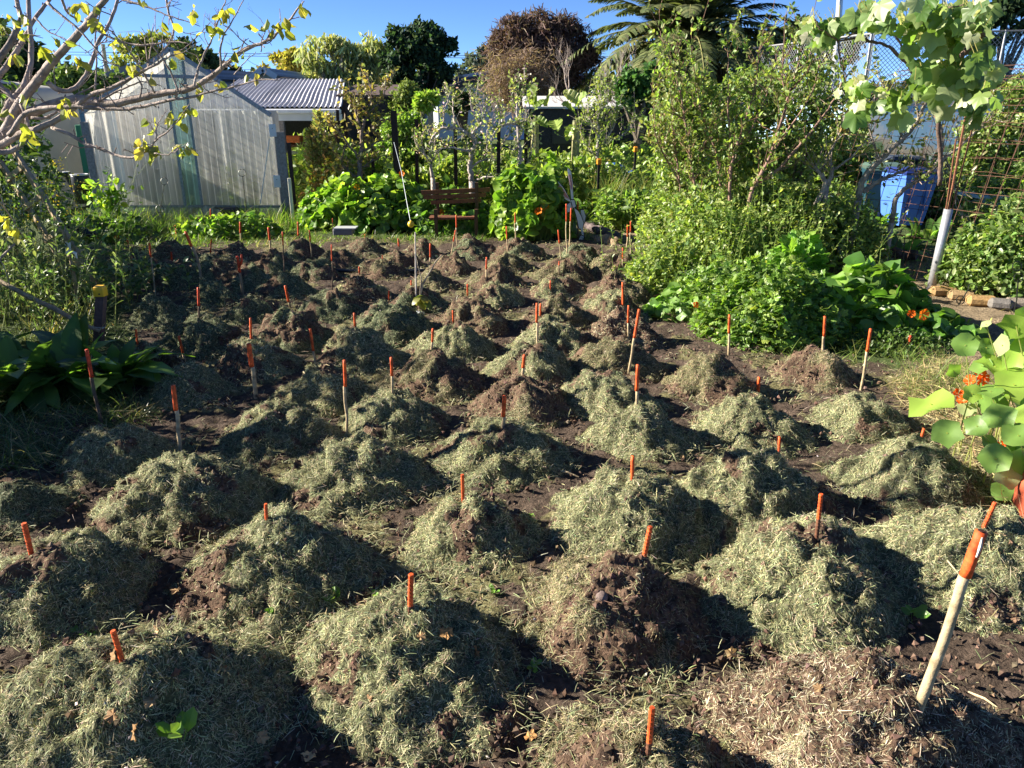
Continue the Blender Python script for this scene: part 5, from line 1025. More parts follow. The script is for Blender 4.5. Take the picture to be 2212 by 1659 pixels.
p = hit(1413, 560) + [0, 0, .05]; g = Geo(); p = D(1413, 548, 8.6); box(g, p, (.055, .006, .085), (.75, .75, .66), bev=.003); box(g, [p[0], p[1], p[2] / 2 - .04], (.012, .006, p[2] - .08), (.7, .7, .6)); T(g.build('plant_tag', M_plain, origin=p), 'blank white plant tag at the left edge of the lit weeds', 'tag')
# black stakes of the espalier row with string
for i, (a, b_, Y, wd, lab) in enumerate([(z2(935, 440), z2(965, 960), 12.4, .09, 'thickest dark post, behind the big nasturtium mass, string tied to it'), (z2(1079, 495), z2(1079, 850), 14.2, .06, 'dark post left of the pale wooden post in the apple row'), (z6(410, 440), z6(412, 900), 14, .06, 'dark post right of the pale wooden post in the apple row'), (z6(803, 480), z6(795, 970), 13.4, .06, 'dark post in the gap between the two largest apple trees'), (z6(1046, 445), z6(1052, 925), 13.4, .06, 'dark post at the right end of the apple row, behind the nasturtium dome'), (z2(580, 435), z2(572, 640), 14.5, .05, 'reddish dark post among the brown-leaved bush, left'), (z2(800, 650), z2(803, 830), 14.2, .05, 'short dark post at the foot of the brown-leaved bush')]):
    t_ = D(*a, Y); bb = D(*b_, Y); g = Geo(); beam(g, [bb[0], Y, 0], t_, wd, wd * .7, (.035, .025, .022), up=(0, 1, 0)); T(g.build('wooden_post', M_wood, origin=[bb[0], Y, 0]), lab, 'post', 'dark posts of the apple row')
g = Geo(); tube(g, [D(*z2(937, 640), 12.3), D(*z2(985, 830), 11.9), D(*z2(1015, 1000), 11.4), D(*z2(1043, 1150), 10.9)], .004, (.62, .68, .72), 4); T(g.build('string', M_plain), 'pale string slanting from the thick dark post down to a small gourd', 'string')
g = Geo(); p = D(*z2(1045, 1158), 10.9); tube(g, [p + [0, 0, .05], p + [0, 0, .03], p, p - [0, 0, .035], p - [0, 0, .05]], [.008, .035, .05, .035, .008], (.62, .42, .03), 12); T(g.build('yellow_gourd', M_plastic, smooth=True, origin=p), 'small yellow gourd at the lower end of the pale string', 'gourd')
t_ = D(*z2(1166, 360), 15); g = Geo(); beam(g, [t_[0], 15, 0], t_, .10, .10, (.36, .32, .24), up=(0, 1, 0)); T(g.build('wooden_post', M_wood, origin=[t_[0], 15, 0]), 'pale wooden post topped by feathery leaves in the apple row', 'post')
for i, (px, py, Y) in enumerate([(1273, 349 + 8, 15), (1294, 352, 13.5), (1373, 325, 15)]):
    t_ = D(px, py, Y); th = thing('capped_stake', ['orange-capped dark stake just above the rabbit cut-out ears', 'orange-capped dark stake right of the rabbit cut-out ears', 'orange-capped stake in front of the blue tarpaulin'][i], 'stake', [t_[0], Y, 0], 'orange-capped stakes in the meadow'); g = Geo(); box(g, (t_[0], Y, t_[2] / 2), (.04, .04, t_[2]), (.03, .025, .025)); g.build('stake_shaft', M_wood, th); g = Geo(); box(g, t_ + [0, 0, .02], (.08, .08, .10), (.75, .25, .01), bev=.015); g.build('orange_cap', M_plastic, th)

# ------------------------------------------------------------------ painted rabbit cut-out
R8 = lambda X, Y_: (1194.5 + X * .12, 353.9 + Y_ * .12)
YR = 11.05; base = D(*R8(500, 1440), YR); base[2] = 0; th = thing('rabbit_cutout', 'white plywood rabbit cut-out with pink ears and black outlines, tilted in the weeds', 'garden ornament', base)
def board(nm, pts, col, th_=.018, dy=0.0, outline=True):
    P = np.array([D(*R8(*p), YR + dy) for p in pts]); n = len(P); g = Geo()
    def prism(Q, y0, y1, c):
        V = np.concatenate([np.c_[Q[:, 0], np.full(n, y0), Q[:, 2]], np.c_[Q[:, 0], np.full(n, y1), Q[:, 2]]]); i = np.arange(n); j = (i + 1) % n
        g.add(V, [np.array([list(range(n))]), np.array([list(range(n, 2 * n))[::-1]]), np.c_[i, i + n, j + n, j]], c)
    if outline:
        ce = P.mean(0); L = nrm(P - ce); prism(P + L * .014 * [1, 0, 1], YR + dy + .002, YR + dy + th_, (.012, .012, .02))
    prism(P, YR + dy - .004 - (0 if outline else .006), YR + dy + .003, col); return g.build(nm, M_plain, th)
Wc = (.66, .70, .76)
board('ear', [(25, 305), (100, 320), (200, 450), (330, 690), (240, 650), (110, 540), (60, 430)], Wc)
board('ear_lining', [(85, 385), (150, 400), (220, 510), (300, 640), (225, 600), (120, 490)], (.55, .27, .27), outline=False)
board('ear', [(270, 70), (325, 140), (352, 330), (358, 480), (372, 640), (330, 645), (300, 330), (265, 150)], Wc, dy=.025)
board('ear_lining', [(285, 190), (318, 200), (342, 340), (345, 480), (322, 440), (300, 320)], (.5, .26, .28), dy=.025, outline=False)
board('head', [(320, 650), (385, 655), (412, 760), (375, 800), (338, 745)], Wc, dy=.01)
board('cheek', [(255, 735), (315, 690), (335, 750), (325, 850), (255, 878), (240, 810)], Wc)
board('nose', [(330, 770), (360, 765), (350, 815), (328, 820)], (.6, .35, .33), outline=False)
board('body', [(380, 795), (450, 845), (505, 940), (552, 1065), (530, 1165), (470, 1165), (430, 970)], Wc)
board('tail', [(500, 835), (555, 830), (588, 950), (568, 1065), (505, 940)], (.52, .56, .62), dy=.03)
board('leg', [(500, 1165), (540, 1165), (562, 1350), (535, 1370)], Wc)
board('foot', [(505, 1290), (555, 1310), (545, 1360), (475, 1470), (435, 1440), (480, 1330)], Wc, dy=-.01)

# ------------------------------------------------------------------ log, shoes, bricks, tarp
def log(pts, Y, R, col, nm, lab, cat='log', sides=12):
    P = np.array([D(*p, y) for p, y in zip(pts, Y)]); s = np.linspace(0, len(P) - 1, 18); Pq = np.stack([np.interp(s, range(len(P)), P[:, i]) for i in range(3)], 1); rr = np.interp(s, range(len(R)), R) * (1 + rg.normal(0, .08, 18)); g = Geo()
    tube(g, Pq + rg.normal(0, .008, Pq.shape), rr, np.array([col]) * rg.uniform(.6, 1.15, (18, 1)), sides); return T(g.build(nm, M_bark, origin=P[0]), lab, cat)
log([(1288, 519), (1310, 521), (1337, 528)], [10.9, 10.8, 10.6], [.06, .085, .09], (.36, .26, .16), 'log', 'short pale split log with a dark end, behind the furthest right mound')
log([(1262, 487), (1300, 500), (1340, 512)], [12, 11.6, 11.3], [.05, .07, .06], (.14, .11, .11), 'log', 'long grey driftwood log lying right of the rabbit cut-out')
log([(1845, 536), (1900, 546), (1980, 552)], [9.6, 9.4, 9.2], [.06, .07, .06], (.09, .065, .055), 'log', 'dark log edging the bed behind the wire mesh')
for k, (px, py) in enumerate([(1314, 486), (1334, 483)]):
    p = G(px, py); g = Geo(); s = np.linspace(0, 1, 8); tube(g, [p + [-.12 + .26 * a, 0, .05 + .02 * math.sin(a * 3)] for a in s], [.02, .05, .055, .052, .05, .05, .045, .02], (.02, .022, .03), 10); tube(g, [p + [.04, 0, .09], p + [.12, 0, .1]], [.035, .04], (.10, .11, .13), 10)
    T(g.build('shoe', M_plastic, smooth=True, origin=p), ['dark garden shoe lying beyond the driftwood, left of a pair', 'dark garden shoe lying beyond the driftwood, right of a pair'][k], 'shoe')
for i, (px, py, s) in enumerate([(2035, 640, .26), (2075, 650, .24), (2118, 661, .26), (2158, 668, .2), (2205, 668, .3)]):
    p = G(px, py); g = Geo(); box(g, p + [0, 0, .05], (s, .13, .1), [(.32, .20, .09), (.28, .19, .10), (.33, .21, .09), (.15, .14, .13), (.2, .17, .14)][i], rz=-.25 + rg.normal(0, .1), bev=.03)
    T(g.build('edging_stone', M_stone, origin=p), ['ochre edging block next to the galvanised pipe foot', 'second ochre edging block from the galvanised pipe', 'largest ochre edging block on the path edge', 'small grey edging stone right of the ochre blocks', 'grey-brown edging stone cut by the right edge'][i], 'stone', 'edging blocks along the right path')
g = Geo(); nx_, ny_ = 22, 12
for (a, b_, c_, dd_, col, nm, lab) in [((1330, 345), (1420, 350), .0, .0, (.02, .12, .50), 'tarpaulin', 'crumpled bright blue tarpaulin in the meadow'), ((1315, 347), (1345, 350), 0, 0, (.5, .5, .52), 'sack', 'pale sack beside the blue tarpaulin')]:
    p = D(*a, 15); q = D(*b_, 15.2); U, V_ = np.meshgrid(np.linspace(0, 1, nx_), np.linspace(0, 1, ny_)); XX = p[0] + (q[0] - p[0]) * U; YY = 15 + .7 * V_; ZZ = .33 + .25 * fbm(U * 5 + px, V_ * 4, 2., 3) + .28 * np.sin(V_ * 3.1) - .15 * U
    g = Geo(); i0 = (np.arange(ny_ - 1)[:, None] * nx_ + np.arange(nx_ - 1)[None]).ravel(); g.add(np.stack([XX, YY, ZZ], -1).reshape(-1, 3), [np.c_[i0, i0 + 1, i0 + nx_ + 1, i0 + nx_]], col)
    o = g.build(nm, M_plastic, origin=p); T(o, lab, nm)
    md = o.modifiers.new('t', 'SOLIDIFY'); md.thickness = .01

# ------------------------------------------------------------------ mural wall with chain-link fence
SEG = [(D(1480, 300, 23.5)[:2], D(1850, 300, 16.5)[:2]), (D(1850, 300, 16.5)[:2], D(2450, 300, 15.5)[:2])]
zw = 1.84; zf0 = zw + .05; zf1 = 3.14
wl = thing('mural_wall', 'wall painted blue above and sand below, behind the bins', 'wall', [*SEG[0][0], 0])
fn = thing('chain_link_fence', 'grey chain-link fence standing on top of the painted wall', 'fence', [*SEG[0][0], zw])
for W0, W2 in SEG:
    Lw = np.linalg.norm(W2 - W0); u = (W2 - W0) / Lw; nW = np.array([u[1], -u[0]])
    g = Geo(); nu, nv = 160, 30; U, V_ = np.meshgrid(np.linspace(0, Lw, nu), np.linspace(0, zw, nv)); n1 = fbm(U * .9 + Lw, V_ * 1.3, 4., 4); n2 = fbm(U * 2.3, V_ * 2.3, 9., 3)
    col = np.where((V_ > 1.15 + (n1 - .5) * 1.1)[..., None], np.array([.36, .55, .74]), np.array([.62, .50, .38])); col = np.where(((n2 > .60) & (V_ < 1.1))[..., None], np.array([.22, .32, .15]), col); col = np.where(((n1 > .58) & (V_ > 1.2))[..., None], np.array([.62, .66, .7]), col)
    i0 = (np.arange(nv - 1)[:, None] * nu + np.arange(nu - 1)[None]).ravel()
    g.add(np.stack([W0[0] + u[0] * U, W0[1] + u[1] * U, V_], -1).reshape(-1, 3), [np.c_[i0, i0 + 1, i0 + nu + 1, i0 + nu]], col.reshape(-1, 3)); g.build('painted_face', M_plain, wl)
    g = Geo(); m_ = (W0 + W2) / 2 - nW * .11; box(g, (*m_, zw / 2 - .01), (Lw - .05, .2, zw), (.4, .4, .38), rz=math.atan2(u[1], u[0])); box(g, (*m_, zw + .02), (Lw - .1, .26, .05), (.35, .35, .35), rz=math.atan2(u[1], u[0])); g.build('wall_block', M_plain, wl)
    fo = -nW * .1
    pt = lambda s, z: np.array([W0[0] + fo[0] + u[0] * s, W0[1] + fo[1] + u[1] * s, z])
    g = Geo(); st = .085; hh = zf1 - zf0; k = np.arange(-hh, Lw, st)
    for sgn in (1, -1):
        s0 = k.copy(); s1 = k + hh
        s0c = np.clip(s0, 0, Lw); z0c = zf0 + (s0c - s0); s1c = np.clip(s1, 0, Lw); z1c = zf0 + (s1c - s0); ok = (s1c > s0c)
        a0, b0_, a1, b1_ = s0c[ok], z0c[ok], s1c[ok], z1c[ok]
        if sgn < 0: b0_, b1_ = zf0 + zf1 - b0_, zf0 + zf1 - b1_
        wv = .0032
        V = np.stack([np.c_[a0 - wv, b0_ + sgn * wv], np.c_[a0 + wv, b0_ - sgn * wv], np.c_[a1 + wv, b1_ - sgn * wv], np.c_[a1 - wv, b1_ + sgn * wv]], 1).reshape(-1, 2)
        g.add(np.c_[W0[0] + fo[0] + u[0] * V[:, 0], W0[1] + fo[1] + u[1] * V[:, 0] + .004 * sgn, V[:, 1]], [np.arange(len(V)).reshape(-1, 4)], (.20, .21, .22))
    g.build('wire_netting', M_metal, fn)
    for s in np.arange(.02, Lw, 2.4): g = Geo(); tube(g, [pt(s, zf0), pt(s, zf1 + .02)], .02, (.33, .34, .36), 8); g.build('fence_post', M_metal, fn)
    g = Geo(); tube(g, [pt(0, zf1), pt(Lw, zf1)], .02, (.36, .37, .39), 8); g.build('top_rail', M_metal, fn)
t_ = D(1813, -40, 20); b_ = D(1822, 140, 20); tube(g, [[b_[0], 20, 0], [t_[0] + .0, 20, t_[2] + .6]], [.09, .07], (.5, .52, .55), 10); T(g.build('light_pole', M_metal, origin=[b_[0], 20, 0]), 'tall grey pole rising above the thicket into the sky', 'pole')
t_ = D(762, 118, 38); g = Geo(); tube(g, [[t_[0], 38, 0], t_], [.12, .09], (.42, .4, .38), 8); T(g.build('power_pole', M_bark, origin=[t_[0], 38, 0]), 'distant power pole in front of the pale willow', 'pole')
t_ = D(708, 163, 34); g = Geo(); tube(g, [[t_[0], 34, 0], t_], .05, (.1, .1, .1), 8); T(g.build('chimney_pipe', M_metal, origin=[t_[0], 34, 0]), 'thin dark flue above the shelter roof', 'flue')
t_ = D(222, 95, 30); g = Geo(); tube(g, [[D(232, 200, 30)[0], 30, 0], t_], [.09, .07], (.45, .42, .4), 8); T(g.build('power_pole', M_bark, origin=[t_[0], 30, 0]), 'pale pole seen through the branches of the bare tree', 'pole')
for i, (ya, yb, yc) in enumerate([(112, 117, 122), (118, 122, 126), (150, 146, 140)]):
    g = Geo(); X_ = np.array([-200, 100, 400, 762, 1000, 1300, 1700]); Yp = np.array([ya - 4, ya, ya + 3, yb, yb + 3, yc, yc - 3]); tube(g, [D(a, b_, 39) for a, b_ in zip(X_, Yp)], .012, (.12, .13, .16), 4); T(g.build('power_line', M_metal), ['topmost power line across the sky', 'power line just below the topmost one', 'lowest power line, sagging behind the willow'][i], 'power line', 'power lines')

# ------------------------------------------------------------------ bins, table
def wheelie(c, rz, tilt, col, lidc, lab, s=1.0, lid=True):
    th = thing('wheelie_bin', lab, 'bin', c, 'wheeled bins by the painted wall'); th.rotation_euler = (tilt, 0, rz); th['_o'] = [0., 0., 0.]; H_ = 1.0 * s
    g = Geo(); secs = [(.20, .22, .05), (.22, .24, .2), (.27, .31, H_ - .06), (.295, .335, H_ - .055), (.295, .335, H_)]; V = []
    for a, b_, z in secs: V += [[-a, -b_, z], [a, -b_, z], [a, b_, z], [-a, b_, z]]
    Q = [[k * 4 + i, k * 4 + (i + 1) % 4, (k + 1) * 4 + (i + 1) % 4, (k + 1) * 4 + i] for k in range(4) for i in range(4)] + [[3, 2, 1, 0], [16, 17, 18, 19]]; g.add(np.array(V), [np.array(Q)], col)
    for xx in (-.13, .13): box(g, (xx, -.292, H_ * .55), (.03, .02, H_ * .55), col, R=None)
    o = g.build('body', M_plastic, th)
    g = Geo(); secs = [(.30, .34, H_ + .004), (.31, .35, H_ + .03), (.24, .27, H_ + .085)]; V = []
    for a, b_, z in secs: V += [[-a, -b_, z], [a, -b_, z], [a, b_, z], [-a, b_, z]]
    Q = [[k * 4 + i, k * 4 + (i + 1) % 4, (k + 1) * 4 + (i + 1) % 4, (k + 1) * 4 + i] for k in range(2) for i in range(4)] + [[3, 2, 1, 0], [8, 9, 10, 11]]; g.add(np.array(V), [np.array(Q)], lidc); g.build('lid', M_plastic, th)
    for sx in (-1, 1):
        g = Geo(); tube(g, [[sx * .25, .30, .11], [sx * .31, .30, .11]], .11, (.012, .012, .014), 20); w_ = g.build('wheel', M_plastic, th); g = Geo(); tube(g, [[sx * .31, .30, .11], [sx * .32, .30, .11]], .06, (.25, .25, .27), 14); g.build('hub', M_plastic, w_)
    g = Geo(); tube(g, [[-.24, .35, H_ - .02], [-.24, .40, H_], [.24, .40, H_], [.24, .35, H_ - .02]], .016, lidc, 6); g.build('handle', M_plastic, th)
YB = 12.3
def gp(px, Y): return [D(px, 450, Y)[0], Y, 0]
wheelie(gp(1952, YB), .18, 0, (.06, .16, .52), (.015, .03, .15), 'bright blue wheeled bin behind the wire mesh', .82)
wheelie(gp(1893, YB + .5), 2.9, .0, (.012, .05, .075), (.07, .12, .10), 'dark green wheeled bin turned so its wheels show, left of the blue bin', .85)
wheelie(gp(2040, YB + .9), -.25, 0, (.05, .08, .085), (.09, .12, .11), 'tallest dark green wheeled bin, right of the blue bin', .98)
wheelie(gp(1925, YB + 1.6), .1, 0, (.02, .03, .04), (.03, .04, .06), 'wheeled bin mostly hidden behind the blue one', .9)
wheelie(gp(1635, 14.5), .3, 0, (.015, .02, .022), (.02, .025, .03), 'black wheeled bin glimpsed through the plum thicket', .95)
xx = D(2110, 430, 9.6)[0]; th = thing('blue_table', 'peeling pale blue table at the right edge behind the wire mesh', 'table', (xx + .5, 9.8, 0)); zt = D(2150, 425, 9.6)[2]
g = Geo(); box(g, (xx + .62, 9.8, zt), (1.25, .5, .035), (.30, .45, .55)); g.build('tabletop', M_wood, th); g = Geo(); box(g, (xx + .62, 9.58, zt - .075), (1.15, .02, .11), (.27, .41, .52)); g.build('apron', M_wood, th)
for sx in (.14, 1.1): g = Geo(); beam(g, (xx + sx - .09, 9.62, 0), (xx + sx, 9.62, zt - .02), .08, .05, (.26, .42, .52), up=(0, 1, 0)); g.build('leg', M_wood, th)
g = Geo(); tube(g, [D(1797, 420, 9.3), D(1806, 500, 9.2), D(1815, 560, 9.1)], [.02, .02, .02], (.42, .55, .62), 8); T(g.build('blue_hose', M_plastic, smooth=True), 'pale blue hose hanging by the forked grey trunks', 'hose')

# ------------------------------------------------------------------ rusty reinforcing-mesh arch and galvanised pipe
A_ = G(1745, 560)[:2]; B_ = G(2330, 690)[:2]; Lm = np.linalg.norm(B_ - A_); um = (B_ - A_) / Lm; bk = np.array([-um[1], um[0]]); th = thing('mesh_arch', 'rusty reinforcing-mesh arch carrying the grapevine, right', 'garden arch', [*A_, 0])
def mp_(s, a):                                # a: distance up and over the arch
    if a < 1.45: o_, z = 0, a
    elif a < 1.45 + PI * .75: f = (a - 1.45) / .75; o_, z = .75 - .75 * math.cos(f), 1.45 + .75 * math.sin(f)
    else: o_, z = 1.5, 1.45 - (a - 1.45 - PI * .75)
    ln = .10 * z
    return np.array([A_[0] + um[0] * s + bk[0] * o_ + ln * 1.6, A_[1] + um[1] * s + bk[1] * o_, z])
tot = 1.45 * 2 + PI * .75; RU = (.11, .055, .035)
for s in np.arange(0, Lm + .01, .19):
    g = Geo(); aa = np.linspace(0, tot, 44); jj = rg.normal(0, .012); tube(g, [mp_(s + jj * math.sin(a * 2), a) for a in aa], .0032, RU, 5); g.build('hoop_wire', M_rust, th)
for a in np.arange(.12, tot, .17):
    g = Geo(); tube(g, [mp_(s, a) + [0, 0, rg.normal(0, .008)] for s in np.linspace(-.05, Lm + .3, 12)], .0028, RU, 5); g.build('long_wire', M_rust, th)
b = G(2009, 634); t_ = D(2049, 452, b[1]); th = thing('galvanised_pipe', 'leaning galvanised pipe post with a rusty rod inside, right', 'pipe', b)
g = Geo(); tube(g, [b - (t_ - b) * .05, t_], .042, (.42, .43, .46), 20); g.build('pipe', M_metal, th, smooth=True); g = Geo(); tube(g, [b + (t_ - b) * .02, b + (t_ - b) * .07], .055, (.05, .05, .06), 14); g.build('clamp', M_metal, th)
for dx, e in ((0, (2087, 245)), (-.02, (2070, 300)), (.03, (2100, 250))):
    g = Geo(); tube(g, [t_ + [dx, 0, -.1], D(*e, b[1] - .1) + [dx, 0, 0]], .011 if dx == 0 else .007, (.19, .08, .045), 6); g.build('rusty_rod', M_rust, th)

# ------------------------------------------------------------------ trees
def grow(g, p, d, L, r, dep, tips, col, spread=.55, upb=.15, kids=(2, 4), wig=.12, mids=None, sides=5, shrink=.68):
    n = 5; P = [np.array(p, float)]; d = nrm(np.array(d, float))
    for i in range(n):
        d = nrm(d + rg.normal(0, wig, 3) + [0, 0, upb * .3]); P.append(P[-1] + d * L / n)
    P = np.array(P); R = r * (1 - .45 * np.linspace(0, 1, n + 1)); tube(g, P, R, col, sides if r > .012 else 4, False)
    if mids is not None and dep <= 1: mids += [(P[k], d) for k in range(1, n + 1)]
    if dep == 0: tips.append((P[-1], d)); return
    for k in range(rg.integers(*kids)):
        j = rg.integers(2, n + 1); a = nrm(d + rdir(1)[0] * spread * 1.3 + [0, 0, upb]); grow(g, P[j], a, L * shrink * rg.uniform(.75, 1.15), R[j] * .62, dep - 1, tips, col, spread, upb, kids, wig, mids, sides, shrink)
    grow(g, P[-1], d, L * shrink, R[-1] * .8, dep - 1, tips, col, spread, upb, kids, wig, mids, sides, shrink)
def canopy(lab, blobs, Y, n, size, cols, tmpl=LQ, mat=None, clump=.22, nm='tree', cat='tree', trunk=None, group=None, depth=.7, hang=0., limb=(.12, .1, .08), stems=5, blade=None, up=.35, base=None, sub=26, darkcol=None, blow=0):
    b0 = D(blobs[0][0], blobs[0][1], Y); base = [b0[0] if base is None else D(base, 300, Y)[0], Y, 0]; th = thing(nm, lab, cat, base, group)
    g = Geo(); ar = np.array([b[2] * b[3] for b in blobs], float); cnt = (n * ar / ar.sum()).astype(int); CC = []
    for (px, py, rx, ry), m in zip(blobs, cnt):
        c = D(px, py, Y); RX = rx * Y / F; RZ = ry * Y / F; RY = (RX + RZ) / 2 * depth; k = max(6, int(sub * (rx * ry / ar.mean())))
        a = rdir(k) * (rg.random((k, 1)) ** .33 * .35 + .6); cc = c + a * [RX, RY, RZ]; CC.append((cc, min(RX, RZ)))
        w_ = rg.random(k) ** .7 + .25; i = rg.choice(k, m, p=w_ / w_.sum()); rr = clump * min(RX, RZ) * 1.25
        P = cc[i] + rdir(m) * rr * (rg.random((m, 1)) ** .45) * [1.15, 1.15, .85]; P[:, 2] = np.maximum(P[:, 2], .05); N = nrm((P - cc[i]) * .8 + rdir(m) * rr * .7 + np.array([-.1, -.1, up]) * rr)
        C = pal(m, cols, .16)
        if blade: blades(g, P, nrm(rdir(m) + [0, 0, -hang]), N, size * rg.uniform(.6, 1.4, m), blade, C, 2, .25)
        else: inst(g, tmpl[0], tmpl[1], P, frames(rdir(m) - [0, 0, hang], N), size * rg.uniform(.6, 1.3, m), C)
    g.build('crown', mat or M_far, th)
    if trunk is not False:
        tr = trunk or (.12, .10, .08); g = Geo(); r0 = stems * .0 + limb[0]
        allc = np.concatenate([c for c, _ in CC]); ctr = allc.mean(0); fork = np.array([base[0], Y, max(.5, (allc[:, 2].min()) * .6)]); tube(g, [base, fork], [r0, r0 * .8], tr, 8, False)
        for c in allc[rg.permutation(len(allc))[:stems * 3]]:
            m = (fork + c) / 2 + rg.normal(0, .08, 3) * np.linalg.norm(c - fork) * .5 + [0, 0, .1]; tube(g, [fork, m, c], [r0 * .55, r0 * .32, r0 * .1], tr, 5, False)
        g.build('trunk', M_bark, th)
    return th
DG = [(.035, .065, .03), (.05, .085, .035), (.025, .045, .022), (.07, .11, .045)]
MG = [(.09, .15, .04), (.13, .2, .05), (.06, .10, .03), (.17, .24, .07)]
YG_ = [(.28, .30, .08), (.36, .36, .10), (.18, .22, .06), (.24, .28, .07)]
GD = [(.38, .32, .06), (.46, .38, .09), (.28, .25, .05), (.34, .33, .08)]
WL = [(.42, .44, .2), (.44, .45, .22), (.27, .30, .12), (.3, .34, .13)]
BR = [(.10, .06, .055), (.13, .085, .075), (.075, .045, .045), (.16, .11, .09)]
LT = [(.24, .17, .13), (.30, .23, .18), (.18, .12, .10)]
canopy('dark green tree at the far left edge behind the bare branches', [(35, 150, 60, 60), (75, 190, 45, 50), (15, 215, 60, 50), (60, 115, 30, 30)], 27, 5200, .22, DG)
canopy('yellow-green tree top at the upper left corner', [(5, 90, 30, 45)], 30, 900, .25, YG_)
canopy('mid green shrubbery behind the water tank', [(150, 180, 45, 32), (205, 200, 40, 40), (110, 205, 40, 30), (240, 185, 30, 25)], 19, 3400, .16, MG)
canopy('olive-gold tree behind the greenhouse ridge, left', [(300, 130, 48, 42), (345, 112, 42, 34), (385, 145, 50, 35)], 30, 4200, .2, YG_)
canopy('dark rounded tree behind the greenhouse ridge, right', [(415, 125, 38, 36), (455, 150, 35, 25), (500, 165, 40, 16)], 32, 2600, .22, DG)
canopy('golden tree behind the small gabled roof', [(600, 148, 34, 24), (640, 142, 34, 28), (670, 158, 30, 24), (575, 165, 30, 16)], 37, 4600, .24, GD)
canopy('pale airy willow with bare limbs showing, left of the darkest tree', [(700, 112, 42, 32), (745, 100, 38, 22), (790, 108, 38, 32), (805, 140, 30, 40), (735, 150, 44, 26), (690, 160, 30, 28), (770, 165, 34, 30)], 34, 4800, .3, WL, blade=.075, hang=1.1, clump=.5, trunk=(.26, .23, .2), stems=16, limb=(.3, 0, 0), base=755, sub=14)
canopy('darkest dense evergreen in the middle of the skyline', [(905, 100, 60, 42), (865, 125, 38, 55), (945, 125, 40, 55), (905, 160, 75, 40), (880, 85, 26, 24), (930, 82, 30, 24)], 33, 9500, .22, [(.03, .065, .035), (.045, .085, .04), (.018, .035, .022), (.06, .10, .05)])
canopy('distant grey-green tree left of the purple-brown tree', [(1030, 140, 26, 18), (1062, 120, 30, 24), (1005, 152, 20, 12), (1085, 140, 24, 22)], 48, 2400, .3, [(.09, .12, .09), (.13, .16, .12), (.07, .09, .07)])
th = canopy('broad purple-brown tree with a pale twiggy left side', [(1120, 75, 48, 34), (1165, 78, 60, 40), (1205, 105, 66, 52), (1240, 130, 42, 48), (1110, 115, 46, 44), (1165, 140, 70, 46)], 23, 26000, .17, BR, blade=.028, clump=.33, stems=14, limb=(.22, 0, 0), base=1195, sub=34, mat=M_far)
g = Geo()
for _ in range(230):
    s = D(rg.uniform(1130, 1230), rg.uniform(120, 190), 23); e = D(rg.uniform(1055, 1200), rg.uniform(105, 228), 22.5 + rg.uniform(-1, 1)); m = (s + e) / 2 + rdir(1)[0] * .25 + [0, 0, .2]; tube(g, [s, m, e, e + rdir(1)[0] * .35 - [0, 0, .1]], [.03, .018, .010, .006], (.27, .2, .16), 4, False)
P = np.stack([D(rg.uniform(1058, 1190), 0, 22.4) for _ in range(9000)]); 
for i in range(len(P)): P[i] = D(1125 + rg.normal(0, 34), 175 + rg.normal(0, 28), 22.2 + rg.uniform(-.8, .8))
blades(g, P, nrm(rdir(len(P)) - [.4, 0, .4]), rdir(len(P)), .2, .016, pal(len(P), LT, .15), 2, .3); g.build('pale_twigs', M_far, th)
canopy('olive trees behind the palm, right side', [(1660, 110, 40, 28), (1710, 95, 34, 34), (1765, 105, 46, 34), (1820, 90, 40, 40)], 36, 4600, .24, [(.10, .13, .04), (.16, .18, .06), (.07, .09, .035)])
canopy('grey-green conifer top right of the palm', [(1735, 58, 18, 18), (1750, 78, 24, 16)], 42, 1100, .28, [(.08, .11, .09), (.11, .14, .1)])
canopy('dark hedge below the palm fronds', [(1345, 195, 45, 26), (1400, 190, 50, 28), (1290, 210, 40, 28), (1460, 190, 40, 26), (1370, 225, 70, 28)], 24.8, 8500, .17, DG + [(.08, .12, .05)])
canopy('glossy mid green rounded shrub left of the chain-link fence', [(1385, 165, 34, 26), (1360, 195, 28, 26), (1415, 195, 34, 30)], 17.5, 3800, .13, [(.06, .14, .035), (.09, .2, .05), (.04, .09, .025)], nm='shrub', cat='shrub')
canopy('dark tree behind the grapevine at the top right corner', [(2190, 30, 55, 38), (2140, 60, 40, 30)], 24, 2600, .2, DG)
canopy('round clipped olive bush in front of the dark tiled roof', [(872, 215, 27, 28)], 17, 2600, .09, [(.15, .2, .05), (.2, .25, .07), (.1, .14, .04)], nm='shrub', cat='shrub', clump=.5)
canopy('dark bush against the white house gable', [(1002, 222, 26, 19), (985, 235, 18, 14)], 25, 1500, .13, DG, nm='shrub', cat='shrub')
canopy('feathery bright shrub right of the thick dark post', [(862, 282, 32, 30), (888, 275, 26, 26), (880, 318, 36, 34), (845, 325, 26, 32)], 15.6, 5600, .12, [(.2, .32, .06), (.27, .40, .08), (.13, .22, .05)], nm='shrub', cat='shrub', mat=M_leaf, blade=.03, clump=.35)
canopy('leafy tuft crowning the pale wooden post', [(925, 214, 24, 11), (915, 228, 18, 10)], 15, 700, .12, [(.2, .32, .06), (.27, .38, .08)], nm='climber', cat='plant', mat=M_leaf, trunk=False)
canopy('dark bush in the shade behind the apple row', [(880, 340, 30, 26), (940, 330, 30, 25)], 16, 1500, .12, DG, nm='shrub', cat='shrub')
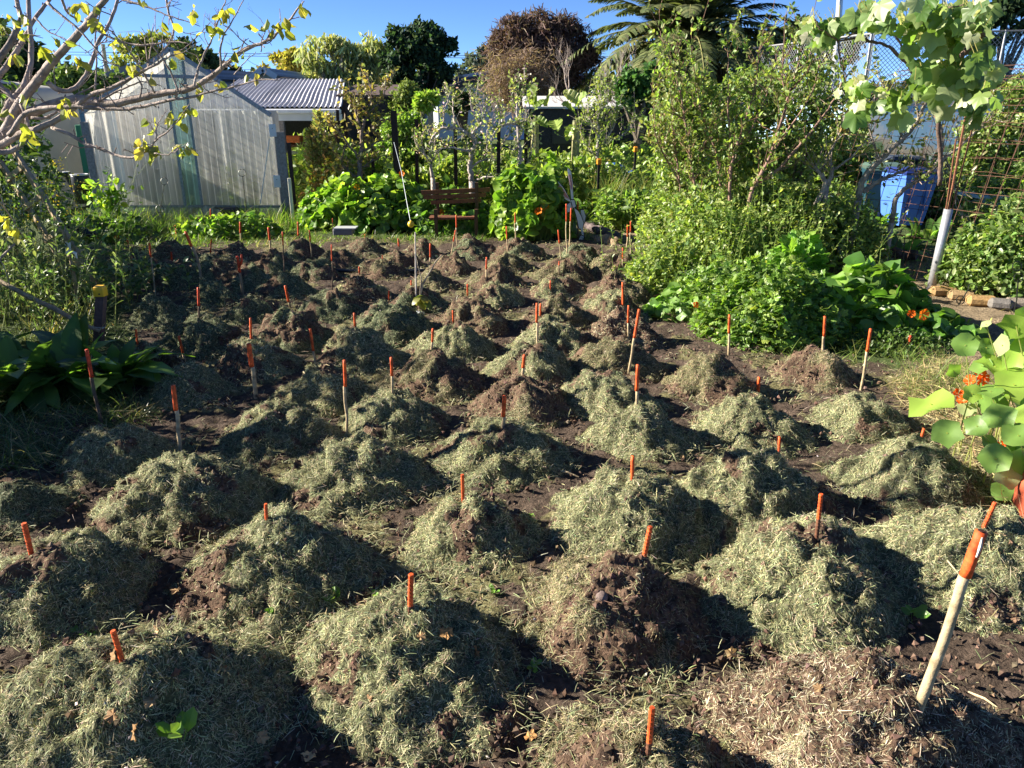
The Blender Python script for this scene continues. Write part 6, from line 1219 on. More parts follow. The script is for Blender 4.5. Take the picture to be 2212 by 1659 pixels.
o = Geo(); n = 26000; X_ = rg.uniform(-62, 62, n); Zt = 2.2 + 3.4 * fbm(X_ * .08 + 3, X_ * 0, 1., 3); P = np.c_[X_, 58 + rg.uniform(-1.5, 1.5, n), Zt * rg.random(n) ** .7]; inst(o, LQ[0], LQ[1], P, frames(rdir(n), rdir(n) + [-.2, -.6, .4]), rg.uniform(.35, .7, n), pal(n, DG + [(.1, .12, .05)], .2))
q = T(o.build('distant_trees', M_far), 'far belt of dark trees and hedges closing the gardens', 'trees'); q['kind'] = 'stuff'
# palm
pc = D(1487, 92, 23.0); th = thing('palm_tree', 'large date palm with arching fronds and dead brown skirt, top right of centre', 'palm', [pc[0], 23, 0])
g = Geo(); s = np.linspace(0, 1, 14); tube(g, np.c_[pc[0] + 0 * s, 23 + 0 * s, s * pc[2]], .42 * (1 + .12 * rg.random(14)) * (1.15 - .3 * s), (.10, .075, .05), 14); g.build('trunk', M_bark, th)
def frond(a, e, L, droop, cols, lw):
    g = Geo(); n = 22; s = np.linspace(0, 1, n); h = np.array([math.cos(a), math.sin(a), 0]); P = pc + h * (s * L * math.cos(e))[:, None] ; P[:, 2] += s * L * math.sin(e) - droop * L * s ** 2.2; P += h * .15; tube(g, P, .03 * (1.1 - s), (.25, .24, .1), 4, False)
    t = nrm(np.gradient(P, axis=0)); sd = nrm(np.cross(t, [0, 0, 1.])); m = 84; ss = rg.uniform(.12, 1, m * 2); i = np.clip((ss * (n - 1)).astype(int), 0, n - 2); f = (ss * (n - 1) - i)[:, None]; Q = P[i] * (1 - f) + P[i + 1] * f; sg = np.where(np.arange(m * 2) % 2 == 0, 1, -1)[:, None]
    dr = nrm(sd[i] * sg * .85 + t[i] * .75 + [0, 0, .12] + rdir(m * 2) * .1); ll = lw * np.sin(PI * np.clip(ss * .92 + .08, 0, 1)) ** .6
    blades(g, Q, dr, np.cross(dr, t[i]) * sg * 1.0 + [0, 0, .2], ll, .08, pal(m * 2, cols, .15), 3, .35); return g
for k in range(88):
    a = k * 2.39996; lv = k / 88; e = 1.25 - 1.25 * lv + rg.normal(0, .06); fr = frond(a, e, rg.uniform(3.2, 4.0), .22 + .5 * lv, [(.12, .15, .06), (.17, .19, .08), (.07, .09, .04)], .50); fr.build('frond', M_far, th)
for k in range(26):
    fr = frond(k * 2.1, -.35 - rg.random() * .6, rg.uniform(1.6, 2.4), .7, [(.28, .2, .13), (.2, .14, .09), (.36, .28, .19)], .34); fr.build('dead_frond', M_far, th)

RS = .8
# traced tree helper: limbs given in picture coordinates, real radii
def limbs(g, tr, L, Y, col, sides=8, wob=.0):
    out = []
    for pts, r0, r1, y0, y1 in L:
        n = len(pts); r0, r1 = r0 * RS, r1 * RS; P = np.array([D(*tr(*p), Y + y0 + (y1 - y0) * i / (n - 1)) for i, p in enumerate(pts)]); m = n * 4; s = np.linspace(0, n - 1, m); Q = np.stack([np.interp(s, range(n), P[:, i]) for i in range(3)], 1)
        for _ in range(3): Q[1:-1] = (Q[:-2] + 2 * Q[1:-1] + Q[2:]) / 4
        Q = Q + rg.normal(0, wob, Q.shape); R = np.linspace(r0, r1, m) * (1 + .10 * (vn(s * 3, s * 0 + pts[0][0]) - .5)); tube(g, Q, R, np.array(col) * (.75 + .5 * vn(s * 2.2, s * 0 + pts[0][1], 4))[:, None], sides); out.append((Q, R))
    return out
# ---- bare tree, top left
TL = [([(-400, 1250), (-160, 1040), (-20, 930), (60, 860), (130, 740), (250, 690), (400, 640), (520, 625), (640, 650), (720, 660), (860, 625), (980, 595), (1130, 580), (1220, 560), (1330, 490), (1440, 400), (1560, 300), (1700, 265), (1790, 180), (1880, 60), (1925, 5)], .040, .0028, .35, -.1),
 ([(60, 860), (160, 700), (300, 682), (480, 672), (640, 688), (800, 692), (950, 668), (1060, 630), (1200, 618), (1330, 580), (1500, 545), (1650, 498), (1765, 508)], .016, .002, .1, -.35),
 ([(-60, 980), (30, 840), (100, 690), (230, 520), (300, 420), (400, 320), (520, 190), (600, 80), (690, -30)], .034, .015, .3, .1),
 ([(300, 520), (380, 582), (470, 570), (555, 470), (600, 330), (625, 250), (700, 150), (748, -10)], .016, .009, .2, .5),
 ([(20, 760), (60, 640), (150, 560), (205, 400), (190, 200), (178, -20)], .022, .013, .3, .6),
 ([(-40, 420), (80, 250), (140, 120), (100, -20)], .02, .012, .0, .1), ([(-60, 560), (90, 350), (160, 230), (220, 110), (330, -20)], .02, .010, .5, .7),
 ([(-80, 980), (60, 885), (160, 830), (260, 810), (400, 735), (470, 690), (560, 600), (700, 560), (850, 480), (1000, 400), (1100, 345)], .024, .004, .2, -.2),
 ([(330, 808), (450, 850), (530, 910), (640, 940), (750, 990), (850, 1000), (930, 960), (990, 880), (1060, 835), (1130, 760), (1205, 650)], .011, .002, .1, -.3), ([(975, 968), (1060, 985), (1120, 950), (1185, 905)], .004, .0018, -.25, -.3), ([(990, 880), (985, 800), (1030, 740), (1060, 690)], .004, .0015, -.28, -.3), ([(1000, 860), (960, 810), (945, 770)], .003, .0015, -.28, -.3),
 ([(540, 120), (640, 210), (760, 265), (900, 292), (1030, 270), (1150, 262), (1240, 300)], .008, .003, .1, .0), ([(760, -10), (860, 20), (980, 60), (1100, 112), (1265, 162)], .008, .002, .2, .1),
 ([(980, 590), (930, 500), (870, 400), (800, 300), (700, 190), (600, 140)], .006, .002, -.05, -.2), ([(1130, 580), (1080, 450), (1035, 380), (960, 290), (900, 180)], .006, .002, -.1, -.1),
 ([(1230, 552), (1250, 440), (1300, 330), (1350, 230), (1385, 110), (1435, -10)], .007, .003, -.1, .1), ([(1400, 440), (1390, 300), (1425, 200), (1480, 120), (1545, -10)], .006, .002, -.1, -.2),
 ([(1650, 330), (1655, 250), (1690, 180), (1640, 110)], .003, .0015, -.1, -.1), ([(1440, 400), (1500, 330), (1590, 280), (1640, 290), (1720, 240)], .003, .0015, -.1, -.1), ([(1480, 470), (1560, 380), (1620, 330)], .003, .0015, -.3, -.3),
 ([(-60, 960), (70, 970), (170, 880), (185, 780), (130, 660)], .018, .008, .1, .2), ([(-40, 500), (60, 600), (110, 660), (190, 540), (270, 500)], .018, .007, .3, .2), ([(600, 570), (612, 400), (600, 200), (640, 60)], .006, .004, .5, .6), ([(200, 745), (300, 750), (360, 700), (480, 600), (620, 530)], .010, .004, .2, .2),
 ([(300, 20), (380, 90), (470, 160), (600, 300), (680, 400), (760, 420)], .008, .003, -.1, -.2), ([(620, 640), (780, 560), (900, 510), (1010, 540)], .006, .003, 0, 0), ([(1050, -10), (1070, 100), (1110, 190), (1060, 290), (1010, 340)], .007, .004, .3, .2), ([(390, -10), (420, 80), (520, 140)], .008, .005, 0, .1),
 ([(220, 110), (300, 200), (420, 250), (560, 330)], .006, .002, .5, .4), ([(1100, 345), (1180, 300), (1260, 220), (1330, 140)], .004, .002, 0, 0), ([(880, 620), (905, 540), (850, 470), (870, 400)], .005, .002, 0, 0)]
b = D(*z1(-400, 1250), 4.0); th = thing('bare_fruit_tree', 'bare fruit tree leaning in from the top left with sparse yellow-green young leaves', 'tree', [b[0] - .1, b[1] + .3, 0])
g = Geo(); out = limbs(g, z1, TL, 3.75, (.32, .26, .23), 9, .0012); p0 = out[0][0][0]; tube(g, [[p0[0] - .08, p0[1] + .05, 0], [p0[0] - .05, p0[1], p0[2] * .5], p0, out[0][0][2]], [.085, .065, .05, .04], (.26, .21, .18), 10)
tw = Geo(); tipsP = []
for Q, R in out:
    L_ = np.linalg.norm(np.diff(Q, axis=0), axis=1).sum(); k = int(L_ * 26)
    for _ in range(k):
        i = rg.integers(2, len(Q) - 1); t = nrm(Q[i] - Q[i - 1]); d = nrm(rdir(1)[0] * .9 + t * .5 + [0, 0, .35]); ln = rg.choice([.015, .03, .07, .13], p=[.45, .3, .17, .08]); r = min(R[i] * .55, .0032)
        m = Q[i] + d * ln * .5 + rdir(1)[0] * ln * .12; e = Q[i] + d * ln; tube(tw, [Q[i], m, e], [r, r * .8, r * .55], (.27, .21, .19), 4); 
        if ln > .05: tipsP.append(e)
        if ln < .05: tube(tw, [e - d * .004, e + d * .006, e + d * .010], [r * .6, r * 1.1, r * .3], (.3, .22, .18), 5)
        else:
            for _ in range(2): j = m + (e - m) * rg.random(); dd = nrm(d + rdir(1)[0] * .9); tube(tw, [j, j + dd * ln * .4], [r * .6, r * .4], (.27, .21, .19), 4)
g.build('trunk', M_bark, th, smooth=True); tw.build('twigs', M_bark, th)
LC = [(490, 40), (520, 20), (600, 35), (130, 95), (255, 330), (290, 320), (460, 390), (480, 380), (620, 140), (740, 265), (850, 425), (820, 400), (430, 690), (400, 620), (130, 600), (20, 680), (155, 815), (180, 875), (1040, 130), (1110, 345), (1220, 50), (890, 10), (1410, 60), (1395, 100), (1370, 170), (1600, 165), (1680, 150), (1770, 185), (1840, 120), (1910, 20), (1490, 355), (1390, 520), (1240, 555), (1600, 460), (970, 470), (965, 750), (1075, 735), (1105, 755), (1210, 660), (885, 900), (930, 940), (965, 950), (1130, 930), (1190, 920), (900, 870), (60, 90), (1300, 200), (120, 190), (1520, 330), (100, 340), (990, 940), (380, 240), (1180, 700), (1790, 130)]
g = Geo()
for (a, b_) in LC:
    c = D(*z1(a, b_), 3.6); n = rg.integers(2, 6); dd = nrm(rdir(n) * .7 + [0, 0, -.75]); inst(g, LO[0] * [1, 1.15, 2.2], LO[1], c + rg.normal(0, .012, (n, 3)), frames(dd, rdir(n)), rg.uniform(.035, .062, n), pal(n, [(.32, .33, .06), (.26, .30, .05), (.38, .34, .09)], .12))
g.build('young_leaves', M_leaf, th)
g = Geo(); limbs(g, z5, [([(-60, 545), (0, 470), (60, 410), (130, 340)], .012, .006, 0, 0), ([(-60, 400), (30, 520), (60, 640)], .004, .002, 0, 0), ([(100, 240), (30, 150), (0, 60)], .003, .002, 0, 0)], 4.6, (.3, .25, .22)); T(g.build('broken_branch', M_bark, smooth=True), 'pale broken limb poking in from the left edge above the tied branch', 'branch')
g = Geo(); n = 9; c = np.array([D(*q, 4.4) for q in [(17, 478), (45, 485), (35, 495), (8, 465), (52, 500)]])[rg.integers(0, 5, n)] + rg.normal(0, .02, (n, 3)); inst(g, LO[0], LO[1], c, frames(rdir(n) - [0, 0, .6], rdir(n)), .075, pal(n, [(.45, .42, .08)])); tube(g, [D(-30, 400, 4.4), D(17, 460, 4.4), D(52, 515, 4.4)], [.005, .003, .002], (.3, .25, .2), 5); T(g.build('leafy_twig', M_leaf), 'twig with yellow leaves hanging at the left edge over the weeds', 'twig')

# ---- plum thicket
def leaves_along(g, out, per, ls, cols, tw=.22, tmpl=LO, twig=None, twc=(.2, .12, .08), lo=.0, up=.5, big=1.0, sz=.045):
    A = []; B = []
    for Q, R in out:
        L_ = np.linalg.norm(np.diff(Q, axis=0), axis=1).sum(); k = int(L_ * per)
        for _ in range(k):
            i = rg.integers(max(1, int(len(Q) * lo)), len(Q)); t = nrm(Q[i] - Q[i - 1]); d = nrm(rdir(1)[0] + t * .6 + [0, 0, up]); ln = tw * rg.uniform(.3, 1.3); m = Q[i] + d * ln * .55 + rdir(1)[0] * ln * .1; e = Q[i] + d * ln + [0, 0, ln * .1]
            if twig is not None: tube(twig, [Q[i], m, e], [min(R[i] * .5, .006), .0035, .002], twc, 4, False)
            for s in rg.random(ls) ** .7: A.append(Q[i] + (e - Q[i]) * s + rdir(1)[0] * .02); B.append(d)
    A = np.array(A); n = len(A); inst(g, tmpl[0], tmpl[1], A, frames(rdir(n) + np.array(B) * .7, rdir(n) * .8 + [-.15, -.1, .7]), sz * rg.uniform(.6, 1.35, n), pal(n, cols, .2)); return n
PLC = [(.17, .25, .06), (.22, .31, .08), (.12, .19, .045), (.28, .34, .12), (.2, .22, .08)]
PT = [[([(945, 1240), (950, 1040), (1010, 950), (1070, 830), (1110, 700), (1165, 500), (1210, 380), (1250, 200)], .034, .006, 0, -.3), ([(960, 1000), (1100, 930), (1230, 770), (1340, 650), (1420, 510), (1470, 400)], .024, .006, 0, -.6), ([(1110, 700), (1160, 560), (1120, 400), (1150, 60)], .015, .003, -.1, -.2), ([(1070, 830), (1230, 600), (1300, 480), (1330, 330), (1340, 200)], .014, .003, -.1, 0), ([(1165, 500), (1240, 420), (1290, 290), (1270, 160)], .012, .003, -.2, -.3)],
      [([(845, 1200), (840, 940), (880, 800), (930, 640), (985, 480), (1000, 300), (1030, 160)], .026, .004, .3, .2), ([(840, 940), (850, 780), (835, 600), (835, 400), (835, 200)], .018, .003, .3, .5), ([(880, 800), (960, 700), (1060, 480), (1080, 330)], .014, .003, .3, .6)],
      [([(660, 1240), (660, 1050), (630, 830), (600, 650), (580, 500), (520, 320), (470, 170)], .022, .003, .5, .4), ([(790, 1100), (790, 900), (760, 780), (700, 650), (660, 500), (640, 240)], .020, .003, .6, .5), ([(690, 820), (740, 720), (750, 600)], .012, .003, .6, .8), ([(600, 650), (540, 600), (520, 480)], .012, .003, .5, .4)],
      [([(575, 1260), (575, 950), (530, 700), (550, 500), (540, 360)], .018, .003, .9, 1.0), ([(585, 1000), (500, 860), (440, 740), (440, 600), (420, 450)], .014, .003, .9, .7), ([(575, 950), (480, 800), (420, 700)], .01, .003, .9, 1.1)]]
PN = ['plum tree with the thickest grey stems, right part of the thicket', 'plum tree with reddish upright stems in the middle of the thicket', 'plum tree whose slim stem rises highest on the left part of the thicket', 'leftmost leafy plum tree of the thicket, above the pale grass']
for k, (L, nm) in enumerate(zip(PT, PN)):
    b = D(*z3(*L[0][0][0]), 8.6 + L[0][3]); th = thing('plum_tree', nm, 'tree', [b[0], b[1], 0], 'plum trees of the thicket'); g = Geo(); out = limbs(g, z3, L, 8.6, (.24, .15, .12), 7, .004); q = out[0][0][0]; tube(g, [[q[0], q[1], 0], q], .034 if k == 0 else .024, (.2, .16, .13), 7); 
    tg = Geo(); g2 = Geo(); leaves_along(g2, out, 19 if k < 2 else 26, 9, PLC, .34, LO, tg, lo=.12, sz=.058); g.build('trunk', M_bark, th, smooth=True); tg.build('twigs', M_bark, th); g2.build('leaves', M_leaf, th)
# foliage masses filling the thicket
BK = [(.16, .24, .06), (.21, .30, .08), (.11, .17, .045), (.26, .33, .1)]
for i, (bl, Y, n, lab) in enumerate([([(1500, 215, 50, 45), (1460, 270, 50, 60), (1545, 280, 55, 60), (1500, 360, 60, 60), (1455, 370, 45, 45)], 9.9, 6000, 'dense shrub behind the left plum trees'), ([(1600, 230, 55, 70), (1650, 300, 60, 60), (1590, 350, 60, 60), (1660, 200, 40, 40)], 10.2, 5200, 'dense shrub behind the middle plum tree'), ([(1730, 210, 50, 60), (1780, 190, 45, 40), (1720, 320, 60, 60), (1800, 270, 45, 60), (1690, 400, 60, 40)], 10.0, 4600, 'loose shrub behind the thick-stemmed plum tree'), ([(1720, 440, 60, 35), (1640, 440, 60, 40), (1560, 450, 60, 40), (1780, 480, 60, 40), (1480, 460, 50, 40)], 9.2, 7500, 'low shrubby undergrowth at the foot of the plum trees')]):
    canopy(lab, bl, Y, n, .062, PLC if i != 1 else BK, LO, M_leaf, .42, 'shrub', 'shrub', group='shrubs behind the plum trees', depth=.6, limb=(.022, 0, 0), sub=30, trunk=(.2, .14, .1))
th = thing('tall_weed', 'sprigs of seeding weeds standing above the lit weed bushes', 'weeds', G(1580, 620), 'lit weeds between the plot and the plum thicket'); g = Geo()
for px, py, h in [(1430, 600, .75), (1480, 560, .95), (1540, 620, .9), (1600, 640, 1.0), (1650, 620, 1.0), (1450, 650, .6), (1520, 660, .65), (1580, 590, 1.1), (1700, 640, .9), (1760, 620, .9), (1820, 600, .8)]:
    stalks(g, G(px, py) + [0, .3, 0], 22, h, .0035, (.25, .34, .1), .2, LO, WG, 22, .045, .28)
g.build('stalks', M_leaf, th)

# ---- apple trees, brown-leaved bush, banana, flower spikes
APC = [(.22, .28, .10), (.28, .33, .12), (.15, .2, .07), (.34, .36, .2)]
def appletree(lab, L, Y, seed, per=18, nl=6, leaf=APC, col=(.42, .36, .33), blossom=True, tw=.24, sz=.06, nm='apple_tree', tr=z6, group='apple trees of the espalier row'):
    b = D(*tr(*L[0][0][0]), Y); th = thing(nm, lab, 'tree', [b[0], Y, 0], group); g = Geo(); out = limbs(g, tr, L, Y, col, 7, .008); q = out[0][0][0]; tube(g, [[q[0], q[1], 0], q], L[0][1], col, 7); tg = Geo(); g2 = Geo()
    leaves_along(g2, out, per, nl, leaf, tw, LO, tg, tuple(.8 * c for c in col), sz=sz); g.build('trunk', M_bark, th, smooth=True); tg.build('twigs', M_bark, th); g2.build('leaves', M_leaf, th)
    if blossom:
        g3 = Geo(); leaves_along(g3, out, 8, 2, [(.72, .66, .62), (.7, .55, .55)], tw, LO, None, sz=.045); g3.build('blossom', M_petal, th)
appletree('espaliered apple tree with pale limbs curving left, behind the bench', [([(560, 960), (540, 850), (560, 700), (600, 600), (510, 520), (420, 490), (300, 480), (215, 555), (180, 640)], .06, .02, 0, 0), ([(600, 600), (560, 540), (640, 460), (700, 300), (690, 180)], .035, .008, 0, .3), ([(420, 490), (380, 330), (400, 180)], .025, .006, 0, .2), ([(300, 480), (320, 300), (380, 150)], .02, .005, 0, 0), ([(560, 700), (450, 680), (330, 660), (240, 700)], .03, .008, 0, -.2), ([(540, 850), (640, 780), (760, 760)], .03, .008, 0, .2), ([(640, 460), (540, 300), (560, 130)], .018, .005, .2, .2), ([(600, 200), (620, 60)], .012, .004, .3, .3), ([(600, 960), (700, 920), (760, 930)], .03, .008, 0, -.3)], 13.4, 1)
appletree('tall apple tree with upright bare shoots left of the banana plant', [([(990, 960), (990, 800), (990, 640), (975, 450), (965, 300), (970, 180), (990, 60)], .055, .006, 0, 0), ([(975, 450), (880, 450), (780, 490), (740, 600)], .03, .008, 0, -.2), ([(990, 640), (930, 700), (880, 640)], .025, .006, 0, .2), ([(980, 480), (1060, 420), (1080, 280), (1040, 120)], .02, .005, 0, 0), ([(960, 330), (1020, 220), (1035, -20)], .014, .004, 0, .1), ([(1020, 920), (1100, 700), (1120, 540), (1090, 400)], .025, .006, .2, .2), ([(965, 300), (920, 200), (950, 110)], .012, .003, 0, 0)], 13.2, 2)
appletree('small apple tree in blossom at the left end of the row, by the pale post', [([(200, 940), (190, 800), (130, 720), (100, 620), (130, 500)], .04, .008, 0, 0), ([(190, 800), (240, 700), (300, 640), (400, 630)], .03, .006, 0, .1), ([(130, 720), (60, 640), (40, 560)], .02, .006, 0, 0), ([(240, 700), (220, 560), (260, 460)], .02, .006, 0, 0)], 13.6, 3, nl=7)
appletree('apple tree in the gap behind the two largest of the row', [([(800, 960), (790, 800), (820, 640), (780, 500), (830, 380), (800, 280)], .035, .006, 0, 0), ([(820, 640), (900, 560), (930, 420)], .02, .005, 0, 0), ([(790, 800), (700, 700), (690, 560), (720, 420)], .022, .005, 0, 0), ([(780, 500), (660, 400), (640, 260)], .02, .004, 0, 0)], 14.6, 4)
appletree('leafy pear tree between the banana plant and the plum thicket', [([(1680, 940), (1690, 760), (1700, 560), (1690, 380), (1710, 220), (1700, 60)], .05, .006, 0, 0), ([(1700, 560), (1620, 420), (1600, 280)], .02, .004, 0, 0), ([(1690, 700), (1800, 560), (1860, 420), (1880, 300)], .022, .005, 0, 0), ([(1690, 380), (1780, 260), (1800, 120)], .018, .004, 0, 0), ([(1690, 760), (1580, 640), (1540, 520)], .02, .004, 0, 0), ([(1860, 600), (1980, 500), (2040, 420)], .016, .004, 0, 0)], 14.5, 5, per=34, nl=9, leaf=[(.24, .30, .08), (.3, .36, .11), (.16, .22, .06)], blossom=False, group=None, tw=.42, nm='pear_tree')
OB = [(.26, .24, .08), (.20, .21, .07), (.30, .25, .08), (.17, .19, .08), (.22, .16, .09)]
appletree('tall bush with brownish-yellow young leaves left of the thick dark post', [([(720, 880), (720, 760), (740, 640), (730, 560), (770, 460), (830, 400)], .06, .015, 0, 0), ([(730, 560), (690, 420), (660, 340), (620, 320)], .03, .006, 0, 0), ([(740, 640), (700, 500), (720, 380), (760, 260)], .03, .006, 0, .2), ([(720, 760), (640, 640), (580, 560), (540, 500)], .03, .006, 0, -.2), ([(700, 860), (620, 800), (560, 700), (510, 610)], .025, .005, 0, 0), ([(740, 700), (830, 640), (900, 620)], .025, .006, 0, 0), ([(770, 460), (800, 340), (780, 240)], .02, .005, 0, 0), ([(740, 800), (820, 740), (900, 720)], .02, .005, 0, 0), ([(830, 400), (880, 330), (900, 260)], .018, .004, 0, 0), ([(730, 600), (840, 540), (920, 480)], .02, .004, 0, 0), ([(640, 640), (600, 760), (640, 840)], .02, .004, 0, 0)], 13.0, 6, per=26, nl=6, leaf=OB, col=(.24, .18, .15), blossom=False, tw=.22, nm='medlar_bush', tr=z2, group=None, sz=.075)
b = D(*z6(1300, 600), 16); th = thing('banana_plant', 'banana plant with torn arching leaves behind the apple row', 'banana plant', [b[0], 16, 0]); g = Geo()
for x_ in (1130, 1500): a = D(*z6(x_, 420), 16); tube(g, [[a[0], 16, 0], a], [.1, .07], (.3, .28, .15), 8)
g.build('stem', M_bark, th)
for (a, c) in [((1120, 300), (1205, 70)), ((1120, 330), (1240, 240)), ((1240, 300), (1350, 160)), ((1560, 290), (1370, 170)), ((1500, 300), (1640, 200)), ((1300, 420), (1350, 560)), ((1130, 400), (1060, 560)), ((1500, 380), (1330, 300)), ((1490, 400), (1640, 480)), ((1120, 380), (1250, 500)), ((1480, 440), (1420, 620)), ((1120, 300), (1080, 90))]:
    p = D(*z6(*a), 16); q = D(*z6(*c), 15.8 + rg.uniform(-.4, .4)); L_ = np.linalg.norm(q - p); g = Geo(); t_, f_ = longleaf(14, .2, .25, .35, .03); inst(g, t_, f_, p[None], frames((q - p)[None] - [0, 0, 0], np.array([[-.2, -.7, .6]])), L_ * 1.15, pal(1, [(.26, .33, .08), (.20, .28, .06), (.32, .36, .12)])); g.build('leaf', M_leaf, th)
th = thing('winter_bare_tree', 'pale bare twiggy tree below the purple-brown tree', 'tree', [D(1290, 300, 19)[0], 19, 0]); g = Geo(); tips = []
for px in (1240, 1290, 1340): a = D(px, 270, 19); tube(g, [[a[0], 19, 0], a], [.07, .05], (.36, .29, .25), 6); grow(g, a, [rg.normal(0, .2), 0, 1], .75, .045, 4, tips, (.38, .31, .27), .6, .25, (2, 4), .15)
g.build('trunk', M_bark, th)
for i, (px, py, h, lab) in enumerate([(690, 350, 1.35, 'tallest green flower spike in front of the shelter'), (712, 365, .95, 'shorter flower spike beside the brownish bush'), (672, 365, 1.05, 'flower spike nearest the greenhouse corner')]):
    p = G(px, py + 70); p = [D(px, 300, 13.6)[0], 13.6, 0]; th = thing('flower_spike', lab, 'plant', p, 'flower spikes before the shelter'); g = Geo(); n = 900; s = rg.random(n); rr = .17 * (1 - s) ** .8 + .02; a = rg.random(n) * 6.28; P = np.c_[p[0] + rr * np.cos(a) * rg.random(n), p[1] + rr * np.sin(a) * rg.random(n), .35 + s * h]; blades(g, P, nrm(np.c_[np.cos(a), np.sin(a), s * 0 + .7]), rdir(n), .09, .02, pal(n, [(.2, .27, .1), (.28, .3, .12), (.3, .22, .12)]), 2, .2); tube(g, [[p[0], p[1], 0], [p[0], p[1], .35 + h]], .012, (.2, .25, .1), 5); g.build('spike', M_leaf, th)
leafy('flowering_plant', 'orange and green leafy plants below the flower spikes', 'plant', (D(700, 300, 13.2)[0], 13.2), .5, .3, .75, 1500, LO, .10, [(.3, .28, .06), (.2, .28, .06), (.4, .22, .06)])
# mixed low greenery in the middle garden
def greenery(lab, x0, x1, Y0, Y1, n, h, cols, size, tm=LO):
    Yy = rg.uniform(Y0, Y1, n); px = rg.uniform(x0, x1, n); X_ = (px - CX) / F * (Yy * 1.03); Zz = h * (.3 + 1.2 * fbm(X_ * 1.1, Yy * 1.1, 3., 3)) * rg.random(n) ** .6; g = Geo(); inst(g, tm[0], tm[1], np.c_[X_, Yy, Zz], frames(rdir(n), rdir(n) * .7 + [-.1, -.1, .8]), size * rg.uniform(.6, 1.4, n), pal(n, cols, .2)); o = g.build('garden_greenery', M_leaf); T(o, lab, 'ground plants'); o['kind'] = 'stuff'
greenery('mass of vegetables and weeds in the beds behind the apple row', 640, 1450, 14.2, 19.5, 26000, .95, [(.16, .24, .05), (.24, .33, .08), (.10, .16, .04), (.3, .36, .1)], .14)
greenery('low leafy plants along the path beyond the rabbit cut-out', 1280, 1500, 11.8, 14.5, 9000, .5, [(.16, .24, .05), (.22, .32, .07), (.12, .2, .05)], .10)
greenery('ground plants and shrubs before the painted wall', 1560, 2450, 12.9, 15.4, 16000, .8, [(.17, .24, .06), (.24, .31, .08), (.12, .18, .05)], .11)
canopy('leafy tangle in front of the painted wall, left of the bins', [(1760, 330, 50, 40), (1820, 300, 40, 45), (1700, 340, 40, 40), (1850, 370, 40, 40)], 13.5, 5200, .09, PLC, LO, M_leaf, .5, 'shrub', 'shrub', limb=(.03, 0, 0))
canopy('airy shrub right of the bins below the grapevine', [(2150, 300, 60, 50), (2190, 230, 45, 50), (2120, 350, 50, 40), (2200, 370, 45, 40)], 12.0, 5600, .08, PLC, LO, M_leaf, .5, 'shrub', 'shrub', limb=(.03, 0, 0))

# ---- right: old apple tree with grey limbs behind the mesh
RL_ = [([(1310, 1110), (1370, 990), (1330, 930), (1300, 900)], .045, .022, 0, 0), ([(1370, 1000), (1400, 930), (1390, 880)], .035, .022, 0, 0), ([(1540, 1080), (1545, 1000), (1590, 930), (1650, 870), (1720, 800), (1780, 750), (1860, 660), (1900, 560), (1960, 480)], .05, .015, 0, -.3), ([(1560, 1040), (1620, 995), (1690, 960), (1740, 940), (1830, 905), (1880, 880)], .035, .012, 0, -.2), ([(1720, 1200), (1740, 1060), (1800, 1010), (1890, 960), (1970, 880), (2000, 780), (1980, 640), (1960, 560)], .035, .012, -.2, -.5), ([(1900, 950), (2010, 850), (2090, 790), (2180, 700), (2250, 640)], .022, .01, -.3, -.4), ([(1780, 750), (1740, 640), (1700, 520), (1640, 400)], .02, .005, -.1, 0), ([(1650, 870), (1620, 760), (1580, 640), (1600, 480)], .016, .004, 0, .1), ([(1330, 930), (1400, 800), (1460, 650), (1480, 540)], .02, .005, .1, .2), ([(1400, 920), (1500, 850), (1560, 780)], .018, .005, 0, 0), ([(2010, 850), (2060, 1000), (2070, 1160)], .012, .006, -.3, -.3)]
b = D(*z3(1540, 1100), 8.9); th = thing('old_apple_tree', 'old apple tree with lichen-grey crooked limbs behind the wire mesh', 'tree', [b[0], b[1], 0]); g = Geo(); out = limbs(g, z3, RL_, 8.9, (.28, .24, .2), 8, .004); 
for q, r in out[:3] + [out[4]]: tube(g, [[q[0][0], q[0][1], 0], q[0]], r[0], (.33, .28, .25), 8)
tg = Geo(); g2 = Geo(); leaves_along(g2, out, 20, 6, [(.22, .27, .07), (.28, .33, .09), (.15, .19, .05), (.3, .26, .09)], .34, LO, tg, (.3, .24, .2), lo=.25, sz=.055); g.build('trunk', M_bark, th, smooth=True); tg.build('twigs', M_bark, th); g2.build('leaves', M_leaf, th)
for px, py, n, L, lab in [(1945, 560, 40, .42, 'broad-leaved dock behind the mesh, in front of the blue bin'), (1890, 545, 30, .38, 'dock plant left of the large one behind the mesh'), (2010, 520, 30, .40, 'dock plant below the tall green bin'), (1770, 480, 24, .36, 'dark leafy plant at the forked grey trunks'), (1900, 490, 26, .4, 'leafy plant right below the blue bin')]:
    rosette('dock_plant', lab, G(px, py) + [0, .1, 0], n, L, [(.10, .19, .04), (.15, .26, .06), (.20, .32, .08), (.07, .13, .03)], 'broad leaves behind the mesh', cat='dock plant', spread=.2)
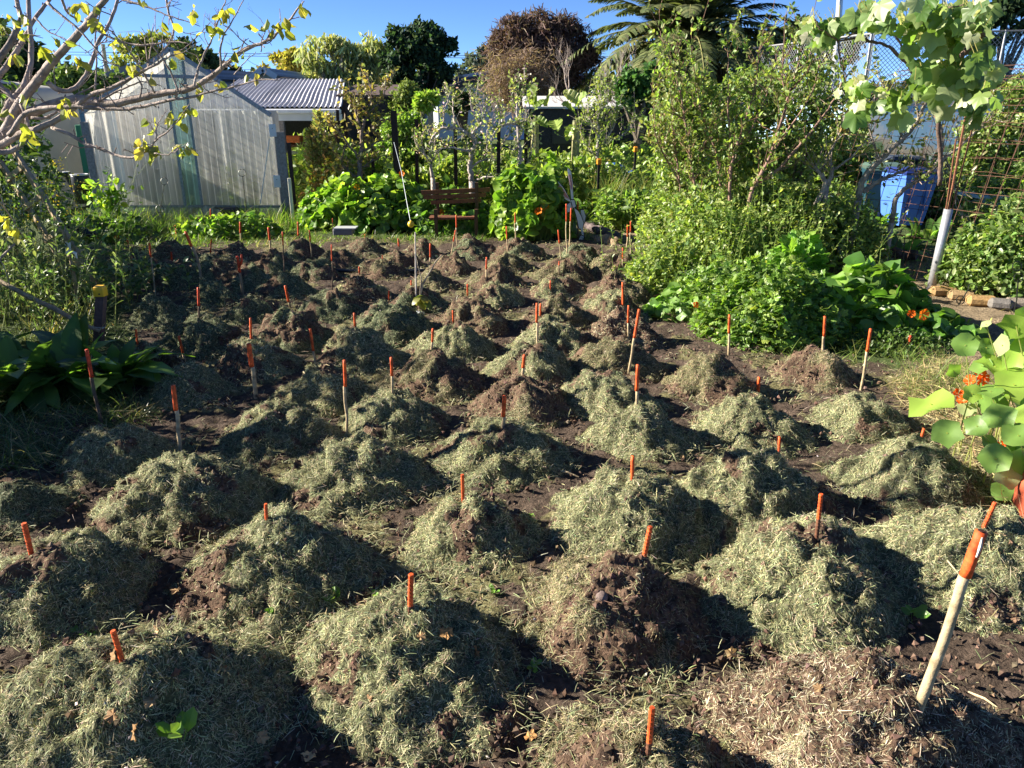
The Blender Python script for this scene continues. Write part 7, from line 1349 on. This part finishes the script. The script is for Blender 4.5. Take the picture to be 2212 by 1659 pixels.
for px, py, rx, h, n, lab in [(2110, 640, .38, .5, 2600, 'leafy nettle-like plants right of the galvanised pipe'), (2190, 650, .42, .75, 3600, 'tall leafy weeds at the right edge behind the edging blocks'), (2150, 560, .5, .85, 3600, 'leafy weeds in front of the blue table'), (1840, 560, .42, .38, 2200, 'small yellow-green bush in front of the dock plants'), (1790, 530, .4, .6, 2200, 'greyish weeds at the left end of the wire mesh'), (2060, 480, .5, .5, 2200, 'low weeds below the blue table'), (2240, 560, .5, 1.2, 3800, 'tall leafy shrub cut by the right edge below the grapevine')]:
    p = G(px, py); leafy('weed_bush', lab, 'weeds', (p[0], p[1] + .1), rx, .4, h, n, LO, .07, [(.13, .21, .05), (.18, .28, .07), (.09, .15, .04), (.25, .32, .12)], 'weed clumps around the wire mesh', kk=.5, stems=True)
    th = thing('tall_weed', lab.replace('leafy', 'seeding').replace('bush', 'stalks').replace('shrub', 'stalks') + ', upright stems', 'weeds', p, 'weed clumps around the wire mesh'); g = Geo(); stalks(g, (p[0], p[1] + .1), 16, h * 1.35, .0035, (.22, .28, .1), .18, LO, WG, 16, .06, rx * .5); g.build('stalks', M_leaf, th)
grass('grass', 'thin grass on the sunny ground behind the galvanised pipe', region([(1780, 600), (2000, 600), (2250, 700), (2250, 640), (2020, 560), (1800, 560)], 200), .16, 1500, WG, .005, dry=.3)

# ---- grapevine
th = thing('grapevine', 'grapevine with big pale lobed leaves climbing over the rusty arch, top right', 'vine', [D(2010, 600, 7.0)[0], 7.0, 0])
g = Geo(); VL = [([(1965, 620), (1960, 560), (1900, 470), (1830, 380), (1760, 300), (1700, 250), (1640, 230)], .022, .010, 0, -.9), ([(1980, 1000), (1985, 800), (1965, 620)], .024, .022, .1, 0), ([(1640, 230), (1520, 200), (1430, 220)], .012, .008, -.9, -1.0), ([(1800, 340), (1770, 230), (1700, 150), (1560, 160), (1450, 210)], .010, .005, -.5, -1.0), ([(1900, 470), (1930, 350), (1990, 260), (2100, 230), (2220, 200)], .012, .008, -.4, -1.6), ([(2100, 300), (2160, 230), (2220, 170)], .02, .02, -1.6, -1.8), ([(1430, 220), (1330, 160), (1300, 100)], .008, .004, -1, -1), ([(1430, 220), (1440, 330), (1480, 440)], .008, .004, -1, -1), ([(1700, 150), (1800, 120), (1950, 60), (2100, 20)], .008, .004, -1, -1.8)]
out = limbs(g, z3, VL, 6.3, (.15, .10, .08), 7, .004); g.build('vine_stem', M_bark, th, smooth=True)
GC_ = [(.20, .31, .09), (.28, .38, .14), (.13, .22, .055), (.36, .42, .22), (.10, .18, .045)]
rgn = [((2000, 130), 150, 90, 62, 5.0), ((1860, 60), 130, 60, 22, 4.9), ((2000, 30), 180, 45, 34, 4.8), ((1980, 330), 140, 70, 30, 5.0), ((2060, 430), 120, 80, 34, 5.1), ((1900, 420), 60, 50, 16, 5.2), ((1330, 110), 90, 50, 26, 5.5), ((1330, 180), 60, 70, 12, 5.5), ((1500, 470), 70, 70, 16, 5.4), ((1560, 540), 50, 60, 9, 5.5), ((1740, 520), 80, 40, 14, 5.3), ((1700, 490), 50, 40, 6, 5.3), ((2160, 120), 60, 80, 26, 4.7), ((1640, 60), 80, 50, 14, 5.0), ((1620, 20), 70, 30, 10, 5.0), ((1770, 600), 40, 40, 4, 5.3), ((2150, 380), 60, 120, 20, 5.0), ((1840, 190), 60, 60, 10, 5.0), ((2200, 250), 50, 130, 26, 4.6), ((2190, 30), 60, 50, 22, 4.6), ((2240, 420), 50, 90, 16, 4.7), ((2180, 560), 60, 60, 10, 5.2)]
g = Geo(); st = Geo(); PP = []; 
for (c, sx, sy, n, Y) in rgn:
    for _ in range(int(n * .8)): PP.append(D(*z3(c[0] + rg.normal(0, sx * .55), c[1] + rg.normal(0, sy * .55)), Y + rg.uniform(-.25, .3)))
PP = np.array(PP); n = len(PP); NN = nrm(np.array([-.35, -.65, .35]) + rdir(n) * .75); dd = nrm(np.array([0, 0, -1.]) + rdir(n) * .65); sz = rg.uniform(.07, .155, n); sel = rg.random(n) < .12; C = pal(n, GC_, .14); C[sel] = pal(sel.sum(), [(.58, .60, .42), (.62, .58, .44)], .06); sz[sel] *= .55
for v in range(3):
    k = np.arange(n) % 3 == v; tv = GL[0] * [1, 1.05, 1.4] + np.c_[np.zeros((len(GL[0]), 2)), [.1, -.08, .05][v] * np.sin(GL[0][:, 0] * 6 + v) + .15 * v * GL[0][:, 1] ** 2]; inst(g, tv, GL[1], PP[k], frames(dd[k], NN[k]), sz[k], C[k], [.8] + [1] * (len(tv) - 1))
g.build('leaves', M_leaf, th, smooth=True)
for i in range(0, n, 1):
    p = PP[i]; q = p - dd[i] * sz[i] * .6 + [0, .03, 0]; tube(st, [q, p], .0022, (.35, .32, .12), 3, False)
st.build('leaf_stalks', M_leaf, th)
